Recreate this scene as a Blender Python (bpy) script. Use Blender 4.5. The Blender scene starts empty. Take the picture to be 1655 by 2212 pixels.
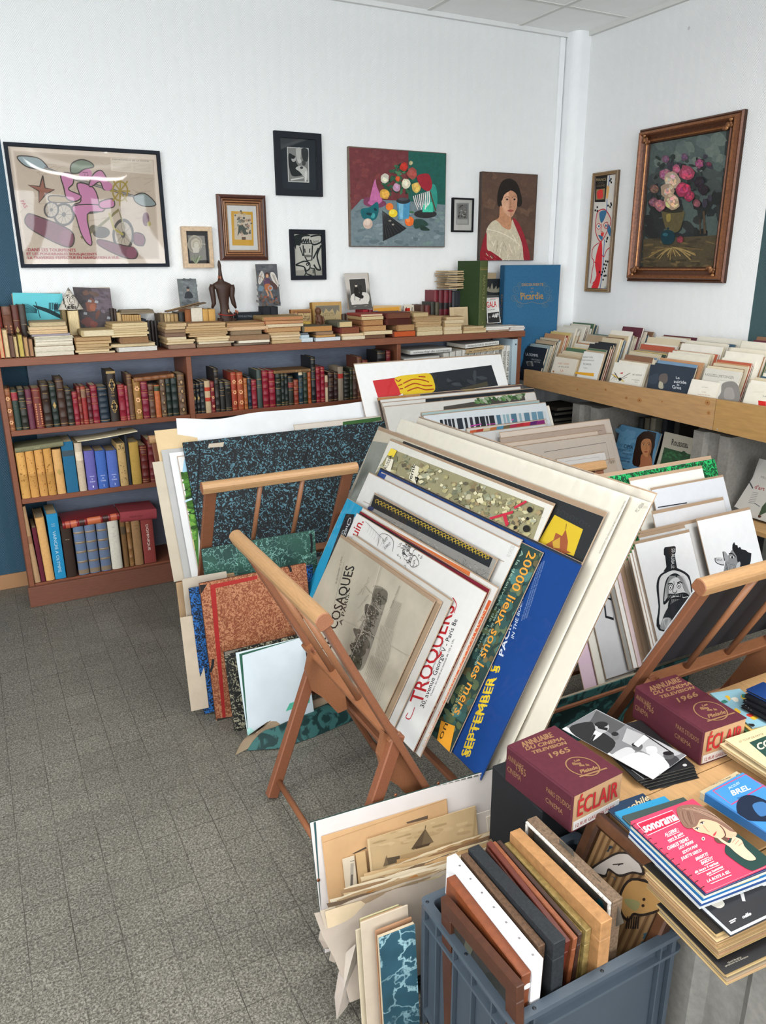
import bpy,math,random
from mathutils import Vector,Matrix
random.seed(7)
SC=bpy.context.scene
COL=SC.collection
# ------ camera
CAMP=Vector((-3.3831102,-3.9384928,1.50538362))
RW=Matrix(((0.88392347,-0.46759357,-0.00596289),(-0.14867908,-0.26892274,-0.95161709),(0.44336648,0.84204323,-0.30722851)))
FPX=1652.65
RWT=RW.transposed()
cam=bpy.data.cameras.new('camera')
cam.sensor_fit='HORIZONTAL';cam.sensor_width=36.0;cam.lens=FPX/1655*36.0
cam.clip_start=0.02
camo=bpy.data.objects.new('camera',cam);COL.objects.link(camo)
m=Matrix((RW[0],-RW[1],-RW[2])).transposed().to_4x4();m.translation=CAMP
camo.matrix_world=m
SC.camera=camo
# ------ world, light, exposure
SC.view_settings.view_transform='Standard';SC.view_settings.look='None'
SC.view_settings.gamma=1.0;SC.view_settings.use_curve_mapping=False
SC.view_settings.exposure=-0.13
SC.cycles.max_bounces=7;SC.cycles.diffuse_bounces=4;SC.cycles.glossy_bounces=3
SC.cycles.transparent_max_bounces=24;SC.cycles.transmission_bounces=3
SC.cycles.caustics_reflective=False;SC.cycles.caustics_refractive=False
SC.cycles.sample_clamp_indirect=6.0
SC.cycles.use_denoising=True
W=bpy.data.worlds.new('daylight');SC.world=W;W.use_nodes=True
W.node_tree.nodes['Background'].inputs[0].default_value=(0.75,0.86,1.0,1)
W.node_tree.nodes['Background'].inputs[1].default_value=0.6
WIN_BAYS=[(-5.9,-4.75),(-4.6,-3.45),(-3.3,-2.15),(-2.0,-0.85)]
FRONT_Y=-6.2;LEFT_X=-6.3;CEIL=2.76
def area(name,loc,rot,sx,sy,power,col):
 l=bpy.data.lights.new(name,'AREA');l.shape='RECTANGLE';l.size=sx;l.size_y=sy
 l.energy=power;l.color=col
 o=bpy.data.objects.new(name,l);COL.objects.link(o);o.location=loc;o.rotation_euler=rot
 return o
for x0,x1 in WIN_BAYS:
 for k in(0,1):area('window_daylight',(x0+.28+.58*k,FRONT_Y+0.02,1.45),(math.radians(90),0,0),.40,1.9,22,(0.93,0.97,1.0))
for y in(-4.6,-3.2):area('window_daylight',(LEFT_X+.02,y,1.75),(math.radians(90),0,math.radians(-90)),1.0,1.3,56,(0.93,0.97,1.0))
for x,y in((-4.9,-4.8),(-2.2,-4.8),(-4.9,-2.6),(-1.6,-2.9)):
 area('ceiling_lamp_light',(x,y,CEIL-0.16),(0,0,0),1.15,0.3,36,(1.0,0.985,0.95))
 area('ceiling_fill_light',(x,y,CEIL-0.15),(math.pi,0,0),1.15,0.3,9,(1.0,0.985,0.95))  # upward fill light, added to brighten the ceiling
# ------ helpers: pixels to places
def ray(x,y):return RWT@Vector(((x-827.5)/FPX,(y-1106)/FPX,1.0))
def at(x,y,ax,v):
 d=ray(x,y);t=(v-CAMP[ax])/d[ax];return CAMP+d*t
def aX(x,y,v):return at(x,y,0,v)
def aY(x,y,v):return at(x,y,1,v)
def aZ(x,y,v):return at(x,y,2,v)
def aP(x,y,o,n):
 d=ray(x,y);return CAMP+d*(n.dot(o-CAMP)/n.dot(d))
def crop(ox,oy,x1,scale_w=1655):
 s=(x1-ox)/scale_w
 return lambda x,y:(ox+x*s,oy+y*s)
# ------ colour + materials
def lin(c):
 return c/12.92 if c<=0.04045 else((c+0.055)/1.055)**2.4
_hc={}
def H(h):
 if not isinstance(h,str):return h
 if h not in _hc:
  s=h.lstrip('#');_hc[h]=tuple(lin(int(s[i:i+2],16)/255)for i in(0,2,4))
 return _hc[h]
def vary(h,a=0.08):
 c=H(h);k=1+random.uniform(-a,a)
 return tuple(max(0,min(1,x*k*(1+random.uniform(-a,a)*.4)))for x in c)
MATS={}
def nt(name):
 m=bpy.data.materials.new(name);m.use_nodes=True
 t=m.node_tree;b=t.nodes['Principled BSDF']
 return m,t,b
def N(t,typ,**k):
 n=t.nodes.new(typ)
 for a,v in k.items():
  if a=='ins':
   for i,x in v.items():n.inputs[i].default_value=x
  else:setattr(n,a,v)
 return n
def math_(t,op,a,b=None):
 n=t.nodes.new('ShaderNodeMath');n.operation=op
 for i,x in enumerate((a,b)):
  if x is None:continue
  if isinstance(x,(int,float)):n.inputs[i].default_value=x
  else:t.links.new(x,n.inputs[i])
 return n.outputs[0]
def attr_mat(name,rough=.6,spec=.3,mottle=.12,scale=40,stretch=(1,1,1),bump=0.0,detail=4,coat=0.0,metal=0.0,sharp=False):
 m,t,b=nt(name);L=t.links.new
 at_=N(t,'ShaderNodeAttribute',attribute_name='Col')
 tc=N(t,'ShaderNodeTexCoord');mp=N(t,'ShaderNodeMapping');mp.inputs['Scale'].default_value=stretch
 L(tc.outputs['Object'],mp.inputs[0])
 no=N(t,'ShaderNodeTexNoise',ins={'Scale':scale,'Detail':detail,'Roughness':.6});L(mp.outputs[0],no.inputs['Vector'])
 mr=N(t,'ShaderNodeMapRange',ins={1:.25 if not sharp else .42,2:.75 if not sharp else .58,3:1-mottle,4:1+mottle*.7});L(no.outputs[0],mr.inputs[0])
 mx=N(t,'ShaderNodeVectorMath',operation='SCALE');L(at_.outputs['Color'],mx.inputs[0]);L(mr.outputs[0],mx.inputs['Scale'])
 L(mx.outputs[0],b.inputs['Base Color'])
 b.inputs['Roughness'].default_value=rough;b.inputs['Specular IOR Level'].default_value=spec
 b.inputs['Coat Weight'].default_value=coat;b.inputs['Metallic'].default_value=metal
 if bump:
  bn=N(t,'ShaderNodeBump',ins={'Strength':bump,'Distance':.002});L(no.outputs[0],bn.inputs['Height']);L(bn.outputs[0],b.inputs['Normal'])
 MATS[name]=m;return m
attr_mat('cloth_cover',.75,.25,.12,90)
attr_mat('leather',.48,.4,.28,70,bump=.25)
attr_mat('card_cover',.6,.3,.05,30)
attr_mat('gloss_cover',.3,.45,.04,20)
attr_mat('page_edges',.9,.1,.5,30,(40,2,2),detail=6)
attr_mat('paper',.85,.15,.06,12)
attr_mat('old_paper',.9,.1,.16,9,detail=6)
attr_mat('print_ink',.7,.2,.03,40)
attr_mat('oil_paint',.5,.35,.22,55,bump=.35,detail=6)
attr_mat('bookcase_wood',.5,.35,.22,22,(1,12,12),bump=.08)
attr_mat('rack_wood',.42,.4,.16,30,(1.5,9,9),bump=.05)
attr_mat('pine_wood',.55,.3,.18,9,(12,1.2,9),bump=.06)
attr_mat('frame_wood',.4,.4,.25,26,(3,3,3),bump=.15)
attr_mat('worn_frame',.55,.3,.55,60,(3,3,3),bump=.3,detail=7)
attr_mat('gilt_frame',.38,.5,.45,45,(2,2,2),bump=.4,metal=.35)
attr_mat('plastic',.42,.4,.05,25,bump=.05)
attr_mat('concrete',.92,.15,.22,60,bump=.5,detail=8)
attr_mat('dark_wood',.5,.35,.3,40,(2,2,8),bump=.25)
attr_mat('metal',.35,.5,.1,60,metal=.8)
attr_mat('plain',.8,.2,.03,10)
def marble_mat(name,dark,vein,scale=14,lo=.02,hi=.07,kind='vein',mid=None):
 m,t,b=nt(name);L=t.links.new
 tc=N(t,'ShaderNodeTexCoord')
 n1=N(t,'ShaderNodeTexNoise',ins={'Scale':scale*1.1,'Detail':5});L(tc.outputs['Object'],n1.inputs['Vector'])
 mixv=N(t,'ShaderNodeMix',data_type='VECTOR');mixv.inputs[0].default_value=.16 if kind=='vein' else .09
 L(tc.outputs['Object'],mixv.inputs[4]);L(n1.outputs['Color'],mixv.inputs[5])
 if kind=='vein':
  vo=N(t,'ShaderNodeTexVoronoi',feature='DISTANCE_TO_EDGE',ins={'Scale':scale});L(mixv.outputs[1],vo.inputs['Vector'])
  mr=N(t,'ShaderNodeMapRange',ins={1:lo,2:hi,3:1,4:0});L(vo.outputs['Distance'],mr.inputs[0])
  n2=N(t,'ShaderNodeTexNoise',ins={'Scale':scale*.5,'Detail':3});L(tc.outputs['Object'],n2.inputs['Vector'])
  mr2=N(t,'ShaderNodeMapRange',ins={1:.38,2:.62,3:.12,4:1});L(n2.outputs[0],mr2.inputs[0])
  fac=math_(t,'MULTIPLY',mr.outputs[0],mr2.outputs[0])
 else:
  n3=N(t,'ShaderNodeTexNoise',ins={'Scale':scale,'Detail':3,'Distortion':2.2});L(tc.outputs['Object'],n3.inputs['Vector'])
  mr=N(t,'ShaderNodeMapRange',ins={1:lo,2:hi,3:0,4:1});L(n3.outputs[0],mr.inputs[0]);fac=mr.outputs[0]
 n4=N(t,'ShaderNodeTexNoise',ins={'Scale':scale*.35,'Detail':5});L(tc.outputs['Object'],n4.inputs['Vector'])
 mr4=N(t,'ShaderNodeMapRange',ins={1:.35,2:.65,3:0,4:1});L(n4.outputs[0],mr4.inputs[0])
 c0=N(t,'ShaderNodeMix',data_type='RGBA');c0.inputs[6].default_value=(*H(dark),1);c0.inputs[7].default_value=(*H(mid or dark),1);L(mr4.outputs[0],c0.inputs[0])
 c=N(t,'ShaderNodeMix',data_type='RGBA');L(fac,c.inputs[0]);L(c0.outputs[2],c.inputs[6]);c.inputs[7].default_value=(*H(vein),1)
 L(c.outputs[2],b.inputs['Base Color']);b.inputs['Roughness'].default_value=.6;b.inputs['Specular IOR Level'].default_value=.3
 MATS[name]=m;return m
marble_mat('marbled_blue_black','0a0d11','4c7482',55,.545,.60,'blot')
marble_mat('marbled_green','1a3430','7caaa0',24,.008,.04,'vein','2a4e42')
marble_mat('marbled_teal','1c3a44','9dc0c6',15,.012,.055,'vein','31596a')
marble_mat('marbled_brown','6a3620','9c6a4c',75,.47,.56,'blot','754026')
marble_mat('marbled_blue','0b1422','225c9c',75,.47,.56,'blot')
marble_mat('marbled_grey','1a1a18','8f8a74',60,.53,.60,'blot')
marble_mat('marbled_dark_green','0f2a2a','2f5a58',12,.47,.53,'blot','143434')
marble_mat('marbled_bright_green','0c3a24','23a85c',60,.47,.58,'blot')
def film_mat(name,fac,rough,bump,scale=9):
 m,t,b=nt(name);L=t.links.new;t.nodes.remove(b)
 out=t.nodes['Material Output']
 tr=N(t,'ShaderNodeBsdfTransparent');gl=N(t,'ShaderNodeBsdfGlossy',ins={'Roughness':rough})
 tr.inputs[0].default_value=(.97,.97,.97,1)
 fr=N(t,'ShaderNodeLayerWeight',ins={'Blend':.25})
 f=math_(t,'ADD',math_(t,'MULTIPLY',fr.outputs['Fresnel'],.5),fac)
 mx=N(t,'ShaderNodeMixShader');L(f,mx.inputs[0]);L(tr.outputs[0],mx.inputs[1]);L(gl.outputs[0],mx.inputs[2])
 L(mx.outputs[0],out.inputs[0])
 if bump:
  tc=N(t,'ShaderNodeTexCoord');no=N(t,'ShaderNodeTexNoise',ins={'Scale':scale,'Detail':1.5});L(tc.outputs['Object'],no.inputs['Vector'])
  bn=N(t,'ShaderNodeBump',ins={'Strength':bump,'Distance':.02});L(no.outputs[0],bn.inputs['Height']);L(bn.outputs[0],gl.inputs['Normal'])
 MATS[name]=m;return m
film_mat('plastic_film',.022,.06,.25,14)
film_mat('picture_glass',.03,.02,0)
film_mat('plexiglass',.028,.03,.10,3.0)
# ------ mesh builder
class MB:
 def __init__(s):s.v=[];s.f=[];s.c=[];s.sm=[]
 def face(s,pts,col,smooth=False):
  i=len(s.v);s.v.extend([tuple(p)for p in pts]);s.f.append(tuple(range(i,i+len(pts))));s.c.append(H(col));s.sm.append(smooth)
 def box(s,x0,x1,y0,y1,z0,z1,col,b=0.0,T=None,cols=None):
  if x0>x1:x0,x1=x1,x0
  if y0>y1:y0,y1=y1,y0
  if z0>z1:z0,z1=z1,z0
  b=min(b,(x1-x0)*.45,(y1-y0)*.45,(z1-z0)*.45)
  c=(Vector((x0,y0,z0))+Vector((x1,y1,z1)))*.5
  lo=(x0,y0,z0);hi=(x1,y1,z1)
  def vert(sg,ax):
   p=[]
   for k in range(3):
    e=hi[k]if sg[k]>0 else lo[k]
    if k!=ax:e-=sg[k]*b
    p.append(e)
   return Vector(p)
  fs=[]
  for ax in range(3):
   a1,a2=[k for k in range(3)if k!=ax]
   for sg0 in(-1,1):
    q=[]
    for u,w in((-1,-1),(1,-1),(1,1),(-1,1)):
     sg=[0,0,0];sg[ax]=sg0;sg[a1]=u;sg[a2]=w;q.append(vert(sg,ax))
    fs.append((q,(ax,sg0)))
  if b>0:
   for ax in range(3):
    a1,a2=[k for k in range(3)if k!=ax]
    for u in(-1,1):
     for w in(-1,1):
      sg=[0,0,0];sg[a1]=u;sg[a2]=w
      q=[]
      for e,fa in((-1,a1),(1,a1),(1,a2),(-1,a2)):
       g=list(sg);g[ax]=e;q.append(vert(g,fa))
      fs.append((q,None))
   for sx in(-1,1):
    for sy in(-1,1):
     for sz in(-1,1):fs.append(([vert((sx,sy,sz),k)for k in range(3)],None))
  for q,key in fs:
   n=(q[1]-q[0]).cross(q[2]-q[0]);mid=sum(q,Vector())/len(q)
   if n.dot(mid-c)<0:q=q[::-1]
   cc=col
   if cols and key in cols:cc=cols[key]
   s.face([T@p for p in q]if T else q,cc)
 def strip(s,rings,col,closed=False,caps=False,smooth=True):
  """rings: list of equal-length point lists; col: colour or function(i ring, j seg)"""
  n=len(rings[0]);base=len(s.v)
  for r in rings:s.v.extend([tuple(p)for p in r])
  for i in range(len(rings)-1):
   for j in range(n if closed else n-1):
    a=base+i*n+j;b_=base+i*n+(j+1)%n
    s.f.append((a,b_,b_+n,a+n));s.c.append(H(col(i,j)if callable(col)else col));s.sm.append(smooth)
  if caps:
   cc=H(col(0,0)if callable(col)else col)
   s.f.append(tuple(base+j for j in range(n))[::-1]);s.c.append(cc);s.sm.append(False)
   s.f.append(tuple(base+(len(rings)-1)*n+j for j in range(n)));s.c.append(cc);s.sm.append(False)
 def tube(s,path,r,col,n=8,flat=1.0):
  path=[Vector(p)for p in path];rings=[]
  rr=r if isinstance(r,(list,tuple))else[r]*len(path)
  t0=(path[-1]-path[0]).normalized();up=Vector((0,0,1))if abs(t0.z)<.9 else Vector((1,0,0))
  for i,p in enumerate(path):
   t=(path[min(i+1,len(path)-1)]-path[max(i-1,0)]).normalized()
   a=t.cross(up).normalized();b=a.cross(t)
   rings.append([p+(a*math.cos(q)+b*math.sin(q)*flat)*rr[i]for q in[2*math.pi*k/n for k in range(n)]])
  s.strip(rings,col,closed=True,caps=True)
 def bar(s,p0,p1,w,h,col,up=(0,0,1),b=.003):
  """rectangular bar between two points: w along side, h along up"""
  p0=Vector(p0);p1=Vector(p1);t=p1-p0;L=t.length;t.normalize();up=Vector(up)
  a=t.cross(up).normalized();u=a.cross(t)
  T=Matrix((t,a,u)).transposed().to_4x4();T.translation=p0
  s.box(0,L,-w/2,w/2,-h/2,h/2,col,b,T)
 def lathe(s,prof,col,n=20,T=None):
  rings=[]
  for r,z in prof:
   q=[Vector((r*math.cos(2*math.pi*k/n),r*math.sin(2*math.pi*k/n),z))for k in range(n)]
   rings.append([T@p for p in q]if T else q)
  s.strip(rings,col,closed=True,caps=True)
 def prism(s,pts,d0,d1,fr,col,side=None):
  """polygon pts (u,v) extruded between heights d0,d1 of frame fr(u,v,w)->Vector"""
  A=sum(pts[i][0]*pts[(i+1)%len(pts)][1]-pts[(i+1)%len(pts)][0]*pts[i][1]for i in range(len(pts)))
  if A<0:pts=pts[::-1]
  s.face([fr(u,v,d1)for u,v in pts],col);s.face([fr(u,v,d0)for u,v in pts[::-1]],col)
  for i in range(len(pts)):
   a,b=pts[i],pts[(i+1)%len(pts)]
   s.face([fr(*a,d0),fr(*b,d0),fr(*b,d1),fr(*a,d1)],side or col)
 def obj(s,name,mat,parent=None,M=None,**props):
  me=bpy.data.meshes.new(name);me.from_pydata(s.v,[],s.f)
  a=me.color_attributes.new('Col','FLOAT_COLOR','CORNER')
  buf=[]
  for p,c in zip(me.polygons,s.c):
   buf.extend((c[0],c[1],c[2],1.0)*p.loop_total)
  a.data.foreach_set('color',buf)
  me.polygons.foreach_set('use_smooth',s.sm)
  me.materials.append(MATS[mat]if isinstance(mat,str)else mat)
  o=bpy.data.objects.new(name,me);COL.objects.link(o)
  if parent:o.parent=parent
  if M is not None:o.matrix_world=M
  for k,v in props.items():o[k]=v
  return o
ALL=[]
def thing(name,label,cat,M,group=None):
 o=bpy.data.objects.new(name,None);o.empty_display_size=.02;COL.objects.link(o)
 o.matrix_world=M if isinstance(M,Matrix)else Matrix.Translation(M)
 o['label']=label;o['category']=cat
 if group:o['group']=group
 ALL.append(o);return o
def tag(o,label,cat,group=None):
 o['label']=label;o['category']=cat
 if group:o['group']=group
 ALL.append(o);return o
def frameM(o,u,v,w):
 M=Matrix((Vector(u),Vector(v),Vector(w))).transposed().to_4x4();M.translation=Vector(o);return M
# ------ text
_tx={}
def glyphs(body):
 if body not in _tx:
  cu=bpy.data.curves.new('t','FONT');cu.body=body;cu.resolution_u=2;cu.fill_mode='FRONT'
  o=bpy.data.objects.new('t',cu);me=o.to_mesh()
  vs=[(v.co.x,v.co.y)for v in me.vertices];fs=[tuple(p.vertices)for p in me.polygons]
  o.to_mesh_clear();bpy.data.objects.remove(o);bpy.data.curves.remove(cu)
  if vs:
   x0=min(v[0]for v in vs);x1=max(v[0]for v in vs)
  else:x0,x1=0,1
  _tx[body]=([(x-x0,y)for x,y in vs],fs,max(x1-x0,1e-3))
 return _tx[body]
def ctext(mb,body,org,ux,uy,col,bold=0.0):
 """text with baseline start org; ux: vector spanning the whole width; uy: vector of the cap height"""
 vs,fs,w=glyphs(body);cap=.72
 nn=ux.cross(uy).normalized()*2e-5
 for k_,off in enumerate(((0,0),)if not bold else((0,0),(bold,0),(0,bold*.7),(bold,bold*.7))):
  i=len(mb.v);lift=nn*(k_+.5)
  mb.v.extend([tuple(org+ux*(x/w)+uy*(y/cap)+ux.normalized()*off[0]+uy.normalized()*off[1]+lift)for x,y in vs])
  for f in fs:
   mb.f.append(tuple(i+k for k in f));mb.c.append(H(col));mb.sm.append(False)
# ------ flat pictures: layers of ink on a plane
def smooth(pts,closed=True,n=4):
 if len(pts)<3:return list(pts)
 out=[];L=len(pts)
 rng=range(L)if closed else range(L-1)
 for i in rng:
  p0=pts[(i-1)%L]if closed or i>0 else pts[i];p1=pts[i];p2=pts[(i+1)%L]
  p3=pts[(i+2)%L]if closed or i+2<L else p2
  for k in range(n):
   t=k/n;t2=t*t;t3=t2*t
   out.append(tuple(.5*(2*p1[a]+(p2[a]-p0[a])*t+(2*p0[a]-5*p1[a]+4*p2[a]-p3[a])*t2+(3*p1[a]-p0[a]-3*p2[a]+p3[a])*t3)for a in(0,1)))
 if not closed:out.append(tuple(pts[-1]))
 return out
class Pic:
 """ink layers on the plane z=w0 of a local frame; size w,h from (0,0). conv maps input coords to metres"""
 def __init__(s,mb,w0,conv,clip=None):s.mb=mb;s.z=w0;s.conv=conv;s.clip=clip
 def _p(s,p):
  q=s.conv(*p)
  if s.clip:
   a,b,c,d=s.clip;q=(min(max(q[0],a),b),min(max(q[1],c),d))
  return q
 def poly(s,pts,col,sm=False):
  if sm:pts=smooth(pts)
  s.z+=1.5e-5
  q=[s._p(p)for p in pts]
  A=sum(q[i][0]*q[(i+1)%len(q)][1]-q[(i+1)%len(q)][0]*q[i][1]for i in range(len(q)))
  if A<0:q=q[::-1]
  s.mb.face([(x,y,s.z)for x,y in q],col);return s
 def blob(s,pts,col):return s.poly(pts,col,True)
 def rect(s,x0,y0,x1,y1,col):return s.poly([(x0,y0),(x1,y0),(x1,y1),(x0,y1)],col)
 def ell(s,cx,cy,rx,ry,col,rot=0,n=18,jit=0):
  c,sn=math.cos(rot),math.sin(rot);pts=[]
  for k in range(n):
   a=2*math.pi*k/n;r=1+random.uniform(-jit,jit)
   x,y=rx*r*math.cos(a),ry*r*math.sin(a);pts.append((cx+x*c-y*sn,cy+x*sn+y*c))
  return s.poly(pts,col)
 def line(s,pts,w,col,sm=False,closed=False):
  if sm:pts=smooth(pts,closed)
  if closed:pts=list(pts)+[pts[0]]
  q=[Vector(s._p(p))for p in pts];s.z+=1.5e-5
  q=[p for i,p in enumerate(q)if i==0 or(p-q[i-1]).length>1e-6]
  if len(q)<2:return s
  L=[];R=[]
  for i,p in enumerate(q):
   d=(q[min(i+1,len(q)-1)]-q[max(i-1,0)])
   if d.length<1e-9:d=Vector((1,0))
   d.normalize();n=Vector((-d.y,d.x))*(w/2)
   L.append((*(p+n),s.z));R.append((*(p-n),s.z))
  s.mb.strip([R,L],col,smooth=False)
  return s
 def text(s,body,p0,p1,ptop,col,bold=0.0):
  """baseline from p0 to p1, ptop: point one cap height above p0"""
  a,b,c=(Vector(s._p(p))for p in(p0,p1,ptop));s.z+=1.5e-5
  o=Vector((*a,s.z));ux=Vector((*(b-a),0));uy=Vector((*(c-a),0))
  ctext(s.mb,body,o,ux,uy,col,bold);s.z+=8e-5;return s
 def lines(s,x0,y0,x1,y1,n,col,w=.0008,gap=.0,rag=.15):
  """grey lines of tiny print filling a box"""
  for k in range(n):
   t=(k+.5)/n;y=y0+(y1-y0)*t;e=random.uniform(0,rag)*(x1-x0)
   x=x0
   while x<x1-e:
    l=(x1-x0)*random.uniform(.05,.16);s.z-=1.5e-5
    s.line([(x,y),(min(x+l,x1-e),y)],w,col);x+=l+(x1-x0)*.025
  s.z+=1.5e-5;return s
# ------ the room
def wall_mat(name,axis,blue_lt,paint):
 m,t,b=nt(name);L=t.links.new
 g=N(t,'ShaderNodeNewGeometry');sp=N(t,'ShaderNodeSeparateXYZ');L(g.outputs['Position'],sp.inputs[0])
 u=sp.outputs[axis];z=sp.outputs[2]
 fr=math_(t,'FRACT',math_(t,'DIVIDE',u,.062))
 tri=math_(t,'ABSOLUTE',math_(t,'SUBTRACT',fr,.5))
 ph=math_(t,'ADD',math_(t,'MULTIPLY',z,2*math.pi/.0105),math_(t,'MULTIPLY',tri,.062*1.35*2*math.pi/.0105))
 rid=math_(t,'SINE',ph)
 no=N(t,'ShaderNodeTexNoise',ins={'Scale':35,'Detail':3});L(g.outputs['Position'],no.inputs['Vector'])
 hgt=math_(t,'ADD',math_(t,'MULTIPLY',rid,.5),no.outputs[0])
 bn=N(t,'ShaderNodeBump',ins={'Strength':.42,'Distance':.0022});L(hgt,bn.inputs['Height']);L(bn.outputs[0],b.inputs['Normal'])
 sel=math_(t,'LESS_THAN',u,blue_lt)
 c=N(t,'ShaderNodeMix',data_type='RGBA');c.inputs[6].default_value=(*H('e9eaea'),1);c.inputs[7].default_value=(*H(paint),1);L(sel,c.inputs[0])
 sc=N(t,'ShaderNodeTexVoronoi',ins={'Scale':2.6});L(g.outputs['Position'],sc.inputs['Vector'])
 mk=N(t,'ShaderNodeMapRange',ins={1:.016,2:.026,3:.72,4:1});L(sc.outputs['Distance'],mk.inputs[0])
 vm=N(t,'ShaderNodeVectorMath',operation='SCALE');L(c.outputs[2],vm.inputs[0]);L(mk.outputs[0],vm.inputs['Scale'])
 L(vm.outputs[0],b.inputs['Base Color']);b.inputs['Roughness'].default_value=.6;b.inputs['Specular IOR Level'].default_value=.25
 MATS[name]=m
BLUE_X=aY(38,560,0).x;GREEN_Y=aX(1630,630,0).y
wall_mat('wall_cover_back',0,BLUE_X,'2c4a5c')
wall_mat('wall_cover_right',1,GREEN_Y,'3f5659')
def floor_mat():
 m,t,b=nt('terrazzo_floor');L=t.links.new
 g=N(t,'ShaderNodeNewGeometry');sp=N(t,'ShaderNodeSeparateXYZ');L(g.outputs['Position'],sp.inputs[0])
 wob=N(t,'ShaderNodeTexNoise',ins={'Scale':3,'Detail':2});L(g.outputs['Position'],wob.inputs['Vector'])
 def joint(o,off):
  v=math_(t,'DIVIDE',math_(t,'SUBTRACT',o,off),.1)
  v=math_(t,'ADD',v,math_(t,'MULTIPLY',math_(t,'SUBTRACT',wob.outputs[0],.5),.05))
  f=math_(t,'ABSOLUTE',math_(t,'SUBTRACT',math_(t,'FRACT',v),.5))
  return math_(t,'GREATER_THAN',f,.489),math_(t,'FLOOR',v)
 j1,c1=joint(sp.outputs[0],.025);j2,c2=joint(sp.outputs[1],.09)
 j=math_(t,'MAXIMUM',j1,math_(t,'MULTIPLY',j2,.85))
 fade=N(t,'ShaderNodeTexNoise',ins={'Scale':4.5,'Detail':2});L(g.outputs['Position'],fade.inputs['Vector'])
 fr=N(t,'ShaderNodeMapRange',ins={1:.35,2:.65,3:.4,4:.95});L(fade.outputs[0],fr.inputs[0])
 jf=math_(t,'MULTIPLY',j,fr.outputs[0])
 n1=N(t,'ShaderNodeTexNoise',ins={'Scale':210,'Detail':3,'Roughness':.65,'Distortion':.8});L(g.outputs['Position'],n1.inputs['Vector'])
 r1=N(t,'ShaderNodeValToRGB');L(n1.outputs[0],r1.inputs[0])
 e=r1.color_ramp.elements;e[0].position=.36;e[0].color=(*H('413e39'),1);e[1].position=.62;e[1].color=(*H('88857b'),1)
 k=e.new(.5);k.color=(*H('636057'),1)
 wn=N(t,'ShaderNodeTexWhiteNoise',noise_dimensions='2D');cb=N(t,'ShaderNodeCombineXYZ');L(c1,cb.inputs[0]);L(c2,cb.inputs[1]);L(cb.outputs[0],wn.inputs['Vector'])
 tv=N(t,'ShaderNodeMapRange',ins={1:0,2:1,3:.93,4:1.05});L(wn.outputs[0],tv.inputs[0])
 big=N(t,'ShaderNodeTexNoise',ins={'Scale':2.2,'Detail':4});L(g.outputs['Position'],big.inputs['Vector'])
 bv=N(t,'ShaderNodeMapRange',ins={1:.3,2:.7,3:.85,4:1.08});L(big.outputs[0],bv.inputs[0])
 v=N(t,'ShaderNodeVectorMath',operation='SCALE');L(r1.outputs[0],v.inputs[0]);L(math_(t,'MULTIPLY',tv.outputs[0],bv.outputs[0]),v.inputs['Scale'])
 c=N(t,'ShaderNodeMix',data_type='RGBA');L(jf,c.inputs[0]);L(v.outputs[0],c.inputs[6]);c.inputs[7].default_value=(*H('2f2c27'),1)
 L(c.outputs[2],b.inputs['Base Color']);b.inputs['Roughness'].default_value=.5;b.inputs['Specular IOR Level'].default_value=.3
 bn=N(t,'ShaderNodeBump',ins={'Strength':.12,'Distance':.001});L(n1.outputs[0],bn.inputs['Height']);L(bn.outputs[0],b.inputs['Normal'])
 MATS['terrazzo_floor']=m
floor_mat()
def structure(mb,name,mat):return mb.obj(name,mat,kind='structure')
q=MB();q.box(LEFT_X-.1,.1,FRONT_Y-.1,.1,-.1,0,'ffffff');structure(q,'floor','terrazzo_floor')
q=MB();q.box(LEFT_X-.1,.1,0,.1,0,CEIL+.3,'ffffff');structure(q,'wall_back','wall_cover_back')
q=MB();q.box(0,.1,FRONT_Y-.1,0,0,CEIL+.3,'ffffff');structure(q,'wall_right','wall_cover_right')
q=MB()
ly=[FRONT_Y,-5.1,-4.1,-3.7,-2.7,0]
for i in range(0,6,2):q.box(LEFT_X-.1,LEFT_X,ly[i],ly[i+1],0,CEIL+.1,'d9dbdb')
for i in(1,3):q.box(LEFT_X-.1,LEFT_X,ly[i],ly[i+1],0,1.1,'d9dbdb');q.box(LEFT_X-.1,LEFT_X,ly[i],ly[i+1],2.4,CEIL+.1,'d9dbdb')
structure(q,'wall_left','plain')
for i in(1,3):
 q=MB()
 for(y0,y1,z0,z1)in((ly[i],ly[i]+.05,1.1,2.4),(ly[i+1]-.05,ly[i+1],1.1,2.4),(ly[i],ly[i+1],1.1,1.15),(ly[i],ly[i+1],2.35,2.4)):q.box(LEFT_X-.08,LEFT_X-.03,y0,y1,z0,z1,'f0f0f0')
 structure(q,'window_%d'%(5+i//2),'plain')
q=MB()
xs=[LEFT_X]+[v for b_ in WIN_BAYS for v in b_]+[0]
for i in range(0,len(xs),2):q.box(xs[i],xs[i+1],FRONT_Y-.1,FRONT_Y,0,CEIL+.1,'d9dbdb')
for a,b_ in WIN_BAYS:q.box(a,b_,FRONT_Y-.1,FRONT_Y,0,.45,'d9dbdb');q.box(a,b_,FRONT_Y-.1,FRONT_Y,2.45,CEIL+.1,'d9dbdb')
structure(q,'wall_front','plain')
q=MB();q.box(LEFT_X,0,FRONT_Y,0,CEIL,CEIL+.04,'f4f5f4')
structure(q,'ceiling','plain')
ct=MB();x=-.27
c1=aZ(1110,60,CEIL);c2=aZ(915,27,CEIL);x1=c1.x;stp=max(.45,abs(c1.x-c2.x))
while x1>LEFT_X:ct.box(x1-.012,x1+.012,FRONT_Y,-.001,CEIL-.004,CEIL+.001,'d6d7d3');x1-=stp
yy=aZ(1235,15,CEIL).y
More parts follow.
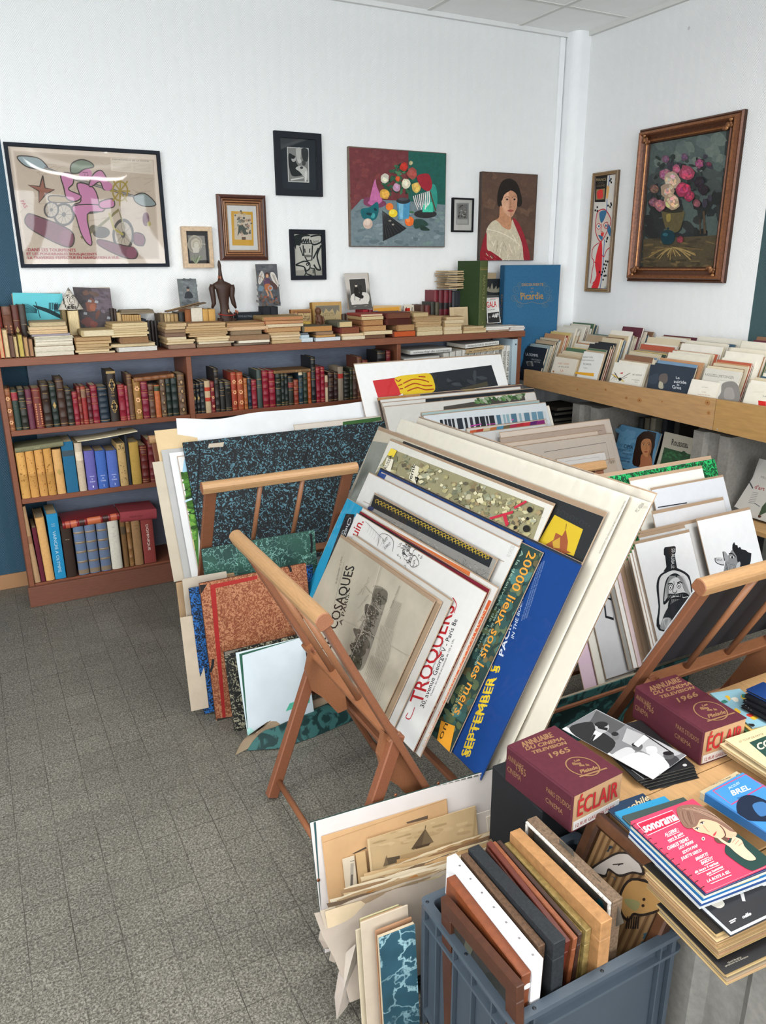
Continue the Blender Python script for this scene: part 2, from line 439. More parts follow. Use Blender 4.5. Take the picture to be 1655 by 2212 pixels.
while yy>FRONT_Y:ct.box(LEFT_X,-.001,yy-.012,yy+.012,CEIL-.0035,CEIL+.001,'dcdcd8');yy-=stp
structure(ct,'trim_1','plain')
q=MB();q.box(LEFT_X,-.02,-.022,-.001,CEIL-.022,CEIL,'dfe0df');q.box(-.022,-.001,FRONT_Y,-.02,CEIL-.022,CEIL,'d2d2ce');structure(q,'trim_2','plain')
q=MB();rings=[]
for z in(0,CEIL):
 r=[(-.105,-.0005,z)]
 for k in range(9):
  a=math.pi+math.pi/2*k/8
  r.append((-.055+.05*math.cos(a),-.05+.05*math.sin(a),z))
 r+=[(-.0005,-.1,z),(-.0005,-.0005,z)]
 rings.append(r)
q.strip(rings,'eef0f1',closed=True,smooth=False);structure(q,'trim_3','plain')
tx=aY(1213,78,-.012).x
q=MB();q.box(tx,tx+.034,-.014,-.0005,0,CEIL-.023,'eff1f2',.002);q.box(tx+.033,tx+.036,-.004,-.0005,0,CEIL-.023,'b9bcbd');structure(q,'trim_4','plain')
q=MB()
for k in range(int((0-LEFT_X)/.2)):q.box(LEFT_X+k*.2,LEFT_X+k*.2+.199,-.012,-.0005,0,.075,vary('a27a58',.08),.002)
structure(q,'baseboard_back','plain')
for n_,(a,b_)in enumerate(WIN_BAYS):
 q=MB()
 for(u0,u1,z0,z1)in((a,a+.08,.45,2.45),(b_-.08,b_,.45,2.45),((a+b_)/2-.09,(a+b_)/2+.09,.45,2.45),(a,b_,.45,.5),(a,b_,2.4,2.45)):
  q.box(u0,u1,FRONT_Y-.08,FRONT_Y-.03,z0,z1,'f0f0f0')
 structure(q,'window_%d'%(n_+1),'plain')
# ------ bookcase (open back, against the back wall)
BF=-.283;BT=1.137
bl=-3.310;br=-.535
bc=thing('bookcase','long low open wooden bookcase against the white back wall','bookcase',Vector(((bl+br)/2,-.15,0)))
BCI=bc.matrix_world.inverted()
def bpart(name,x0,x1,y0,y1,z0,z1,col='774732',b=.002):
 q=MB();q.box(x0,x1,y0,y1,z0,z1,col,b,T=BCI);return q.obj(name,'bookcase_wood',bc)
bpart('top_board',bl-.03,br+.015,BF-.012,-.02,BT-.034,BT,'7a4a35')
for x0,x1 in((bl,bl+.022),(aY(404,800,BF).x,aY(404,800,BF).x+.024),(aY(858,790,BF).x,aY(858,790,BF).x+.024),(br-.026,br)):
 bpart('upright',x0,x1,BF,-.03,.0,BT-.035,'764631')
S1=aY(26,932,BF).z;S2=aY(48,1079,BF).z;S0=.105
for a,b_ in((bl+.023,aY(404,800,BF).x-.001),(aY(404,800,BF).x+.025,aY(858,790,BF).x-.001),(aY(858,790,BF).x+.025,br-.027)):
 for z in(S1,S2,S0):bpart('shelf',a,b_,BF+.003,-.03,z-.024,z,'75442f')
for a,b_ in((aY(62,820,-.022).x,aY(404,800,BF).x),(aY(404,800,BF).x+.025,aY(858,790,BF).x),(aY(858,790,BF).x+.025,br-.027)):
 bpart('grey_blue_panel',a,b_,-.0285,-.0225,.11,BT-.036,'737b8c',.0)  # assumed grey-blue panel behind the shelves of each bay
bpart('plinth',bl-.01,br,BF-.022,BF-.001,0,.098,'6a4233')
# ------ pictures on the walls
class Pl:
 def __init__(s,O,U,V):s.O=Vector(O);s.U=Vector(U).normalized();s.V=Vector(V).normalized();s.W=s.U.cross(s.V)
 def uv(s,x,y):
  d=aP(x,y,s.O,s.W)-s.O;return d.dot(s.U),d.dot(s.V)
 def off(s,d):return Pl(s.O+s.W*d,s.U,s.V)
 def rect(s,tl,tr,br,bl=None):
  a,b,c=s.uv(*tl),s.uv(*tr),s.uv(*br);d=s.uv(*bl)if bl else None
  u0=(a[0]+d[0])/2 if d else a[0];v0=(c[1]+d[1])/2 if d else c[1]
  return u0,(b[0]+c[0])/2,v0,(a[1]+b[1])/2
 def M(s,u0,u1,v0):return frameM(s.O+s.U*((u0+u1)/2)+s.V*v0,s.U,s.V,s.W)
 def conv(s,u0,u1,v0,f=None):
  uc=(u0+u1)/2
  def c(x,y):
   if f:x,y=f(x,y)
   u,v=s.uv(x,y);return u-uc,v-v0
  return c
BACK=lambda t:Pl((0,-t,0),(1,0,0),(0,0,1))
RIGHT=lambda t:Pl((-t,0,0),(0,-1,0),(0,0,1))
def frame_part(root,w,h,prof,mat,cols,name='frame'):
 """mitred frame: prof = [(inset, height above wall)] from outer back to inner"""
 q=MB();rings=[]
 for ins,z in prof:
  a,b=-w/2+ins,w/2-ins;rings.append([(a,ins,z),(b,ins,z),(b,h-ins,z),(a,h-ins,z)])
 q.strip(rings,lambda i,j:cols[min(i,len(cols)-1)],closed=True,smooth=False)
 return q.obj(name,mat,root)
def quad(root,name,mat,x0,x1,y0,y1,z0,z1,col):
 q=MB();q.box(x0,x1,y0,y1,z0,z1,col);return q.obj(name,mat,root)
def wall_picture(name,label,cat,pl,corners,depth,f=None):
 """root on the wall surface (pl is the front plane, depth in front of the wall); returns root,w,h,conv"""
 c=[f(*p)for p in corners]if f else corners
 u0,u1,v0,v1=pl.rect(*c)
 M=pl.off(-depth).M(u0,u1,v0)
 r=thing(name,label,cat,M)
 return r,u1-u0,v1-v0,pl.conv(u0,u1,v0,f)
F1=crop(0,260,560);F2=crop(380,260,860);F3=crop(700,260,1240);F4=crop(1200,200,1655)
r,w,h,cv=wall_picture('framed_poster','large black-framed poster of a pink rider on a cycle, above the bookcase','picture',BACK(.022),[(20,130),(1020,200),(1085,938),(135,938)],.021,F1)
frame_part(r,w,h,[(0,0),(0,.02),(.014,.021),(.016,.008)],'plain',['23272f'])
q=MB();q.box(-w/2+.014,w/2-.014,.014,h-.014,.001,.006,'d9c9b8')
p=Pic(q,.0062,cv)
p.poly([(85,190),(985,250),(1022,885),(168,885)],'c2b0a0');p.poly([(95,200),(978,258),(1012,878),(175,878)],'b8a795')
for k in range(70):
 x,y=random.uniform(150,950),random.uniform(240,850)
 p.line([(x,y),(x+random.uniform(-70,70),y+random.uniform(-18,18)),(x+random.uniform(-110,110),y+random.uniform(-40,40))],.0012,random.choice(['a08c7c','9b8a80','cdbfae','a9988a','94806c']),True)
p.poly([(708,235),(978,255),(985,345),(712,320)],'cdbfae');p.text('DEPARTEMENT DE LA SOMME',(722,250),(955,263),(721,241),'6b5d54')
for k in range(6):p.line([(725,268+k*9),(840,272+k*9)],.001,'a89a8c');p.line([(855,274+k*9),(965,280+k*9)],.001,'a89a8c')
OUT='3f3630'
def shp(pts,c,wd=.005,oc=OUT,sm=True):
 if sm:p.blob(pts,c)
 else:p.poly(pts,c)
 p.line(pts,wd,oc,sm,True)
shp([(118,225),(235,235),(290,275),(300,310),(190,300),(130,262)],'8d9a9c')
p.line([(285,300),(440,360),(640,420),(880,490)],.012,'5a5560');p.line([(285,300),(440,360),(640,420),(880,490)],.006,'8a8478')
shp([(862,480),(930,465),(1000,535),(930,548),(870,520)],'7f8a88')
shp([(275,350),(290,430),(350,440),(295,470),(250,525),(250,450),(180,410),(255,420)],'8a5a4a',sm=False)
shp([(320,480),(440,490),(470,520),(330,520)],'9a8566')
for cx,cy,rx,ry in((410,600,70,75),(790,730,70,105),(330,570,50,55)):
 p.ell(cx,cy,rx,ry,'4a443f');p.ell(cx,cy,rx*.78,ry*.8,'a99c8c')
 for k in range(10):
  a=k*.63;p.line([(cx,cy),(cx+rx*.75*math.cos(a),cy+ry*.78*math.sin(a))],.0016,'6a6258')
 p.ell(cx,cy,rx*.2,ry*.2,'55504a')
shp([(175,600),(240,610),(450,700),(470,790),(400,800),(180,680)],'6e3f4c');p.ell(425,750,42,52,'7c4858')
shp([(635,760),(760,790),(870,820),(870,880),(780,870),(640,800)],'6e3f4c');p.ell(842,845,32,38,'7c4858')
shp([(860,720),(910,725),(930,760),(915,800),(860,785)],'6e3f4c')
p.line([(520,750),(620,690),(760,570),(800,690)],.012,'7a7048');p.line([(700,590),(730,690),(790,730)],.010,'a09248');p.line([(560,560),(560,660)],.010,'a09248')
p.ell(650,715,55,38,'4c463f');p.ell(600,690,26,24,'6a6250');p.ell(935,630,22,45,'6a4450');p.ell(955,660,12,16,'a09248')
PK='b9789a'
shp([(495,400),(600,430),(640,540),(650,570),(600,590),(470,590),(470,540),(520,510)],PK)
shp([(570,410),(600,340),(650,318),(690,380),(700,430),(665,440),(640,390),(590,420)],PK)
shp([(390,340),(460,340),(470,400),(440,440),(520,480),(490,515),(430,500),(410,430)],PK)
shp([(470,545),(650,540),(660,580),(560,600),(590,780),(560,785),(520,720),(490,620)],PK)
shp([(640,520),(720,500),(730,550),(650,560)],PK);p.ell(690,420,30,28,PK)
p.ell(548,340,42,40,PK);p.line([(530,330),(560,330),(565,350),(540,355),(545,340)],.003,'5a3348')
shp([(455,330),(460,275),(520,248),(580,265),(600,295),(540,310),(500,335)],'74806f')
for cx,cy in((770,450),):
 p.line([(cx+48*math.cos(k*.4),cy+62*math.sin(k*.4))for k in range(16)],.007,'9a8440',closed=True)
 for k in range(4):
  a=k*.8;p.line([(cx-65*math.cos(a),cy-95*math.sin(a)),(cx+65*math.cos(a),cy+95*math.sin(a))],.006,'9a8440')
RD='a23a44'
p.text('-DANS LES TOURMENTS',(170,835),(485,838),(168,815),RD,.0008);p.text('ET LES PONDERABLES SOUS-JACENTS',(172,860),(620,862),(170,843),RD,.0008)
p.text("LA TRAVERSEE S'EFFECTUE EN NAVIGATION A VUE.",(180,886),(765,884),(178,868),RD,.0008);p.text('PAS',(128,515),(158,560),(150,505),RD,.0008)
q.obj('printed_sheet','print_ink',r)
g=MB();nx,ny=24,18;rings=[]
for j in range(ny+1):
 rings.append([(-w/2+.015+(w-.03)*i/nx,.015+(h-.03)*j/ny,.0125+.006*math.sin(math.pi*j/ny)*math.sin(math.pi*i/nx))for i in range(nx+1)])
g.strip(rings,'ffffff');g.obj('plexiglass_pane','plexiglass',r)
def simple_frame(name,label,pl,corners,depth,f,fw,fcol,fmat='frame_wood',prof=None,glass=True,cols=None):
 r,w,h,cv=wall_picture(name,label,'picture',pl,corners,depth,f)
 d=depth
 frame_part(r,w,h,prof(d)if prof else[(0,0),(0,d-.002),(.002,d),(fw-.001,d),(fw,d-.006)],fmat,cols or[fcol])
 if glass:quad(r,'glass_pane','picture_glass',-w/2+fw*.9,w/2-fw*.9,fw*.9,h-fw*.9,d*.62,d*.62+.0005,'ffffff')
 return r,w,h,cv
r,w,h,cv=simple_frame('framed_print','small pale wood box frame with a round sepia image, right of the pink rider poster',BACK(.03),[(42,788),(270,792),(287,1098),(65,1102)],.03,F2,.022,'c3a88a')
q=MB();q.box(-w/2+.02,w/2-.02,.02,h-.02,.001,.008,'2b2527');p=Pic(q,.0082,cv)
p.poly([(95,855),(222,858),(238,1040),(115,1045)],'8f8b84')
for k in range(5):p.ell(150+k*3,920+k*2,55-k*9,68-k*11,['b9b09f','a0978a','cfc5b2','bdb39f','ddd6c6'][k],jit=.05)
p.poly([(130,945),(185,945),(178,985),(140,985)],'d9d2c4');p.line([(150,915),(230,922)],.003,'cfc8b8')
for k in range(14):p.line([(160,1070),(160+random.uniform(-45,45),1010+random.uniform(-10,20))],.003,random.choice(['6f7f5a','94a07a','c9ccb4']))
q.obj('picture','print_ink',r)
cols3=['4a2c24','6b4636','4a2a22','3b211b','8a5f42','4f3023','9a6c48','5a3826','a07650']
r,w,h,cv=simple_frame('framed_print','moulded brown frame holding a small flower print on a yellow mount, above the carved torso',BACK(.028),[(313,541),(678,563),(690,1046),(335,1040)],.028,F2,.05,'','frame_wood',lambda d:[(0,0),(0,.016),(.004,.022),(.014,.028),(.020,.024),(.024,.026),(.030,.020),(.035,.022),(.041,.016),(.048,.014),(.05,.008)],cols=cols3)
q=MB();q.box(-w/2+.045,w/2-.045,.045,h-.045,.001,.007,'dcdbd8');p=Pic(q,.0072,cv)
p.poly([(420,673),(582,680),(590,933),(430,930)],'d8a53a');p.poly([(442,695),(570,702),(576,890),(447,886)],'d2c3ac')
for k in range(60):p.ell(510+random.gauss(0,30),775+random.gauss(0,42),random.uniform(5,15),random.uniform(4,12),random.choice(['a8927c','7d7266','b79a80','c7ae90','6d6a63','b98c78','8f9287','5a5a55']),random.random()*3,7,.3)
p.blob([(480,780),(520,790),(535,840),(515,850),(495,815),(470,860),(475,815)],'4e554c');p.poly([(500,868),(530,868),(530,888),(500,888)],'6e5648')
q.obj('picture','print_ink',r)
r,w,h,cv=simple_frame('framed_photograph','black frame with black mat and small photograph, highest on the back wall',BACK(.022),[(737,73),(1088,100),(1095,568),(752,556)],.022,F2,.03,'23262c','plain')
q=MB();q.box(-w/2+.027,w/2-.027,.027,h-.027,.001,.006,'2b2f36');p=Pic(q,.0062,cv)
p.poly([(836,194),(998,204),(1002,462),(845,455)],'d8d8d2');p.poly([(842,200),(992,209),(996,455),(850,449)],'8c8c88')
p.blob([(850,245),(850,330),(870,405),(910,415),(960,400),(940,370),(925,345),(905,310),(885,262)],'2a2a2a');p.ell(886,285,17,22,'b8b8b4');p.ell(880,270,18,14,'262626')
p.blob([(905,205),(940,205),(935,290),(915,300),(903,250)],'c4c4be');p.blob([(945,210),(992,215),(990,300),(955,290)],'3a3a3a');p.ell(930,300,14,18,'cfcfca');p.ell(962,315,15,20,'4e4e4c')
p.blob([(900,355),(935,335),(985,360),(990,440),(965,420),(930,380)],'cdcdc6');p.poly([(865,435),(960,420),(962,428),(866,446)],'e0e0da');p.blob([(970,380),(985,385),(980,450),(968,445)],'e6e6e0');p.ell(945,350,12,10,'3a3a3a')
q.obj('photograph','print_ink',r)
r,w,h,cv=simple_frame('framed_drawing','black-framed brush drawing of a face and a bird, right above the winged figure panel',BACK(.02),[(850,812),(1114,814),(1124,1186),(868,1190)],.02,F2,.022,'1a1d24','plain')
q=MB();q.box(-w/2+.02,w/2-.02,.02,h-.02,.001,.006,'c9c5ba');p=Pic(q,.0062,cv)
K='191817'
p.poly([(885,1120),(1100,1100),(1105,1168),(890,1170)],'a9a498')
p.blob([(883,900),(890,860),(960,842),(1010,860),(950,870),(935,930),(905,930),(900,960)],K)
for k in range(7):p.line([(940+k*9,880+(k%2)*30),(945+k*9,915-(k%2)*30)],.006,K)
p.line([(945,918),(1020,915)],.005,K);p.line([(1010,865),(1085,855),(1088,905),(1030,925),(1010,890)],.008,K,True)
p.text('(ot(',(1030,912),(1072,908),(1030,890),K)
p.line([(955,930),(960,1000),(985,1045),(1020,1040),(1025,930)],.007,K);p.line([(930,940),(955,1010)],.006,K)
p.line([(967,955),(970,985)],.006,K);p.line([(1005,955),(1004,985)],.006,K);p.ell(990,1010,28,10,'6c6961')
p.line([(1090,930),(1060,1000),(1070,1060),(1085,1110),(1060,1110),(1035,1075)],.009,K,True);p.line([(1070,950),(1030,1030)],.008,K)
p.line([(900,1075),(960,1050),(1000,1060),(1005,1100),(980,1120),(960,1090),(900,1078)],.007,K,True);p.ell(988,1072,12,12,K);p.ell(988,1072,5,5,'c9c5ba')
p.line([(965,1095),(980,1140),(1020,1155)],.006,K,True);p.line([(980,1125),(965,1160)],.006,K);p.line([(1010,1100),(1040,1105),(1045,1155)],.007,K);p.line([(1030,1110),(1030,1140)],.006,K)
q.obj('drawing','print_ink',r)
r,w,h,cv=wall_picture('oil_painting','unframed still life canvas with roses, masks and fruit, red and green behind','painting',BACK(.024),[(160,178),(812,208),(803,835),(178,842)],.024,F3)
q=MB();q.box(-w/2,w/2,0,h,0,.022,'6a5a4c',.002);p=Pic(q,.0222,cv,(-w/2+.004,w/2-.004,.004,h-.004))
p.poly([(160,178),(560,195),(560,560),(180,590)],'6d3236');p.poly([(560,195),(812,208),(808,580),(560,560)],'1d5a50')
for k in range(50):p.ell(random.uniform(180,540),random.uniform(200,540),random.uniform(10,30),random.uniform(8,20),random.choice(['743a3c','67302f','7a3a3b']),0,8,.3)
p.poly([(178,600),(250,520),(470,530),(700,545),(806,560),(803,835),(178,842)],'6f7f84')
for k in range(80):p.ell(random.uniform(195,790),random.uniform(600,828),random.uniform(12,38),random.uniform(6,14),random.choice(['7d8b8e','66777e','86949a','5d6e73','758a86']),random.uniform(-.3,.3),8,.3)
p.blob([(265,520),(300,510),(390,530),(410,560),(350,580),(270,560)],'7a3a58');p.blob([(338,390),(350,440),(385,535),(305,560),(310,490)],'c06a9c');p.ell(325,545,36,14,'b45f90')
p.blob([(245,590),(300,575),(352,540),(362,590),(345,650),(300,665),(255,645)],'0f6068');p.ell(300,620,22,9,'0b2f38',.2);p.ell(340,590,12,8,'0b2f38',.6);p.blob([(310,640),(325,612),(338,625),(330,648)],'3f9a9c')
p.ell(290,684,32,35,'cbb0a0');p.ell(286,676,20,20,'dcc8b8')
for k in range(60):p.ell(510+random.gauss(0,60),400+random.gauss(0,55),random.uniform(10,26),random.uniform(6,12),random.choice(['1f4a36','2c5a40','3f6b4a','173528','4d7a56']),random.random()*3,8,.2)
for cx,cy,r1,cc in((528,307,26,'cf3a2c'),(575,282,13,'c9bf90'),(402,385,28,'e2dccb'),(487,387,16,'df5a30'),(582,352,34,'b0554c'),(543,418,30,'ece6c8'),(480,443,24,'d3a0bc'),(402,488,32,'e8b04c'),(610,445,32,'e9c768')):
 c=H(cc);p.ell(cx,cy,r1,r1*1.12,tuple(x*.75 for x in c),0,12,.12)
 for k in range(7):p.ell(cx+random.uniform(-.45,.45)*r1,cy+random.uniform(-.5,.4)*r1,r1*random.uniform(.3,.55),r1*random.uniform(.2,.4),tuple(min(1,x*random.uniform(.85,1.15))for x in c),random.random()*3,8,.15)
p.ell(433,572,25,25,'ee7a2a');p.ell(456,615,29,27,'e8c92c');p.ell(450,608,16,14,'f3dd55');p.ell(564,668,30,32,'ee6f2a');p.ell(556,660,14,14,'f58d45')
p.poly([(480,530),(570,530),(560,650),(492,660)],'4a8fb4');p.poly([(492,545),(525,545),(520,655),(500,655)],'79b4cf');p.ell(524,533,46,20,'2a2c30');p.ell(522,522,34,10,'4a4c50')
p.blob([(690,440),(735,430),(750,520),(735,600),(680,610),(660,560)],'2f8f80');p.ell(670,620,75,28,'2b2a2c');p.poly([(655,555),(715,540),(722,608),(650,608)],'46c4a4');p.line([(700,470),(738,600)],.008,'5a3d2c')
p.blob([(615,370),(690,355),(715,430),(690,470),(640,440)],'9c2431')
for k in range(9):p.line([(590+k*13,500-k*4),(600+k*12,540),(620+k*8,590-(k%3)*14)],.006,random.choice(['d8d3d0','c4bcc0','e8e4e0']),True)
p.poly([(385,598),(545,715),(500,745),(390,800)],'1b1b1d')
for k in range(8):p.line([(387,605),(395+k*19,795-k*11)],.0016,'4a4a4c')
p.ell(435,665,10,6,'8b8377');p.ell(455,690,8,6,'9b9387')
p.blob([(595,660),(650,655),(690,690),(650,705),(600,715)],'27443c');p.blob([(640,690),(695,720),(690,730),(640,725)],'22382f')
q.obj('canvas','oil_paint',r)
for k in range(12):pass
r,w,h,cv=simple_frame('framed_engraving','tiny black frame with an engraving, left of the portrait of the dark-haired woman',BACK(.02),[(857,511),(996,515),(991,740),(851,738)],.02,F3,.009,'15161a','plain')
q=MB();q.box(-w/2+.008,w/2-.008,.008,h-.008,.001,.006,'d6d3cc');p=Pic(q,.0062,cv)
p.rect(884,545,968,690,'9a9a98');p.rect(892,555,960,650,'7c7c7a')
for k in range(30):p.ell(random.uniform(897,955),random.uniform(560,645),6,4,random.choice(['555552','b5b5b0','3d3d3b','8f8f8c']),random.random(),6,.3)
p.rect(892,656,960,684,'b6b5b0');p.lines(880,700,940,730,3,'9a9a95',.0006)
q.obj('engraving','print_ink',r)
r,w,h,cv=wall_picture('oil_painting','unframed portrait of a dark-haired woman in a white blouse and red shawl','painting',BACK(.03),[(1045,342),(1412,353),(1397,926),(1034,930)],.03,F3)
q=MB();q.box(-w/2,w/2,0,h,0,.028,'3a2c24',.002);p=Pic(q,.0282,cv,(-w/2+.002,w/2-.002,.002,h-.002))
p.poly([(1045,342),(1412,353),(1397,926),(1034,930)],'5a4438')
for k in range(70):p.ell(random.uniform(1060,1390),random.uniform(365,900),random.uniform(15,45),random.uniform(10,30),random.choice(['63493b','544035','6b5142','5d473a']),random.random(),8,.2)
p.blob([(1150,560),(1152,480),(1175,410),(1225,385),(1275,410),(1300,470),(1312,540),(1300,570),(1270,560),(1180,570)],'1d1712')
p.blob([(1170,565),(1160,640),(1130,670),(1200,720),(1250,715),(1240,650),(1235,620)],'c08a68')
p.blob([(1135,660),(1080,715),(1075,800),(1070,930),(1330,930),(1330,820),(1300,740),(1250,655),(1235,720),(1190,710)],'c9bda4')
p.blob([(1176,500),(1200,470),(1262,455),(1280,500),(1278,565),(1262,610),(1240,640),(1205,620),(1182,580)],'d3a283')
p.blob([(1172,520),(1185,470),(1250,430),(1283,490),(1280,520),(1266,480),(1230,470),(1195,492),(1180,530)],'1d1712');p.blob([(1250,440),(1290,460),(1312,540),(1295,572),(1278,560),(1282,500)],'1d1712')
p.blob([(1225,470),(1275,490),(1276,565),(1240,638),(1228,600)],'bd8a6c')
for ex in(1213,1262):p.ell(ex,524,12,5,'b99a86');p.ell(ex,523,7,6,'2a1c15');p.line([(ex-17,512),(ex,505),(ex+17,511)],.002,'2a1a13',True)
p.line([(1238,525),(1235,565),(1245,573),(1226,576)],.003,'9a6a50',True);p.blob([(1215,598),(1236,590),(1258,597),(1238,606)],'9c4f45')
for k in range(26):
 x,y=random.uniform(1085,1310),random.uniform(730,920);p.line([(x,y),(x+random.uniform(-18,25),y+random.uniform(20,60))],.005,random.choice(['ddd2ba','b3a78e','e6dcc6','a59a82']),True)
p.line([(1080,720),(1160,740),(1240,780),(1300,830)],.005,'e2d8c2',True)
p.blob([(1034,930),(1040,850),(1075,740),(1080,850),(1110,870),(1180,930)],'8e1f2a');p.blob([(1250,655),(1290,680),(1340,800),(1365,926),(1325,926),(1310,810)],'942530')
for k in range(14):x,y=random.uniform(1045,1130),random.uniform(860,920);p.line([(x,y),(x+15,y+18)],.004,random.choice(['b23a40','7a1820','5d5a48','d0b8a0']))
q.obj('canvas','oil_paint',r)
r,w,h,cv=simple_frame('framed_painting','tall narrow bronze frame with a red and blue figure, on the right wall',RIGHT(.02),[(282,635),(486,605),(418,1568),(230,1566)],.02,F4,.022,'','frame_wood',lambda d:[(0,0),(0,.016),(.003,.02),(.009,.017),(.012,.02),(.018,.018),(.022,.01)],False,['5e4a34','7a6244','8f7350','6a5238','8a6e4a','54402c'])
q=MB();q.box(-w/2+.02,w/2-.02,.02,h-.02,.001,.008,'cfc9c1');p=Pic(q,.0082,cv)
p.poly([(305,662),(398,650),(380,858),(297,860)],'232120');p.text('FRANCE',(308,696),(386,690),(309,675),'b09a70');p.text('ET SES',(325,716),(370,713),(326,706),'5f5544');p.text('COLONIES',(312,740),(378,735),(313,724),'7a6b50')
p.poly([(310,760),(378,752),(372,838),(306,842)],'8a7250');p.poly([(318,775),(340,758),(362,765),(362,820),(345,835),(320,832),(314,800)],'cc3a38')
p.line([(415,650),(395,820),(388,1000),(372,1180),(360,1400),(340,1538)],.005,'3a5f9c');p.poly([(392,730),(412,735),(400,835),(385,830)],'d2a262')
RB='b3283a'
p.blob([(345,920),(385,925),(415,990),(420,1060),(370,1160),(330,1160),(308,1090),(310,970)],'cbb9ac');p.line([(345,920),(385,925),(425,1010),(385,1110),(345,1170),(315,1130),(303,1060),(315,950)],.006,RB,True,True)
for pts in([(335,940),(390,930),(370,1000),(345,1020)],[(400,1030),(428,1080),(418,1130),(395,1080)],[(325,1120),(360,1130),(350,1160)]):p.blob(pts,'39698c')
p.ell(328,1050,18,24,'e0dcd2');p.line([(310,1050),(328,1028),(346,1050),(328,1074)],.004,RB,True,True);p.line([(370,1030),(398,1020),(398,1065),(375,1060)],.004,RB,True,True);p.ell(330,1050,7,10,'39698c');p.ell(385,1045,7,10,'39698c')
p.line([(352,1030),(345,1090),(362,1095)],.004,RB);p.poly([(345,1100),(372,1098),(365,1130),(345,1125)],'cc3a38')
p.blob([(335,1180),(355,1190),(350,1400),(320,1540),(270,1540),(310,1440),(300,1330)],'cf2f34')
for pts in([(330,1180),(285,1220),(275,1290),(290,1330),(275,1420),(265,1500)],[(420,1215),(390,1240),(370,1290),(350,1270)],[(290,1330),(330,1360),(320,1450),(280,1500)]):p.line(pts,.005,RB,True)
for x,y in((425,678),(418,692),(428,705),(425,870),(402,888),(418,898),(428,882),(318,900),(302,925),(318,930),(398,1140),(390,1170),(395,1150),(385,1325),(400,1328),(372,1350),(388,1355),(365,1385),(382,1380),(358,1410),(375,1405),(350,1430),(372,1440),(385,1438),(364,1470),(336,1410)):p.ell(x,y,6,9,'17181c')
p.text('AD',(372,1538),(395,1537),(373,1522),'4a7090')
q.obj('picture','print_ink',r)
pl=RIGHT(.05)
r,w,h,cv=wall_picture('framed_painting','heavy carved bronze frame with a dark rose bouquet painting, on the right wall','picture',pl,[(620,300),(1442,122),(1308,1495),(552,1485)],.048,F4)
prof=[(0,0),(.0,.022),(.008,.03),(.012,.026),(.02,.048),(.03,.05),(.036,.043),(.045,.034),(.056,.028),(.062,.031),(.067,.026),(.074,.022),(.078,.012)]
frame_part(r,w,h,prof,'gilt_frame',['3f2416','5a3522','6a3f28','6f4329','8a5836','7a4a2e','5c3622','54311f','6b4028','a8703f','59351f','3a2115'])
orn=MB()
for sx in(-1,1):
 for v0,dv in((0,1),(h,-1)):
  for k in range(9):
   a=k*.75;rr=.022*(1-k*.08)
   cx=sx*(w/2-.036-rr*abs(math.cos(a))*.8-k*.006);cy=v0+dv*(.036+rr*abs(math.sin(a))+k*.004)
   T=Matrix.Translation((cx,cy,.042))@Matrix.Scale(.55,4,(0,0,1))
   orn.lathe([(.001,.011),(.006,.009),(.010,.003),(.0105,-.004)],'7a4d2e' if k%3 else 'a8764a',9,T)
orn.obj('corner_ornament','gilt_frame',r)
q=MB();q.box(-w/2+.07,w/2-.07,.07,h-.07,.001,.012,'2e3230');p=Pic(q,.0122,cv,(-w/2+.075,w/2-.075,.075,h-.075))
p.poly([(705,390),(1305,290),(1215,1385),(650,1390)],'4c5855')
for k in range(90):
 x,y=random.uniform(690,1290),random.uniform(310,1150);t=min(1,max(0,(y-350)/700))
 p.ell(x,y,random.uniform(30,70),random.uniform(30,60),random.choice((['5a6663','66716a','525f5c','6a746c'],['3c4443','2f3535','434a47'],['262a2a','222524','2c2f2d'])[int(t*2.99)]),random.random(),9,.2)
p.poly([(655,1150),(1240,1120),(1215,1390),(650,1390)],'4d4330')
for k in range(60):x,y=random.uniform(660,1230),random.uniform(1150,1380);p.ell(x,y,random.uniform(20,50),random.uniform(5,12),random.choice(['5a4c34','463c2b','6b5a3c','3d3527']),random.uniform(-.3,.3),8,.3)
for k in range(24):
 a=math.pi*(k/23);L=random.uniform(90,240);p.line([(880,1215),(880+L*.5*math.cos(a),1220+25*math.sin(a)),(880+L*1.1*math.cos(a),1235+L*.42*math.sin(a))],.006,random.choice(['8c7548','7a653e','9a8252','655335']),True)
for k in range(70):p.ell(random.uniform(740,1180),random.uniform(500,900),random.uniform(14,40),random.uniform(10,22),random.choice(['28302b','333b36','2b2a30','3a3440','222824']),random.random()*3,8,.25)
p.blob([(812,930),(970,925),(965,1010),(930,1090),(850,1090),(815,1010)],'5b5134');p.blob([(838,960),(870,955),(865,1010),(842,1010)],'8e7d40');p.ell(890,930,78,14,'2c2a20')
p.blob([(795,1120),(830,1080),(890,1090),(905,1150),(870,1190),(810,1185)],'12343c');p.ell(830,1115,20,14,'2c5c66');p.ell(850,1068,10,10,'12343c')
p.line([(1130,930),(1140,1110)],.014,'4d3f30');p.line([(1100,990),(1105,1110)],.008,'423629')
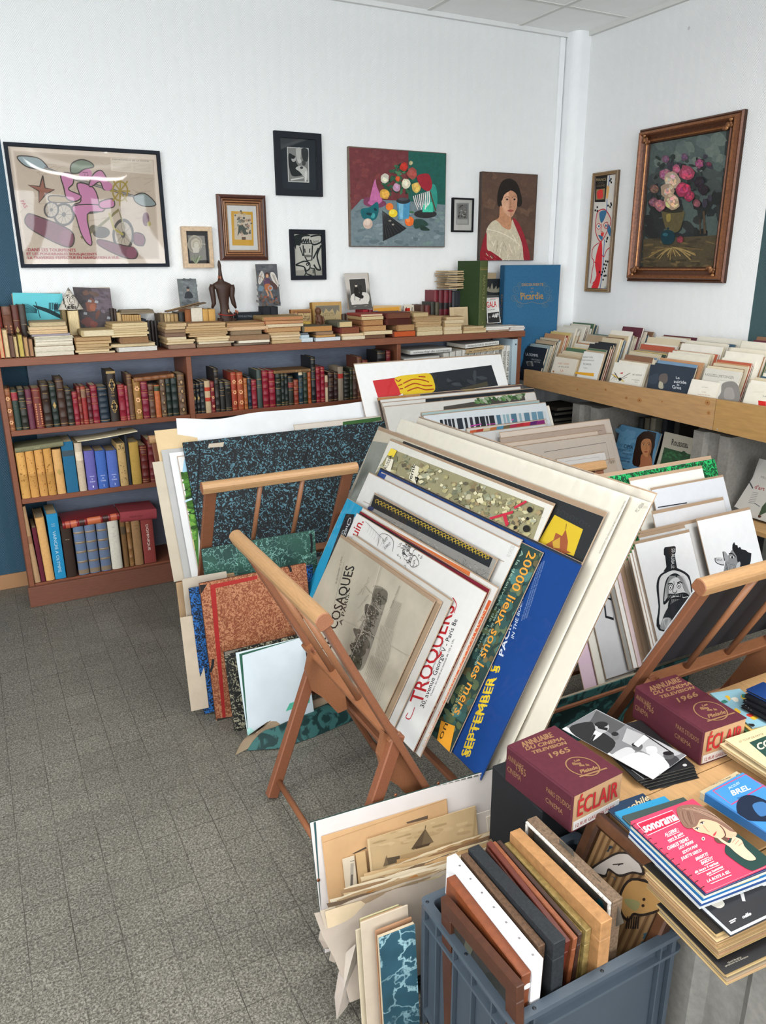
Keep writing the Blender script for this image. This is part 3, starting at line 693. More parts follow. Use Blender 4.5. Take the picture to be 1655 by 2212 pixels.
for cx,cy,r1,cc in((830,520,30,'7d5a6e'),(980,505,28,'6d5064'),(1095,555,36,'95506e'),(1172,560,20,'703448'),(830,640,45,'a8647c'),(918,600,34,'b4647c'),(1000,625,58,'b44f68'),(885,690,62,'d6bda4'),(745,755,36,'7a5a50'),(850,770,55,'c9ab92'),(970,760,58,'b83f60'),(1020,810,40,'a83a58'),(885,855,62,'d4b295'),(740,860,36,'8a5a68'),(790,885,45,'b0707c'),(1080,870,32,'87505a'),(1100,700,40,'2e242c'),(1130,760,40,'2a2028'),(950,1155,26,'8a3a48')):
 c=H(cc);p.ell(cx,cy,r1,r1*1.05,tuple(x*.6 for x in c),0,12,.15)
 for k in range(16):
  a=random.random()*6.3;d=random.uniform(.1,.8)*r1
  p.ell(cx+d*math.cos(a),cy+d*math.sin(a),r1*random.uniform(.16,.4),r1*random.uniform(.1,.22),tuple(min(1,x*random.uniform(.7,1.4))for x in c),a+1.57,9,.1)
q.obj('canvas','oil_paint',r)
# ------ books
GILT='b08a4c'
def rotM(loc,ex,ey,ez,rot=0,axis='Z'):
 M=frameM(loc,ex,ey,ez)
 return M
def lean(M,deg,axis,pivot=(0,0,0)):
 return M@Matrix.Translation(pivot)@Matrix.Rotation(math.radians(deg),4,axis)@Matrix.Translation([-v for v in pivot])
def book(name,label,M,T,D,Hh,cover,page='c9b797',mat='cloth_cover',group=None,cat='book',bands=(),lines=(),labels=(),square=.003,rnd=None,spine_col=None,board=.0026,text=None,tips=None,wob=0.0,spinepic=None,frontpic=None,parts=True,pmat='page_edges'):
 """local frame: x thickness (centred), y from spine (0) to fore-edge (D), z height. Root sits at the base centre."""
 r=thing(name,label,cat,M@Matrix.Translation((0,D/2,0)),group)
 y0=-D/2
 q=MB();x=T/2;rnd=min(.26*T,.009)if rnd is None else rnd
 board=min(board,T*.2)
 sq=square
 cc=H(cover);sc=H(spine_col)if spine_col else cc
 q.box(-x,-x+board,y0+rnd*.5,y0+D,0,Hh,cc,.0008);q.box(x-board,x,y0+rnd*.5,y0+D,0,Hh,cc,.0008)
 zs={0.0,Hh}
 for b in bands:
  z=b*Hh
  for d in(-.004,-.002,.002,.004):zs.add(min(Hh,max(0,z+d)))
 for a,b,c in labels:zs.update((a*Hh,b*Hh))
 for l in lines:
  zs.update((l*Hh-.0007,l*Hh+.0007))
 zs=sorted(zs);rings=[]
 for z in zs:
  up=.0018 if any(abs(z-b*Hh)<.0025 for b in bands)else 0
  rr=[]
  for k in range(7):
   a=math.pi*k/6
   rr.append((-x*math.cos(a)*(1 if up==0 else 1),y0+rnd*.5-(rnd+up)*math.sin(a)-.0003,z))
  rings.append(rr)
 def colf(i,j):
  z=(zs[i]+zs[i+1])/2
  for l in lines:
   if abs(z-l*Hh)<.0007:return GILT
  for a,b,c in labels:
   if a*Hh<=z<=b*Hh:return c
  if any(.002<abs(z-b*Hh)<.004 for b in bands):return tuple(v*.75 for v in sc)
  return sc
 q.strip(rings,colf)
 q.strip([[p for p in rings[0]],[(p[0]*.8,y0+rnd*.8+.002,0.0)for p in rings[0]]],sc,smooth=False)
 q.strip([[(p[0]*.8,y0+rnd*.8+.002,Hh)for p in rings[-1]],[p for p in rings[-1]]],sc,smooth=False)
 ys=y0-rnd*.5-.0011
 if text:
  for(s_,z0,z1,hh,col,ori)in text:
   if ori=='up':
    ctext(q,s_,Vector((hh/2,ys,z0*Hh)),Vector((0,0,(z1-z0)*Hh)),Vector((-hh,0,0)),col)
   elif ori=='down':
    ctext(q,s_,Vector((-hh/2,ys,z1*Hh)),Vector((0,0,-(z1-z0)*Hh)),Vector((hh,0,0)),col)
   else:
    ctext(q,s_,Vector((-ori/2,ys,z0*Hh)),Vector((ori,0,0)),Vector((0,0,hh)),col)
 if spinepic:spinepic(q,x,ys,Hh)
 if frontpic:frontpic(q,x,y0,D,Hh)
 q.obj('cover',mat,r)
 if parts:
  g=MB();a=-x+board;b=x-board;n=3
  e=.0
  g.box(a,b,y0+rnd*.4,y0+D-sq,sq,Hh-sq,page)
  if wob:
   for k in range(max(2,int((b-a)/.004))):
    xx=random.uniform(a,b-.0008);e=random.uniform(.0005,wob)
    g.box(xx,xx+.0009,y0+rnd,y0+D-sq+random.uniform(-.3,1)*e,sq-random.uniform(0,e),Hh-sq+random.uniform(-.2,1)*e,vary(page,.12))
  g.obj('page_block',pmat,r)
 return r
EX,EY,EZ=Vector((1,0,0)),Vector((0,1,0)),Vector((0,0,1))
ORD=['first','second','third','fourth','fifth','sixth','seventh','eighth','ninth','tenth','eleventh','twelfth','thirteenth','fourteenth','fifteenth','sixteenth','seventeenth','eighteenth','nineteenth','twentieth','twenty-first','twenty-second','twenty-third','twenty-fourth','twenty-fifth','twenty-sixth','twenty-seventh','twenty-eighth','twenty-ninth','thirtieth','thirty-first','thirty-second','thirty-third','thirty-fourth','thirty-fifth','thirty-sixth','thirty-seventh','thirty-eighth']
def shelf_row(f,zshelf,rows,where,group,ybase,depth=.13,mat='leather',yset=.012,prefix='leather_book'):
 """rows: (x0,x1,ytop,cover,description,extras) in crop coords at the base line ybase(x)"""
 for k,r in enumerate(rows):
  x0,x1,yt,col,desc=r[:5];ex=dict(r[5])if len(r)>5 else{}
  yb=ybase(x0)
  yf=BF+yset
  a=aY(*f(x0,yb),yf);b=aY(*f(x1,yb),yf)
  xc=(x0+x1)/2
  top=aY(*f(xc,yt),yf).z
  T=abs(b.x-a.x)*.985;Hh=max(.05,top-zshelf)
  D=ex.pop('D',min(depth,Hh*.72)+random.uniform(-.008,.008));ln=ex.pop('lean',random.uniform(-.5,.5));nm=ex.pop('name',prefix);m_=ex.pop('mat',mat)
  M=rotM(((a.x+b.x)/2,yf,zshelf+.0004),EX,EY,EZ)
  if abs(ln)>.8:M=lean(M,ln,'Y',(T/2 if ln>0 else-T/2,0,0))
  if 'bands' not in ex and m_=='leather':
   ex['bands']=random.choice([(.18,.36,.54,.72,.86),(.2,.4,.6,.8),(.17,.34,.66,.84)])
  if 'lines' not in ex and m_=='leather':ex['lines']=random.choice([(.04,.1,.9,.96),(.05,.52,.7,.95),(.06,.94)])
  if m_=='leather' and 'text' not in ex and random.random()<.8:
   w_=T*.6;tt=random.choice(['OEUVRES','HISTOIRE','POESIES','THEATRE','ROMAN','LETTRES','MEMOIRES'])
   ex['text']=[(tt,.76,.79,.0035,GILT,w_),('TOME',.6,.615,.002,GILT,w_*.5)]
  lab=desc if desc.startswith('=')else desc+', '+ORD[k]+' from left, '+where
  ex.setdefault('page',random.choice(['b9a582','a8977a','c5b594','8f7f66']))
  book(nm,lab.lstrip('='),M,T,D,Hh,vary(col,.06),mat=m_,group=group,**ex)
def orn_center(kind):
 def fn(q,x,ys,Hh):
  if kind=='tall':
   for zc in(.3,.72):
    for k in range(5):
     zz=(zc+(k-2)*.05)*Hh;rr=x*(.75-abs(k-2)*.22)
     q.face([(rr*math.cos(a),ys-.0012,zz+rr*.9*math.sin(a))for a in[j*.785 for j in range(8)]],'9a7a44')
     q.face([(rr*.5*math.cos(a),ys-.0014,zz+rr*.45*math.sin(a))for a in[j*.785 for j in range(8)]],'2a1f16')
   q.face([(-x,ys-.001,Hh*.945),(x,ys-.001,Hh*.945),(x,ys-.001,Hh*.99),(-x,ys-.001,Hh*.99)],'9a7f4c')
  elif kind=='lozenge':
   q.face([(0,ys-.001,Hh*.42),(x*.55,ys-.001,Hh*.5),(0,ys-.001,Hh*.58),(-x*.55,ys-.001,Hh*.5)],'a98c50')
  elif kind=='panel':
   for k in range(9):
    zz=Hh*(.12+k*.06)
    for sx in(-1,1):q.face([(sx*x*.5+x*.2*math.cos(a),ys-.001,zz+x*.25*math.sin(a))for a in[j*1.05 for j in range(6)]],'b5764e')
  elif kind=='tooled':
   for k in range(4):
    zz=Hh*(.14+k*.22)
    q.face([(x*.6*math.cos(a),ys-.001,zz+x*.9*math.sin(a))for a in[j*1.57 for j in range(4)]],'3a2a1c')
    q.face([(x*.3*math.cos(a),ys-.0012,zz+x*.5*math.sin(a))for a in[j*.785 for j in range(8)]],'a08058')
  elif kind=='flower':
   for k in range(3):
    zz=Hh*(.2+k*.28)
    for j in range(6):
     a=j*1.047;q.face([(x*.45*math.cos(a)+x*.22*math.cos(b),ys-.001,zz+x*.5*math.sin(a)+x*.25*math.sin(b))for b in[i*1.05 for i in range(6)]],'e0a878')
 return fn
B4=crop(0,740,420);B6=crop(380,740,800);B5=crop(0,920,420)
G1='leather books on the upper left shelf'
shelf_row(B4,S1,[(80,137,388,'8a5534','tan book with a gilt scrolled spine',dict(spinepic=orn_center('flower'))),(140,194,400,'25342c','dark green book with a red label',dict(labels=[(.74,.94,'8a2a34')],bands=())),(196,256,392,'27261f','very dark green ribbed leather book',dict()),(258,312,395,'5a2336','plum coloured smooth book',dict(bands=(),lines=(.66,.7))),(315,388,385,'6b2a22','wide red-brown book with a gilt panel',dict(spinepic=orn_center('panel'),bands=())),(390,462,340,'2e1f17','tall dark brown ribbed book',dict()),(465,519,345,'222b26','dark green book with a gilt lozenge',dict(spinepic=orn_center('lozenge'))),(522,590,300,'3a251c','tall brown ribbed leather book',dict()),(592,646,388,'2b2722','grey-brown ribbed leather book',dict()),(648,693,415,'7d1d2a','low bright red book',dict()),(695,722,370,'6e2822','thin worn red-brown book',dict()),(724,766,370,'86201f','red book with a tan label',dict(labels=[(.7,.93,'7a5a44')],bands=())),(768,805,385,'4f1a20','dark red book with gilt dots',dict()),(806,862,360,'74182a','crimson ribbed leather book',dict()),(864,948,372,'1b2733','wide navy ribbed leather book',dict(bands=(.12,.28,.44,.6,.76,.9))),(952,1030,235,'241b15','very tall black book with gilt arabesques',dict(bands=(),lines=(),spinepic=orn_center('tall'),text=[('HISTOIRE',.56,.58,.005,GILT,.014),('DE FRANCE',.5,.52,.005,GILT,.014)])),(1035,1093,355,'80182a','red leather book beside the black gilt one',dict(bands=(.3,.7))),(1094,1117,365,'8a2a3c','thin rose red book',dict()),(1118,1162,265,'5a3a26','tall plain brown book',dict(bands=())),(1165,1228,305,'8d6430','ochre book with a floral stamped spine',dict(bands=(),spinepic=orn_center('flower'))),(1230,1288,330,'741a2e','crimson book under the lying book',dict()),(1290,1337,350,'5a3a2c','mid brown ribbed book',dict()),(1340,1387,360,'a2522a','orange-brown book with a dark label',dict(labels=[(.82,.97,'2c3a24')],bands=())),(1390,1436,285,'5a4634','grey-brown book with oval tooling',dict(spinepic=orn_center('tooled'))),(1438,1480,275,'1d261f','dark green ribbed book',dict()),(1483,1536,275,'1f2a26','blackish green ribbed book',dict()),(1540,1602,262,'5c4430','brown book tooled with diamonds, next to the upright',dict(spinepic=orn_center('tooled'))),],'upper left shelf',G1,lambda x:755-(x-80)*.045)
def lying(name,label,f,p0,p1,thick_px,yf,z,D,col,page='c5b594',mat='leather',group=None,**k):
 """book lying with its spine to the viewer, spine from p0 to p1 (bottom edge px)"""
 a=aY(*f(*p0),yf);b=aY(*f(*p1),yf);d=b-a;L=d.length
 t=aY(*f(p0[0],p0[1]-thick_px),yf).z-a.z
 ez=d.normalized();ey=Vector((0,1,0));ex=ey.cross(ez)
 M=frameM(a+ex*(t/2),ex,ey,ez)
 return book(name,label,M,t,D,L,col,page,mat,group,**k)
lying('leather_book','tooled tan book lying on top of books on the upper left shelf',B4,(1138,302),(1480,264),38,BF+.005,0,.12,'7a4c2c',bands=(.2,.4,.6,.8),lines=(.05,.95),spinepic=None)
G2='leather books on the upper middle shelf'
shelf_row(B6,S1,[(160,191,340,'17181a','black book with gilt ornaments, beside the upright',dict(spinepic=orn_center('lozenge'))),(193,222,340,'17181a','black book with gilt ornaments',dict(spinepic=orn_center('lozenge'))),(224,262,332,'26282c','dark slate ribbed book',dict()),(264,312,325,'b39a78','beige book with two red labels',dict(labels=[(.68,.8,'a83c28'),(.36,.48,'a83c28')],bands=(),mat='cloth_cover')),(314,346,330,'701c24','red book with swirled gilt',dict(spinepic=orn_center('flower'))),(349,387,218,'2b2622','tall charcoal worn leather book',dict()),(390,431,325,'22211f','black book with arched panels',dict(bands=(.75,))),(434,486,325,'232220','wide black book with arched panels',dict(bands=(.75,))),(489,536,252,'8e3520','orange-red book with gilt sprays',dict(bands=(),spinepic=orn_center('flower'))),(539,591,252,'944022','second orange-red book with gilt sprays',dict(bands=(),spinepic=orn_center('flower'))),(593,623,302,'9c5a2c','tan and orange tooled book',dict()),(626,656,288,'1c2a38','narrow navy book',dict()),(658,702,316,'851e2c','red ribbed book',dict()),(705,748,232,'38413c','grey-green tall smooth book',dict(bands=(),lines=(.55,.6,.75))),(751,804,237,'7b1526','wide crimson book',dict()),(806,859,237,'7b1526','wide crimson book of a pair',dict()),(862,906,247,'1f2822','dark green ribbed book under the lying book',dict()),(908,936,247,'1d2621','narrow dark green book',dict()),(938,966,247,'1d2621','narrow dark green book of a set',dict()),(968,1011,282,'26261f','dark book with a red label',dict(labels=[(.6,.78,'7a2a2a')],bands=())),(1014,1053,316,'7d3022','red-brown low book',dict()),(1056,1092,242,'1f343c','blue-green book with a torn cap',dict(labels=[(.88,1.0,'b5a68c')])),(1094,1130,235,'262f22','moss green book',dict()),(1133,1160,250,'9a4722','narrow orange book',dict()),(1163,1201,122,'1a1a1c','very tall black book',dict()),(1203,1239,206,'7e1326','crimson book beside the tall black book',dict()),(1242,1276,206,'7e1326','crimson book',dict()),(1278,1302,280,'b8a488','thin cream book',dict(labels=[(.55,.75,'7a4038')],bands=(),mat='cloth_cover')),(1305,1350,250,'2e1a18','dark brown ribbed book',dict()),(1353,1386,250,'301d1a','narrow dark brown book',dict()),(1388,1433,207,'8a7c6a','taupe book with a red label',dict(labels=[(.66,.8,'9c2f26')],bands=(),mat='cloth_cover')),(1436,1485,250,'1f211c','black-green book with many ribs',dict(bands=(.15,.3,.45,.6,.75,.9))),(1487,1510,220,'2c3122','thin olive book',dict()),(1513,1548,220,'4a342c','brown speckled book',dict()),(1550,1590,120,'5a3020','tall brown book behind the poster corner',dict()),(1595,1640,150,'6a2c22','red-brown book behind the poster corner',dict()),(1720,1790,70,'1a1616','tall black book near the right upright',dict()),(1795,1830,70,'6a1a22','tall dark red book near the right upright',dict()),],'upper middle shelf',G2,lambda x:660-(x-160)*.055)
lying('hardback_book','brown book lying across the green books on the upper middle shelf',B6,(832,243),(1146,222),26,BF+.005,0,.13,'6e5236',mat='cloth_cover',lines=(.03,.97),text=[('G.L.F.',.58,.74,.008,'b59a68','up')])
G3='large books on the middle left shelf'
spots=[(random.uniform(-.8,.8),random.uniform(.1,.95))for _ in range(40)]
def brown_spots(q,x,ys,Hh):
 for k in range(14):
  px_,pz=random.uniform(-.75,.75)*x,random.uniform(.08,.95)*Hh;rr=random.uniform(.0008,.003)
  q.face([(px_+rr*math.cos(a),ys-.0008,pz+rr*1.2*math.sin(a))for a in[j*.9 for j in range(7)]],'8a5a26')
def blocks(q,x,ys,Hh):
 for k in range(34):
  px_,pz=random.uniform(-.8,.6)*x,random.choice([random.uniform(.08,.55),random.uniform(.78,.97)])*Hh;ww,hh=random.uniform(.002,.005),random.uniform(.002,.006)
  q.face([(px_,ys-.0008,pz),(px_+ww,ys-.0008,pz),(px_+ww,ys-.0008,pz+hh),(px_,ys-.0008,pz+hh)],random.choice(['6b5a36','8a7a52','57492e']))
CO=lambda n:[("oeuvres",.34,.36,.006,'cfd4ea',.020),('de',.27,.29,.007,'cfd4ea',.008),('Colette',.2,.22,.008,'cfd4ea',.022),(n,.06,.08,.010,'cfd4ea',.005)]
TAN=dict(mat='cloth_cover',bands=(.45,.475),lines=(),spinepic=brown_spots,name='hardback_book')
CL=dict(mat='cloth_cover',bands=(),lines=(),name='hardback_book')
shelf_row(B5,S2,[(188,268,195,'c08e4e','spotted yellow-tan book, outermost of four',TAN),(270,343,190,'be8c4c','spotted yellow-tan book',TAN),(346,418,184,'bb894a','spotted yellow-tan book',TAN),(420,490,182,'b58446','spotted yellow-tan book',TAN),(495,570,195,'c79a62','smooth tan book with a small diamond',dict(CL,spinepic=orn_center('lozenge'))),(576,678,130,'1f5a7c','tall blue slipcased book with a dark square',dict(CL,labels=[(.72,.83,'39474f')],rnd=.001)),(684,749,140,'b3a28e','greige book with a framed paper label',dict(CL,labels=[(.64,.82,'d0bfa8')])),(756,844,208,'5f5a9c','purple book, volume 1 of the lettered set',dict(CL,text=CO('1'))),(848,936,208,'3b5aa0','blue book, volume 2 of the lettered set',dict(CL,text=CO('2'))),(940,1031,206,'4a5fa4','blue book, volume 3 of the lettered set',dict(CL,text=CO('3'))),(1035,1106,145,'b0905e','tan book with a checkered pattern',dict(CL,spinepic=blocks)),(1108,1132,70,'20242a','thin black book',dict(CL)),(1136,1219,135,'a1813e','olive tan book',dict(CL,lines=(.3,.5,.85))),(1224,1286,165,'551a16','dark red ribbed book',dict(D=.15)),(1290,1350,115,'5f1d20','taller dark red book',dict(D=.15)),],'middle left shelf',G3,lambda x:622-(x-188)*.085,depth=.17,yset=.01)
lying('hardback_book','sage green book lying slanted over the spotted tan books',B5,(124,193),(534,132),42,BF+.004,0,.14,'6e6c52',mat='cloth_cover',text=[('LES BELLES',.38,.5,.006,'a9a586','up')])
mg=aY(*B5(660,137),BF-.004);mh=aY(*B5(1170,48),BF-.004)
q=MB();d_=mh-mg;n=10;rings=[]
for k in range(n+1):
 t=k/n;p0=Vector((d_.x*t,0,d_.z*(t**1.5)))
 rings.append([p0+Vector((0,0,0)),p0+Vector((0,.17,-.012)),p0+Vector((0,.17,-.008)),p0+Vector((0,0,.004))])
q.strip(rings,lambda i,j:'cfc3a4' if j in(2,3)else 'b8ab8e',closed=True,caps=True,smooth=False)
tag(q.obj('thin_magazine','paper',None,Matrix.Translation(mg)),'thin cream magazine bending over the blue and purple books, middle left shelf','magazine')
G4='large books on the bottom left shelf'
def tanbands(q,x,ys,Hh):pass
GB=dict(CL,labels=[(.02,.1,'7d6c58'),(.23,.27,'7d6c58'),(.42,.46,'7d6c58'),(.6,.64,'7d6c58'),(.79,.83,'7d6c58'),(.94,.99,'7d6c58')],bands=(.25,.44,.62,.81),mat='gloss_cover')
shelf_row(B5,S0+.002,[(300,356,672,'a58561','beige faded book leaning on the end panel',dict(CL,labels=[(.52,.62,'8a6248')],lean=-2.5)),(358,397,855,'5a1c2c','thin wine red book',dict(CL,lean=-1.6)),(399,476,770,'c0955e','cream boxed book',dict(CL,lean=-1.5)),(478,572,738,'1f81ac','bright teal book lettered down the spine',dict(CL,rnd=.002,text=[('VAINCRE A OLYMPIE',.1,.74,.014,'a9c4cc','down'),('MAURICE',.84,.86,.005,'a9c4cc',.016),('GENEVOIX',.81,.83,.005,'a9c4cc',.016)])),(578,667,835,'32231c','dark chocolate brown book',dict(CL,text=[('ROBERT DEBRE',.72,.735,.004,'b0a088',.018)])),(680,771,815,'5a6880','grey-blue banded book in plastic',GB),(775,866,805,'5a6880','grey-blue banded book in plastic',GB),(872,960,795,'5a6880','grey-blue banded book in plastic',GB),(965,1057,765,'c3bfae','white book',dict(CL,text=[('YVES GANDON',.8,.815,.004,'6a675c',.014),('DU',.67,.68,.004,'6a675c',.005),('BONHEUR',.63,.645,.004,'6a675c',.014)])),(1070,1112,750,'6e5030','narrow brown book with a dark label',dict(CL,labels=[(.63,.78,'4a3c2c')])),(1116,1156,742,'7e5a34','mottled brown ribbed book',dict()),(1160,1236,735,'8d6a4a','light brown paper-covered book',dict(CL,text=[('MEMOIRES',.76,.775,.004,'4a3828',.016),('DE GUERRE',.7,.715,.004,'4a3828',.014)])),(1240,1341,715,'7c3530','brick red book with white lettering',dict(CL,rnd=.003,text=[('DOMINIQUE',.25,.74,.012,'ddd0c4','down')])),],'bottom left shelf',G4,lambda x:1365-(x-300)*.145,depth=.17,yset=.01)
lying('hardback_book','glossy red gilt-panelled book lying on the grey-blue banded books',B5,(528,822),(1012,742),62,BF+.004,0,.16,'7a1a1c',mat='gloss_cover',labels=[(.05,.12,'a04a34'),(.14,.24,'b0583c'),(.29,.38,'3c1a16'),(.43,.66,'b4603c'),(.7,.8,'3c1a16'),(.84,.95,'b0583c')],bands=(.03,.26,.4,.68,.82))
lying('hardback_book','rose red book lying at the right end of the bottom left shelf',B5,(1020,738),(1330,706),88,BF+.004,0,.16,'8d3a40',mat='cloth_cover',text=[('VICTOR HUGO',.25,.6,.006,'4a1c20','up')])
B7=crop(740,560,1240)
for(nm,lab,p0,p1,tp,col,txt,tc)in(('hardback_book','white-spined book lettered sainte-foy, lying on the right bay of the bookcase',(485,655),(780,632),28,'cfcfcb','sainte-foy de conques','2a2a2a'),('hardback_book','white-spined book lettered navarre, lying on the right bay of the bookcase',(440,714),(692,690),40,'c6c6c2','NAVARRE ROMANE','1c1c1c'),('hardback_book','white-spined book lettered perigord, topmost of the pair below the bookcase top',(878,612),(1118,583),27,'cfcec8','PERIGORD ROMAN','1c1c1c'),('hardback_book','tan-spined book lettered autun, under the perigord book',(885,647),(1152,613),30,'b59c76','le monde d\'autun','3a2c1c')):
 lying(nm,lab,B7,p0,p1,tp,BF+.01,0,.2,col,page='d8d2c4',mat='card_cover',group=None,rnd=.001,text=[(txt,.07,.95,tp*.302*.00112,tc,'up')])
B8=crop(750,700,1250)
for k in range(11):
 xx=690+k*45;zt=205-k*6.5
 big=k>=9
 words={9:'ART ORLANDAIS',10:'ART IRLANDAIS'}
 x0=xx if not big else 1112+(k-9)*29
 a=aY(*B8(x0,zt),BF+.03);b=aY(*B8(x0+(40 if not big else 26),zt),BF+.03)
 zz=S1;a.z=aY(*B8(x0,zt if not big else 155),BF+.03).z
 T=abs(b.x-a.x)*.97
 M=rotM(((a.x+b.x)/2,BF+.03,zz+.0004),EX,EY,EZ)
 book('hardback_book','white-spined art book with black lettering, '+ORD[k]+' from the left behind the yellow poster',M,T,.17,a.z-zz,'d2d0c8','cfc8b8','card_cover','white art books in the right bay',rnd=.002,text=[(words.get(k,'ROMANE'),.12,.86,T*.62,'232323','up')])
a=aY(*B8(1180,110),BF+.004);b=aY(*B8(1215,420),BF+.004)
q=MB();q.box(-.018,.018,0,.2,0,a.z-S1,'a9bcc6',.002);q.tube([(.004,-.001,a.z-S1-.03),(.004,.004,a.z-S1-.03)],.005,'3a4248',8)
o=q.obj('box_file','plastic',None,Matrix.Translation(((aY(*B8(1185,300),BF+.004).x+aY(*B8(1213,300),BF+.004).x)/2-.004,BF+.004,S1+.0004)));tag(o,'pale blue-grey box file at the right end of the bookcase','box file')
# ------ things on the bookcase top
T1=crop(0,560,400);T2=crop(380,560,780);T3=crop(740,560,1240)
PAGES=['c9b48f','bfa882','d2c2a2','b89e76','c4ac88','cdbb9b','a98f6c']
COVS=['a8875f','94765a','b0946c','8a6d52','bfa67e','9c7f60','7d6450']
def stack(f,x0,x1,yb,items,where,group,yf=BF+.004,hd=.165):
 a=aY(*f(x0,yb),yf);b=aY(*f(x1,yb),yf);up=aY(*f(x0,yb-100),yf)
 mx=(b.x-a.x)/(x1-x0);mz=(up.z-a.z)/100
 z=BT+.0006;full=[]
 for it in items:
  if it[3]in 'pr' and it[0]>36:full+=[(it[0]*.45,it[1],it[2]-random.uniform(0,14))+tuple(it[3:]),(it[0]*.55,it[1]+random.uniform(-4,10),it[2])+tuple(it[3:])]
  else:full.append(it)
 items=full;n=len(items)
 for k,it in enumerate(items):
  th,dx0,dx1,kind,cov,pg=(list(it)+[None,None])[:6]
  t=th*mz*.90;xa=a.x+dx0*mx;xb=b.x+dx1*mx
  cov=cov or random.choice(COVS);pg=pg or random.choice(PAGES)
  nm='bottom' if k==0 else 'topmost' if k==n-1 else ORD[k]+' up'
  what={'p':'tan paperback','r':'ragged uncut paperback','h':'hardback','w':'white-edged book','b':'brown-backed book'}[kind]
  lab='%s, %s in %s'%(what,nm,where)
  jy=random.uniform(0,.010)
  M=frameM((xa,yf+jy+hd/2,z+t/2),EZ,EX,EY)
  M=M@Matrix.Rotation(math.radians(random.uniform(-3.2,3.2)),4,'X')
  M=M@Matrix.Translation((0,0,-hd/2))
  D=xb-xa
  if kind in 'hwb':
   book('hardback_book' if kind!='w' else 'paperback_book',lab,M,t,D,hd,cov,pg,'cloth_cover',group,square=.002 if kind!='w' else .0004,board=.0022 if kind!='w' else .0007)
  else:
   book('paperback_book',lab,M,t,D,hd,cov,pg,'old_paper',group,square=.0003,board=.0007,rnd=.001,wob=.0035 if kind=='p' else .008)
  z+=t+.0004
ST=lambda s:'the '+s
stack(T1,316,672,882,[(96,0,0,'r','a89878','cfc6b4'),(98,4,-4,'r','a08c70','d6cdbb'),(22,-6,-20,'p','8a8288','9a9298'),(38,-20,-30,'p','b29a74','d2b48e'),(32,-14,-30,'p','ae9a78','c9b08c'),(44,2,-36,'h','9d8c6c','b8a684')],'the pile beside the small upright books','piles of old books on the bookcase')
stack(T1,715,1040,882,[(16,0,0,'p','c8b694','d2c0a0'),(22,-25,-50,'p','a88c66','cbb690'),(26,-28,-38,'p','94744e','b59a72'),(30,-14,-45,'p','8c6c48','b39870'),(26,-24,-30,'p','98784e','bb9e76'),(44,-20,-20,'b','8a6a48','a98a64'),(64,42,8,'h','a8946c','cfc0a0')],'second pile from the left on the bookcase','piles of old books on the bookcase')
stack(T1,1052,1412,870,[(46,4,0,'w','8a8276','c6c3bc'),(32,-45,-10,'h','b8a27a','c7b491'),(68,46,-62,'b','7d5d44','8a6a4c'),(42,-25,-62,'p','b0966c','cbb790'),(40,-25,-66,'p','b0946a','c6b18a'),(48,-25,-66,'p','b69c72','cbb791')],'third pile from the left','piles of old books on the bookcase')
stack(T2,10,190,848,[(46,-62,0,'b','7a6252','8c7260'),(42,-80,-8,'p','b29a72','c9b692'),(28,-80,-86,'p','b59b76','d0bfa0'),(40,-78,-74,'b','6e5648','7a6252'),(34,-82,-78,'b','82684e','93795e'),(56,-82,-74,'p','a88e68','c0a782')],'fourth pile from the left on the bookcase','piles of old books on the bookcase')
stack(T2,205,530,846,[(34,0,-22,'b','7c6654','8a725c'),(24,6,0,'p','cfc0a2','d6c9ae'),(46,0,-40,'p','b59b74','cdb892'),(40,-70,-54,'p','9c7d5a','b99c76'),(42,-96,-52,'p','a3845c','b4966e'),(48,-82,-66,'p','9c7a5a','b89c74')],'pile before the carved torso','piles of old books on the bookcase')
stack(T2,520,852,832,[(22,6,-8,'b','6e6054','857565'),(26,50,-4,'w','9a8c78','d8cfbd'),(54,-36,2,'h','7a5f48','8b6e54'),(44,-12,-70,'h','73604a','86725a'),(36,-48,-12,'p','ad8a68','c7a684'),(38,-46,-28,'p','9c7c58','b08a66')],'pile in front of the black lettered box','piles of old books on the bookcase')
stack(T2,862,1128,822,[(30,0,0,'p','a88c66','b89e78'),(28,2,-6,'p','a68a64','c5ae88'),(24,4,0,'p','b09470','cdb795'),(28,-14,-10,'p','a08058','c0a47c'),(46,-52,0,'h','8e6040','b08a60'),(32,-46,24,'p','c2ac86','d4c3a2'),(34,-50,28,'h','9a5c40','b88a64'),(40,-58,26,'h','8a7248','ad7a56')],'tall reddish pile near the middle of the bookcase','piles of old books on the bookcase')
stack(T2,1120,1236,806,[(40,0,0,'w','9ab0bc','c2ccd0'),(30,-2,-40,'w','8ea4b0','b2c0c6'),(20,-2,-40,'b','4a4c50','70747a')],'low pale blue pile','piles of old books on the bookcase')
stack(T2,1252,1478,797,[(36,0,0,'w','8f9aa2','c5c9cc'),(24,14,-40,'b','a07a4a','b88c58'),(32,20,-56,'b','7c6450','93775e'),(58,-108,-70,'h','5e5848','b3824e')],'the pile topped by a dark cloth book','piles of old books on the bookcase')
stack(T3,8,168,616,[(28,0,0,'w','b0a07e','cfc4aa'),(20,-4,-10,'p','ad8d66','cdb692'),(50,-18,-40,'h','6a2e28','7d4a36'),(46,-30,-90,'h','5c5a4a','c8ae80')],'pile topped by a slanting green-grey book','piles of old books on the bookcase')
stack(T3,175,360,602,[(28,-20,-48,'b','5e4232','6f5240'),(30,-24,0,'w','9a8056','d0bd98'),(42,-32,-44,'h','8a5c3c','b48a5e'),(46,-30,-62,'h','7e5234','a87c52'),(26,-35,-64,'p','a68a62','ccb78e'),(20,-38,-66,'h','8a3a30','c9b292')],'pile under the small dark figurine','piles of old books on the bookcase')
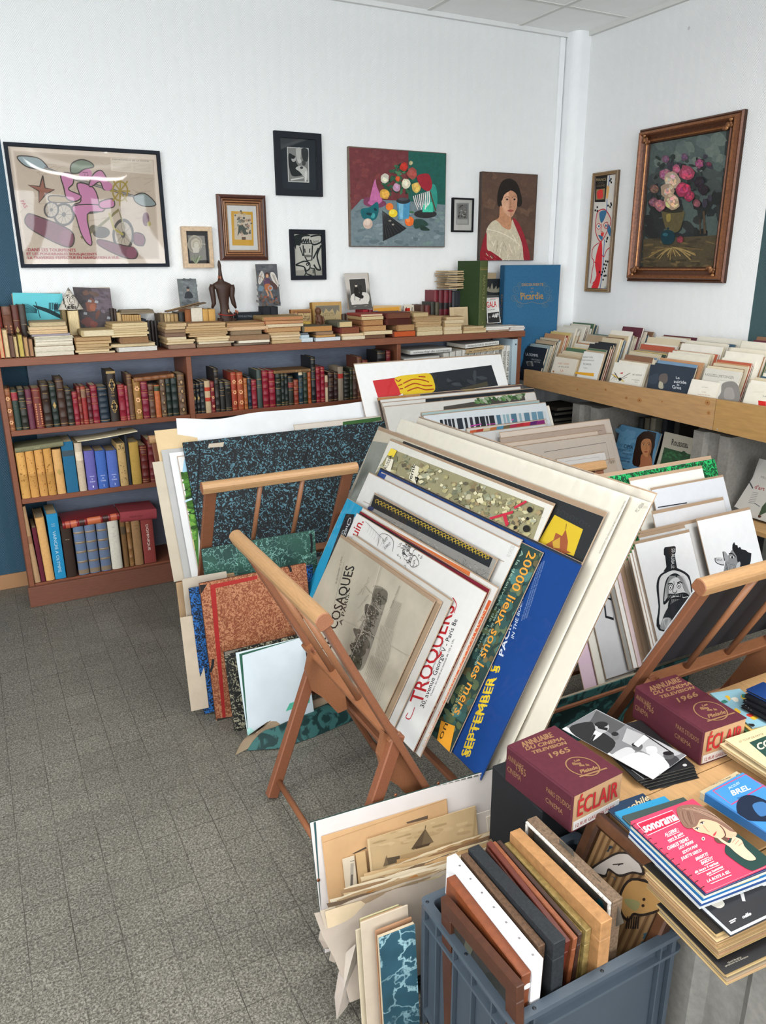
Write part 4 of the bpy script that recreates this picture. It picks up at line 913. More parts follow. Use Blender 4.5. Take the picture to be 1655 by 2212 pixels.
stack(T3,372,528,592,[(46,-4,0,'h','6a3422','b5532e'),(50,16,-10,'b','8a6644','a6825a'),(50,-55,-30,'h','54251e','4a2a22'),(46,-52,-40,'h','5a2a22','6a4434')],'pile with an orange-edged book at its base','piles of old books on the bookcase')
stack(T3,540,722,572,[(34,0,0,'p','b29874','c9b894'),(34,-6,-6,'p','a88e68','c4b08a'),(44,-20,-10,'r','a3855e','b99c74'),(38,-25,-18,'r','9c7c58','b4966e'),(30,-30,-110,'p','a58a64','b9a27a')],'wide beige pile left of the green tall book','piles of old books on the bookcase')
stack(T3,730,858,556,[(30,0,0,'p','b09672','cdbb98'),(28,-4,-6,'p','b59c78','d2c0a0'),(28,4,-2,'p','ac9068','c7b08a'),(24,8,12,'p','b49a74','cfbd9c'),(24,16,16,'p','a88c66','c5ae8a')],'narrow cream pile left of the green tall book','piles of old books on the bookcase')
stack(T3,870,1030,547,[(20,0,0,'p','a88c66','cbb892'),(18,-6,-6,'r','9c8058','bfa47c'),(16,4,-20,'r','a38a66','c4ad88')],'low pile of booklets before the green tall book','piles of old books on the bookcase')
stack(T3,1035,1200,515,[(14,0,0,'w','8a6e58','a68c74'),(14,-4,-6,'w','bdb8b0','d8d4cc'),(12,0,20,'w','c8c4bc','dedad2')],'low paper pile right of the green tall book','piles of old books on the bookcase',hd=.2)
stack(T3,1200,1304,502,[(12,0,0,'w','c8c0b8','d9d5ce'),(12,-4,2,'w','b8a8a4','d3cdc8'),(12,4,-4,'w','c9c5be','dad6d0')],'magazine pile at the right end of the bookcase','piles of old books on the bookcase',hd=.2)
def upright(f,x0,x1,yt,yb,yf,col,label,D=.13,mat='leather',fore=False,page='b9a07c',name='leather_book',z=BT,ln=0,**k):
 a=aY(*f(x0,yb),yf);b=aY(*f(x1,yb),yf);top=aY(*f((x0+x1)/2,yt),yf).z
 T=b.x-a.x;M=frameM(((a.x+b.x)/2,yf,z+.0005),EX,EY,EZ)
 if fore:M=frameM(((a.x+b.x)/2,yf+D,z+.0005),-EX,-EY,EZ)
 if ln:M=lean(M,ln,'Y')
 return book(name,label,M,T*.98,D,top-z,col,page,mat,**k)
yb=-.165
upright(T1,-30,42,415,690,yb,'6e2a22','red book at the far left end of the bookcase, back row')
upright(T1,47,132,425,690,yb,'6b4636','wide brown stamped book at the left end of the bookcase, back row',bands=(.15,.85),spinepic=orn_center('panel'))
upright(T1,136,198,412,690,yb,'55291f','red-brown book with a gilt crest, left end of the bookcase, back row',lines=(.3,.7),spinepic=orn_center('lozenge'))
upright(T1,200,264,405,700,yb,'3a302a','dark grey-brown book beside the turquoise card, back row',text=[('LIVRE',.6,.63,.004,'b5a888',.02)])
for k,(x0,x1,yt,c,pg)in enumerate(((-40,2,610,'8a4a34','c29a78'),(4,46,615,'b4402e','c59c74'),(49,97,628,'8a7250','cdb48c'),(100,139,680,'5a4038','6e554a'),(142,172,690,'9a8058','c9b284'),(177,226,672,'5a4a30','b9a45a'),(229,266,695,'8a6a4c','b79268'),(269,311,710,'5a4030','a07a5c'))):
 upright(T1,x0,x1,yt,872,BF+.006,c,['worn brown','red-edged','beige-edged','plain brown','thin cream-edged','olive-edged','tan-edged','rust brown'][k]+' small book in the low front row at the bookcase left end',D=.1,fore=True,page=pg,name='small_book',mat='cloth_cover',group='small books at the left end')
rb=MB();a=aY(*T1(205,675),BF+.003);b=aY(*T1(198,735),BF+.003)
q=MB();q.bar((0,0,0),b-a,.004,.0006,'b02a24',(0,1,0),0)
def panel(name,label,cat,f,tl,tr,br,bl,yb,thick,slope=10,mat='print_ink',back='8a7a68',base=None,z=None):
 """a flat thing leaning back against the wall: bottom edge at Y=yb"""
 b1=aY(*f(*bl),yb);b2=aY(*f(*br),yb)
 s=math.radians(slope);pl=Pl((b1+b2)/2,EX,(0,math.sin(s),math.cos(s)))
 cs=[f(*c)for c in(tl,tr,br,bl)]
 u0,u1,v0,v1=pl.rect(*cs)
 u0=(pl.uv(*cs[0])[0]+pl.uv(*cs[3])[0])/2
 M=pl.off(-thick).M(u0,u1,v0)
 r=thing(name,label,cat,M);q=MB();w,h=u1-u0,v1-v0
 q.box(-w/2,w/2,0,h,0,thick,back,min(.0008,thick*.3))
 return r,q,Pic(q,thick+.0001,pl.conv(u0,u1,v0,f)),w,h
r,q,p,w,h=panel('art_card','turquoise card with a line drawing, behind the upright books at the left','card',T1,(110,298),(556,308),(580,700),(150,700),-.06,.003,4)
p.poly([(110,298),(556,308),(580,700),(150,700)],'62bac4')
p.blob([(300,410),(450,450),(575,520),(575,545),(430,480),(330,440)],'24383c');p.line([(318,380),(360,525)],.003,'1a2a30')
for k in range(9):p.line([(160,420+k*12),(230,400+k*10),(300,430+k*6),(330,450+k*4)],.002,'1e3c44',True)
for k in range(6):p.line([(440+k*14,388),(440+k*14,450)],.0035,'1e3038');p.line([(490+k*12,400),(490+k*12,470)],.004,'2a3c44')
p.blob([(270,570),(300,555),(300,660),(270,700)],'1a2228');q.obj('printed_face','print_ink',r)
r,q,p,w,h=panel('oil_sketch','dark purple-brown oil sketch panel behind the cone with a bearded face','painting',T1,(648,248),(984,262),(1028,660),(735,660),-.09,.006,6)
p.poly([(648,248),(984,262),(1028,660),(735,660)],'3d3236')
p.poly([(810,258),(984,262),(1005,480),(880,450)],'564a52')
for k in range(40):p.ell(random.uniform(860,985),random.uniform(270,470),26,14,random.choice(['5c4e56','4c4048','625660']),random.random(),7,.3)
for k in range(30):p.ell(random.uniform(690,780),random.uniform(280,600),24,20,random.choice(['2a2224','332a2e','221c1e']),random.random(),7,.3)
for cx,cy,rx,ry,c in((810,410,50,60,'6e4030'),(830,430,30,40,'8a5038'),(780,560,55,40,'5c2c26'),(840,580,40,30,'6c342a'),(765,300,30,26,'5c4034'),(840,310,50,20,'574338'),(870,500,20,40,'5a3428')):p.ell(cx,cy,rx,ry,c,.3,10,.2)
for x,y in((750,485),(850,382),(960,525),(790,375)):p.poly([(x,y-15),(x+30,y-8),(x+26,y+12),(x-6,y+8)],'8f9296')
q.obj('board','oil_paint',r)
a=aY(*T1(525,440),-.13);b=aY(*T1(752,432),-.13);t_=aY(*T1(624,250),-.13)
upright(T1,580,618,452,690,-.14,'7a6848','olive book under the paper cone',mat='cloth_cover',name='hardback_book')
upright(T1,620,722,455,640,-.145,'9c8258','cream-edged book under the paper cone',fore=True,D=.1,mat='cloth_cover',page='d8c49a',name='hardback_book')
zb=aY(*T1(660,453),-.14).z+.001;cr=(b.x-a.x)/2
T=Matrix.Translation(((a.x+b.x)/2,-.10,zb));hh=t_.z-zb
r=thing('paper_cone','grey paper cone with a drawn bearded face, standing on two books','paper cone',T)
q=MB();n=28
q.strip([[(cr*(1-i/6)*math.cos(2*math.pi*k/n)+1e-4*k/n,cr*.9*(1-i/6)*math.sin(2*math.pi*k/n),hh*i/6)for k in range(n)]for i in range(7)],lambda i,j:'3b3734' if i==5 and j%3 else 'c6beb2',closed=True)
q.obj('cone','paper',r)
q=MB()
def cone_pt(x,y):
 wx,wz=aY(*T1(x,y),-.13).x-(a.x+b.x)/2,aY(*T1(x,y),-.13).z-zb
 return wx,wz
class ConePic(Pic):
 def poly(s,pts,col,sm=False):
  if sm:pts=smooth(pts)
  s.z+=6e-5;c=[]
  for q_ in pts:
   x,z=cone_pt(*q_);R=cr*(1-z/hh)+s.z;x=max(-R*.98,min(R*.98,x));c.append((x,-.9*math.sqrt(max(R*R-x*x,0))-s.z,z))
  A=sum(c[i][0]*c[(i+1)%len(c)][2]-c[(i+1)%len(c)][0]*c[i][2]for i in range(len(c)))
  s.mb.face(c if A>0 else c[::-1],col);return s
 def line(s,pts,w,col,sm=False,closed=False):
  if sm:pts=smooth(pts,closed)
  for i in range(len(pts)-1):
   (x0,y0),(x1,y1)=pts[i],pts[i+1];d=math.hypot(x1-x0,y1-y0)or 1;nx,ny=-(y1-y0)/d*w,(x1-x0)/d*w
   s.poly([(x0-nx,y0-ny),(x1-nx,y1-ny),(x1+nx,y1+ny),(x0+nx,y0+ny)],col);s.z-=6e-5
  return s
p=ConePic(q,.0006,None);K='2a2623'
for k in range(26):
 t=k/25;sd=-1 if k%2 else 1
 x=640+sd*(70-25*max(0,(t-.5)*2));y=335+t*100
 p.line([(x,y),(x+sd*random.uniform(-12,6),y+8),(x+sd*random.uniform(-10,10),y+17)],2.2,random.choice([K,'4a4440']),True)
for k in range(22):x=640+random.uniform(-38,38);p.line([(x,415),(x+random.uniform(-6,6),428),(x*.9+64,443)],2,random.choice([K,'55504b']))
for ex in(606,654):p.ell(ex,341,15,7,'d8d2c8');p.ell(ex,341,6,6,K);p.line([(ex-18,333),(ex,326),(ex+18,332)],2.5,K,True);p.line([(ex-16,352),(ex,357),(ex+14,353)],1.3,'5a544e',True)
p.line([(592,322),(620,316),(668,322)],2.2,K);p.line([(628,340),(622,378),(640,384),(646,376)],2.4,K,True)
p.line([(612,408),(636,398),(662,406)],3,K,True);p.ell(640,420,10,16,'4a443f');p.line([(600,365),(610,395)],1.6,'5a544e');p.line([(670,362),(664,392)],1.6,'5a544e')
for k in range(8):p.line([(614+k*7,306-(k%2)*10),(616+k*6.5,290)],1.1,'6a645c')
q.obj('drawn_face','print_ink',r)
G5='small books standing behind the piles'
for k,(f,x0,x1,yt,c,m_,yy)in enumerate(((T1,1000,1028,440,'2e221c','leather',-.1),(T1,1030,1056,445,'352620','leather',-.1),(T1,1058,1097,478,'b39a72','cloth_cover',-.12))):
 upright(f,x0,x1,yt,600,yy,c,['dark brown book right of the oil sketch','second dark brown book right of the oil sketch','cream book right of the oil sketch'][k],mat=m_,name='small_book',group=G5)
for k in range(8):upright(T1,1102+k*21,1122+k*21,497,600,-.125,'ad8c5c','yellow-tan booklet in the uniform row behind the third pile, '+ORD[k]+' from the left',mat='cloth_cover',name='small_book',group=G5,D=.1)
zt=aY(*T1(1180,493),-.12).z+.002
for k in range(5):
 a=aY(*T1(1078+k*4,490),-.13);b=aY(*T1(1385-k*3,490),-.13)
 q=MB();q.box(-(b.x-a.x)/2,(b.x-a.x)/2,0,.1,0,.0033,random.choice(['8a7c68','766a58','9c8e78']),.0008)
 for j in range(3):q.box(-(b.x-a.x)/2-.002,(b.x-a.x)/2-random.uniform(0,.006),-.001,.09,.0006+j*.0009,.001+j*.0009,vary('a3937a',.15))
 tag(q.obj('thin_notebook','old_paper',None,Matrix.Translation(((a.x+b.x)/2,-.13+random.uniform(0,.006),zt+k*.0036))),'grey-brown notebook lying on the yellow-tan booklets, '+ORD[k]+' from the bottom','notebook','thin notebooks lying on the booklets')
for k in range(5):upright(T1,1318+k*31,1348+k*31,552,610,-.12,'26211e','tiny black book in the low row behind the fourth pile, '+ORD[k]+' from the left',name='small_book',group=G5,D=.07)
upright(T1,1272,1314,536,610,-.12,'232a38','tiny navy box beside the low black books',mat='cloth_cover',name='small_box')
for k,(x0,x1,yt,c,m_)in enumerate(((1440,1475,490,'6b5a44','cloth_cover'),(1478,1500,490,'b59a70','cloth_cover'),(1502,1530,490,'b8a078','cloth_cover'),(1533,1565,490,'a88a5c','cloth_cover'),(1568,1602,490,'9a7c54','cloth_cover'))):
 upright(T1,x0,x1,yt,610,-.13,c,['grey-brown','pale','cream','honey tan','brown tan'][k]+' small book below the slanting stick, left of the torso',mat=m_,name='small_book',group=G5)
upright(T2,32,88,475,610,-.13,'1d1c1a','black gilt-lettered small book left of the carved torso',name='small_book',text=[('ESSAIS',.7,.74,.004,GILT,.012)])
upright(T2,91,145,447,610,-.135,'8a5634','rust brown small book left of the white one',mat='cloth_cover',name='small_book')
upright(T2,147,247,435,612,-.14,'cdc5b4','white slipcased book left of the carved torso',mat='cloth_cover',name='small_book',rnd=.001,text=[('POEMES',.48,.52,.004,'6a6458',.016),('DE',.4,.43,.003,'6a6458',.006)])
upright(T2,250,300,447,612,-.14,'bd9352','honey yellow book touching the carved torso, left of a pair',mat='cloth_cover',name='small_book',rnd=.004)
upright(T2,302,362,447,612,-.14,'bd9352','honey yellow book touching the carved torso, right of a pair',mat='cloth_cover',name='small_book',rnd=.004)
a=aY(*T1(1480,468),-.14);b=aY(*T2(258,388),-.14)
q=MB();q.bar((0,0,0),b-a,.05,.006,'5e4a34',(0,0,1),.001);q.bar((0,-.02,.004),(b-a)+Vector((-.03,-.02,.004)),.01,.003,'8a6c48',(0,0,1),.0005)
tag(q.obj('thin_book','worn_frame',None,Matrix.Translation(a)),'thin gilt-edged book lying slanted across small books, left of the torso','book')
r,q,p,w,h=panel('small_painting','small grey panel with a person in black, leaning left of the carved torso','painting',T2,(8,175),(178,174),(208,415),(42,432),-.12,.004,7)
p.poly([(8,175),(178,174),(208,415),(42,432)],'5a5f60')
for k in range(50):
 y=random.uniform(180,415);t=abs(y-280)/140;p.ell(random.uniform(35,180),y,20,12,random.choice(['6a6f70','626768']if t<.6 else['474c4e','3f4446']),0,7,.3)
p.blob([(80,330),(85,300),(105,288),(125,290),(145,310),(150,345),(80,350)],'14191e');p.ell(108,272,12,15,'9a8070');p.ell(107,255,14,12,'1c191a');q.obj('board','oil_paint',r)
yt_=-.12
def tp(x,y,d=0):v=aY(*T2(x,y),yt_);return v+Vector((0,d,0))
base=tp(458,620);base.z=BT
r=thing('carved_torso','dark carved wooden headless torso with cowrie shells and red beads','sculpture',Matrix.Translation(base))
def loc(x,y,d=0):return tp(x,y,d)-base
mx_=(tp(500,400).x-tp(400,400).x)/100
def body(sec,col,name,mat='dark_wood'):
 q=MB();rings=[]
 for(cx,y,rx,ry)in sec:
  c=loc(cx,y);rings.append([c+Vector((rx*mx_*math.cos(2*math.pi*k/16),ry*mx_*math.sin(2*math.pi*k/16),0))for k in range(16)])
 q.strip(rings,col,closed=True,caps=True);return q.obj(name,mat,r)
WD='3a251c'
body([(458,628,60,34),(458,550,58,36),(450,490,62,38),(440,460,42,30),(432,400,40,28),(425,330,52,34),(420,270,62,40),(412,235,95,36),(408,215,70,30),(402,195,30,22),(398,165,20,18),(392,90,13,12),(388,55,16,13),(385,25,11,9),(383,8,3,3)],WD,'torso')
for sx,xs_,xe in((-1,(325,318,330,338,322),318),(1,(495,500,498,515,535),530)):
 q=MB();ys_=(228,260,330,395,438);q.tube([loc(x,y,-.004)for x,y in zip(xs_,ys_)],[.012,.0145,.0125,.011,.005],WD,10);q.obj('arm','dark_wood',r)
for x0 in(390,515):
 q=MB();q.tube([loc(x0+(8 if x0<450 else-6),530,-.006),loc(x0,580,-.008),loc(x0,628,-.006)],[.016,.014,.013],WD,10);q.obj('thigh','dark_wood',r)
q=MB();q.tube([loc(452+72*math.cos(a),487+10*math.sin(a),-.042*max(.1,math.sin(a))-.002)for a in[math.pi*k/14 for k in range(15)]],.0032,'8a2f28',6);q.obj('bead_string','cloth_cover',r)
for x,y in((458,460),(520,462),(535,470),(375,160),(392,165)):
 q=MB();T=Matrix.Translation(loc(x,y,-.03 if y>300 else-.014))@Matrix.Diagonal((.62,.5,1,1));q.lathe([(.0005,-.009),(.0065,-.005),(.0078,0),(.0065,.005),(.0005,.009)],'c6a884' if x in(458,)else '9a5a3c',10,T)
 q.box(-.0006,.0006,-.005,-.0035,-.006,.006,'3a2018',0,Matrix.Translation(loc(x,y,-.03 if y>300 else-.014)));q.obj('cowrie_shell','gloss_cover',r)
def boxthing(name,label,cat,f,tl,br,yf,D,col,mat='cloth_cover',text=None,b=.001):
 a=aY(*f(*tl),yf);c=aY(*f(*br),yf);w,h=c.x-a.x,a.z-BT-.001
 q=MB();q.box(-w/2,w/2,0,D,0,h,col,b)
 if text:
  for s_,(x0,y0),(x1,y1),yt,cc in text:
   p0=aY(*f(x0,y0),yf);p1=aY(*f(x1,y1),yf);pt=aY(*f(x0,yt),yf);o=Vector(((a.x+c.x)/2,yf,BT+.001));ctext(q,s_,p0-o+Vector((0,-.0004,0)),p1-p0,pt-p0,cc)
 return tag(q.obj(name,mat,None,Matrix.Translation(((a.x+c.x)/2,yf,BT+.001))),label,cat)
boxthing('box_file','wide black box with pale lettering right of the carved torso','box',T2,(548,480),(790,630),-.075,.06,'23272c',text=[('TESTE ELECTRIQUE',(556,518),(698,516),503,'8a9298')])
boxthing('dark_box','black box under the winged figure panel','box',T2,(782,424),(852,560),-.11,.08,'202327')
upright(T2,855,920,424,560,-.125,'1f2226','black spined book beneath the winged figure panel, right side',mat='cloth_cover',name='hardback_book',text=[('ANNALES',.52,.56,.004,'8a866a',.014),('XII',.42,.45,.003,'8a866a',.008)],bands=(.65,.3))
r,q,p,w,h=panel('painted_panel','small painted panel of a winged figure standing on black books','painting',T2,(710,44),(900,42),(938,415),(748,420),-.09,.006,8)
p.poly([(710,44),(900,42),(938,415),(748,420)],'4a4c50')
for k in range(50):p.ell(random.uniform(730,920),random.uniform(60,400),18,12,random.choice(['54565a','404246','5c5a5c','3a3c42']),random.random(),7,.3)
p.blob([(770,105),(748,130),(735,200),(750,225),(775,190),(790,150)],'b9b2aa');p.blob([(845,120),(880,125),(915,210),(912,250),(880,215),(850,165)],'c4bdb4')
for k in range(5):p.line([(775-k*6,120+k*6),(742+k*3,190+k*6)],.0012,'7d7770');p.line([(855+k*5,135),(895+k*4,215+k*5)],.0012,'7d7770')
p.ell(815,140,21,24,'3c2018');p.ell(815,150,13,17,'b98a6a');p.blob([(790,175),(838,172),(850,215),(835,250),(800,250),(785,215)],'4a3048')
p.blob([(795,225),(845,225),(858,275),(800,280)],'9c5a30');p.blob([(845,190),(900,230),(905,270),(870,260),(840,220)],'472a24');p.line([(805,275),(825,315),(818,355)],.008,'b08060',True);p.line([(838,275),(855,320),(862,345)],.008,'a87858',True)
p.line([(735,150),(770,160),(790,190)],.004,'8a6a50');p.ell(760,260,26,24,'5e7480',0,12,.2);p.ell(845,258,22,24,'8494a0');p.ell(843,258,15,16,'9c5a30')
for k in range(40):p.ell(random.uniform(750,925),random.uniform(325,410),15,9,random.choice(['33302f','4c3a30','6a4a36','53606a','7a3c28','24262a']),random.random()*3,7,.3)
q.obj('board','oil_paint',r)
def facing(name,label,f,tl,tr,br,bl,yb,T,slope,cov,spine=None,page='c9b48c'):
 r,q,p,w,h=panel(name,label,'book',f,tl,tr,br,bl,yb,.003,slope,back=cov)
 g=MB();g.box(-w/2+.002,w/2-.003,.003,h-.003,-T+.003,0,page);g.box(-w/2,w/2,0,h,-T,-T+.003,cov,.0008);g.box(-w/2-.002,-w/2+.002,0,h,-T,.003,spine or cov,.001)
 g.obj('page_block','page_edges' if False else 'paper',r)
 return r,q,p
r,q,p=facing('paperback_book','beige paperback lettered La Nuit, behind the tall reddish pile',T2,(930,490),(1092,485),(1092,640),(930,640),-.14,.012,5,'a8947a')
p.text('LA NUIT',(958,553),(1042,549),(957,537),'3c3228');p.text('DE LA',(1010,575),(1060,573),(1010,562),'3c3228');q.obj('cover','card_cover',r)
r,q,p=facing('hardback_book','brown book with an ornamental maze square and yellow title panel',T2,(1030,448),(1210,445),(1220,645),(1040,645),-.125,.02,4,'9a7244','7a5028')
p.rect(1040,458,1205,640,'8a5c34');p.rect(1052,470,1200,550,'6e4a2c');p.rect(1092,482,1205,550,'b59a6c')
for k in range(60):x,y=1096+random.randrange(10)*10.5,485+random.randrange(6)*10.5;p.rect(x,y,x+7,y+random.choice([3,7]),'3a2a1c')
p.rect(1062,472,1084,550,'9a6a3c');p.rect(1080,556,1205,636,'c9aa50');p.text('J. BONE',(1115,580),(1160,579),(1115,570),'5a4420');p.text('LES ANNEES',(1095,615),(1195,613),(1095,598),'5a4420');q.obj('cover','card_cover',r)
r,q,p=facing('hardback_book','tan bordered book with a drawn title page, behind the seated figurine',T2,(1218,385),(1478,378),(1492,620),(1232,640),-.1,.03,5,'b08a50','8a6430')
p.rect(1245,412,1470,636,'a5926a');p.poly([(1250,418),(1460,410),(1462,470),(1440,450),(1425,500),(1400,440),(1370,470),(1340,440),(1315,490),(1300,445),(1262,560),(1250,520)],'6e675a')
p.text('HISTOIRE',(1330,490),(1410,487),(1330,478),'4a3820');p.text('DE LA VIE',(1318,506),(1420,503),(1318,495),'4a3820');p.text('Cantegril',(1315,560),(1430,552),(1313,532),'5a4526');q.obj('cover','card_cover',r)
base=aY(*T2(1285,640),-.17);base.z=BT+.001;yt_=-.17
r=thing('carved_figurine','small brown carved standing figurine in front of the tan bordered book','sculpture',Matrix.Translation(base))
body([(1278,655,30,26),(1280,590,30,26),(1280,560,36,30),(1282,530,30,28),(1275,505,34,24),(1272,497,16,16),(1272,488,22,24),(1272,465,31,32),(1270,445,27,28),(1268,430,8,8)],'5a3824','body')
for pts in([(1248,510),(1245,545),(1275,568)],[(1300,510),(1312,545),(1305,575)]):
 q=MB();q.tube([loc(x,y,-.016)for x,y in pts],[.0055,.0055,.004],'5a3824',8);q.obj('arm','dark_wood',r)
r,q,p,w,h=panel('mounted_photograph','old photograph of a seated person on a grey card mount, leaning on the wall','photograph',T3,(8,102),(178,97),(214,352),(50,362),-.08,.003,9)
p.poly([(8,102),(178,97),(200,260),(36,270)],'b9b2aa');p.poly([(31,235),(196,228),(214,352),(50,362)],'565450')
for k in range(8):p.poly([(28+k*.8,205+k*6),(192+k*.8,198+k*6),(193+k*.8,206+k*6),(29+k*.8,213+k*6)],tuple(H('b9b2aa')[i]*(1-k/8)+H('565450')[i]*k/8 for i in range(3)))
p.poly([(45,140),(163,135),(186,318),(66,326)],'d4cfc8');p.poly([(48,144),(160,138),(180,300),(64,305)],'3a3836');p.blob([(70,250),(178,240),(182,312),(70,318)],'c8c4bc')
p.ell(97,187,9,12,'b8aca0');p.ell(97,180,8,5,'222'*2);p.blob([(85,205),(110,203),(118,240),(150,262),(140,282),(105,270),(85,255)],'211f1e');p.line([(88,255),(88,295)],.003,'1c1a19');p.line([(130,275),(122,295)],.004,'1c1a19');p.blob([(115,190),(135,190),(140,250),(120,240)],'2c2a28')
p.line([(78,342),(98,338)],.0015,'b5a890',True);p.line([(155,335),(178,330)],.0015,'b5a890',True);q.obj('card_mount','print_ink',r)
for k,(x0,x1,yt,c)in enumerate(((0,26,395,'3a2a20'),(28,56,395,'4a3426'),(59,92,392,'6a4a32'),(95,118,396,'8a5c3c'),(121,146,394,'7a4e34'))):
 upright(T3,x0,x1,yt,440,-.11,c,['nearly black','dark brown','brown','light brown','tan brown'][k]+' miniature book below the mounted photograph',name='small_book',group=G5,D=.08)
upright(T3,150,190,362,440,-.10,'8c1f2a','bright red book below the mounted photograph',mat='cloth_cover',name='small_book');upright(T3,192,218,362,440,-.10,'6e1622','dark red book beside the bright red one',name='small_book')
r,q,p,w,h=panel('picture_book','orange and blue illustrated book cover behind the piles','book',T3,(218,345),(408,332),(420,440),(222,445),-.07,.008,4)
p.rect(218,330,420,445,'c9a878');p.poly([(225,352),(405,340),(412,440),(228,445)],'d89a3a');p.poly([(222,370),(252,368),(270,445),(225,445)],'7a9cc8');p.poly([(300,378),(388,366),(402,440),(312,445)],'d8d25a');p.line([(222,415),(238,398),(262,400),(278,440)],.006,'6a2a5a',True);p.line([(338,375),(372,440)],.012,'8a5a70');p.line([(255,372),(278,445)],.004,'3a6a6a');p.line([(300,376),(320,445)],.004,'4a7a70');p.line([(390,366),(412,440)],.01,'3e7a78');q.obj('cover','print_ink',r)
r,q,p,w,h=panel('picture_book','cream book cover with red, blue and black line figures','book',T3,(438,340),(556,326),(560,440),(440,445),-.065,.008,4)
p.rect(438,326,560,445,'d0c6b4');p.poly([(446,352),(482,348),(486,420),(448,420)],'b8281e');p.poly([(495,378),(555,374),(558,412),(496,412)],'1f3c8c')
for k in range(9):x=random.uniform(450,550);p.line([(x,random.uniform(340,410)),(x+random.uniform(-14,14),random.uniform(340,410)),(x+random.uniform(-14,14),random.uniform(340,415))],.0025,'1a1a1e',True)
q.obj('cover','print_ink',r)
base=aY(*T3(315,446),-.2);base.z=aY(*T3(315,446),-.2).z
M=Matrix.Translation(aY(*T3(318,440),-.215));r=thing('dark_figurine','small dark carved animal lying on the pile before the illustrated books','sculpture',M)
q=MB();q.tube([(-.022,0,.008),(-.012,0,.012),(.0,0,.013),(.012,0,.010),(.02,0,.006)],[.004,.010,.012,.010,.004],'2e2018',10);q.obj('body','dark_wood',r)
q=MB();q.tube([(-.02,-.004,.012),(-.027,-.006,.013),(-.033,-.007,.008)],[.007,.007,.003],'2e2018',9);q.obj('head','dark_wood',r)
for x in(-.012,.01):
 q=MB();q.tube([(x,-.007,.008),(x,-.009,.0)],.0035,'2e2018',7);q.obj('leg','dark_wood',r)
upright(T3,558,588,326,440,-.135,'4a2c22','brown book left of the black-labelled book, right part',name='leather_book',D=.1);upright(T3,590,628,330,440,-.135,'5c2422','dark red book with a black label',labels=[(.1,.6,'241c1c')],D=.1);upright(T3,630,662,305,440,-.13,'2c2a22','olive black book behind the beige pile',D=.1)
upright(T3,664,690,308,440,-.135,'4a4432','olive gilt book behind the beige pile',D=.1)
for k,(x0,x1)in enumerate(((640,672),(674,710),(712,746),(748,768))):upright(T3,x0+12,x1+12,222,430,-.105+.0*k,['6a1c26','5e1a24','6a1e28','571822'][k],'tall crimson volume under the loose pamphlets, '+ORD[k]+' from the left',group='crimson volumes under the pamphlets',labels=[(.55,.7,'1f1a1a')]if k else[],D=.1)
upright(T3,782,800,232,430,-.1,'4a4c50','grey spine beside the crimson volumes',name='hardback_book',mat='cloth_cover');upright(T3,802,878,228,430,-.1,'23262a','wide black book beside the green tall book',name='hardback_book',mat='cloth_cover',text=[('MEDECINE',.6,.64,.006,'7a7464',.03),('LEGALE',.48,.5,.004,'7a7464',.02)])
zt=aY(*T3(740,222),-.105).z+.004;pc=aY(*T3(770,220),-.08)
z=zt
for k in range(9):
 th=random.uniform(.005,.009);w_=random.uniform(.105,.13);q=MB();n=6;am=random.uniform(-.004,.005)
 rings=[]
 for i in range(n+1):
  x=-w_/2+w_*i/n;zz=am*math.sin(math.pi*i/n)*.6
  rings.append([(x,-.055,zz),(x,.06,zz),(x,.06,zz+th),(x,-.055,zz+th)])
 q.strip(rings,lambda i,j:'bfa884' if j==3 else random.choice(['a98f6c','b89e7a','94795a']),closed=True,caps=True,smooth=False)
 for j in range(3):q.box(-w_/2-random.uniform(0,.004),w_/2+random.uniform(-.006,.005),-.056,.04,th*(.15+j*.28),th*(.25+j*.28),vary('b59c78',.15))
 z+=.0048
 tag(q.obj('pamphlet','old_paper',None,Matrix.Translation((pc.x+random.uniform(-.008,.014),pc.y,z))@Matrix.Rotation(random.uniform(-.15,.15),4,'Z')),'worn tan pamphlet in the loose pile on the crimson volumes, '+ORD[k]+' from the bottom','pamphlet','loose pamphlets on the crimson volumes');z+=th
r,q,p=facing('paperback_book','cream title-page booklet leaning in front of the crimson volumes',T3,(770,348),(896,335),(900,480),(778,485),-.2,.006,6,'c0aa88')
for k in range(6):p.line([(795+k,365+k*10),(875-k*4,357+k*10)],.0012,'8a7658')
q.obj('cover','old_paper',r)
a=aY(*T3(965,500),-.26);b=aY(*T3(1030,505),-.26);tg=aY(*T3(995,12),-.26)
ang=math.radians(-14);M=frameM(((a.x+b.x)/2,-.262,BT+.001),EX,EY,EZ)@Matrix.Rotation(math.radians(8),4,'Z')
book('tall_book','tall dark green cloth book with a lettered spine, standing near the bookcase end',M,b.x-a.x-.004,.19,tg.z-BT,'2f4224','b5a888','cloth_cover',rnd=.005,spine_col='4a5430',text=[('NAPOLEON',.32,.8,.018,'7d7a50','down'),('I',.12,.17,.012,'7d7a50',.004)],lines=(.88,.9))
r,q,p,w,h=panel('magazine','black magazine with pale flame shapes, upright behind the green tall book','magazine',T3,(1020,140),(1125,140),(1140,440),(1028,440),-.09,.02,3,back='26282a')
p.blob([(1030,225),(1045,195),(1055,215),(1070,170),(1080,215),(1100,190),(1105,215),(1120,200),(1128,230),(1080,238)],'8f8a78');p.poly([(1024,258),(1136,256),(1136,272),(1024,274)],'5a5a58');q.obj('cover','gloss_cover',r)
boxthing('small_carton','beige carton on top of the black magazine','box',T3,(1030,98),(1100,132),-.06,.05,'b09c7c')
r,q,p,w,h=panel('magazine','white and red lettered magazine beside the green tall book','magazine',T3,(1030,278),(1110,270),(1135,455),(1034,458),-.2,.004,8,back='c9c9c6')
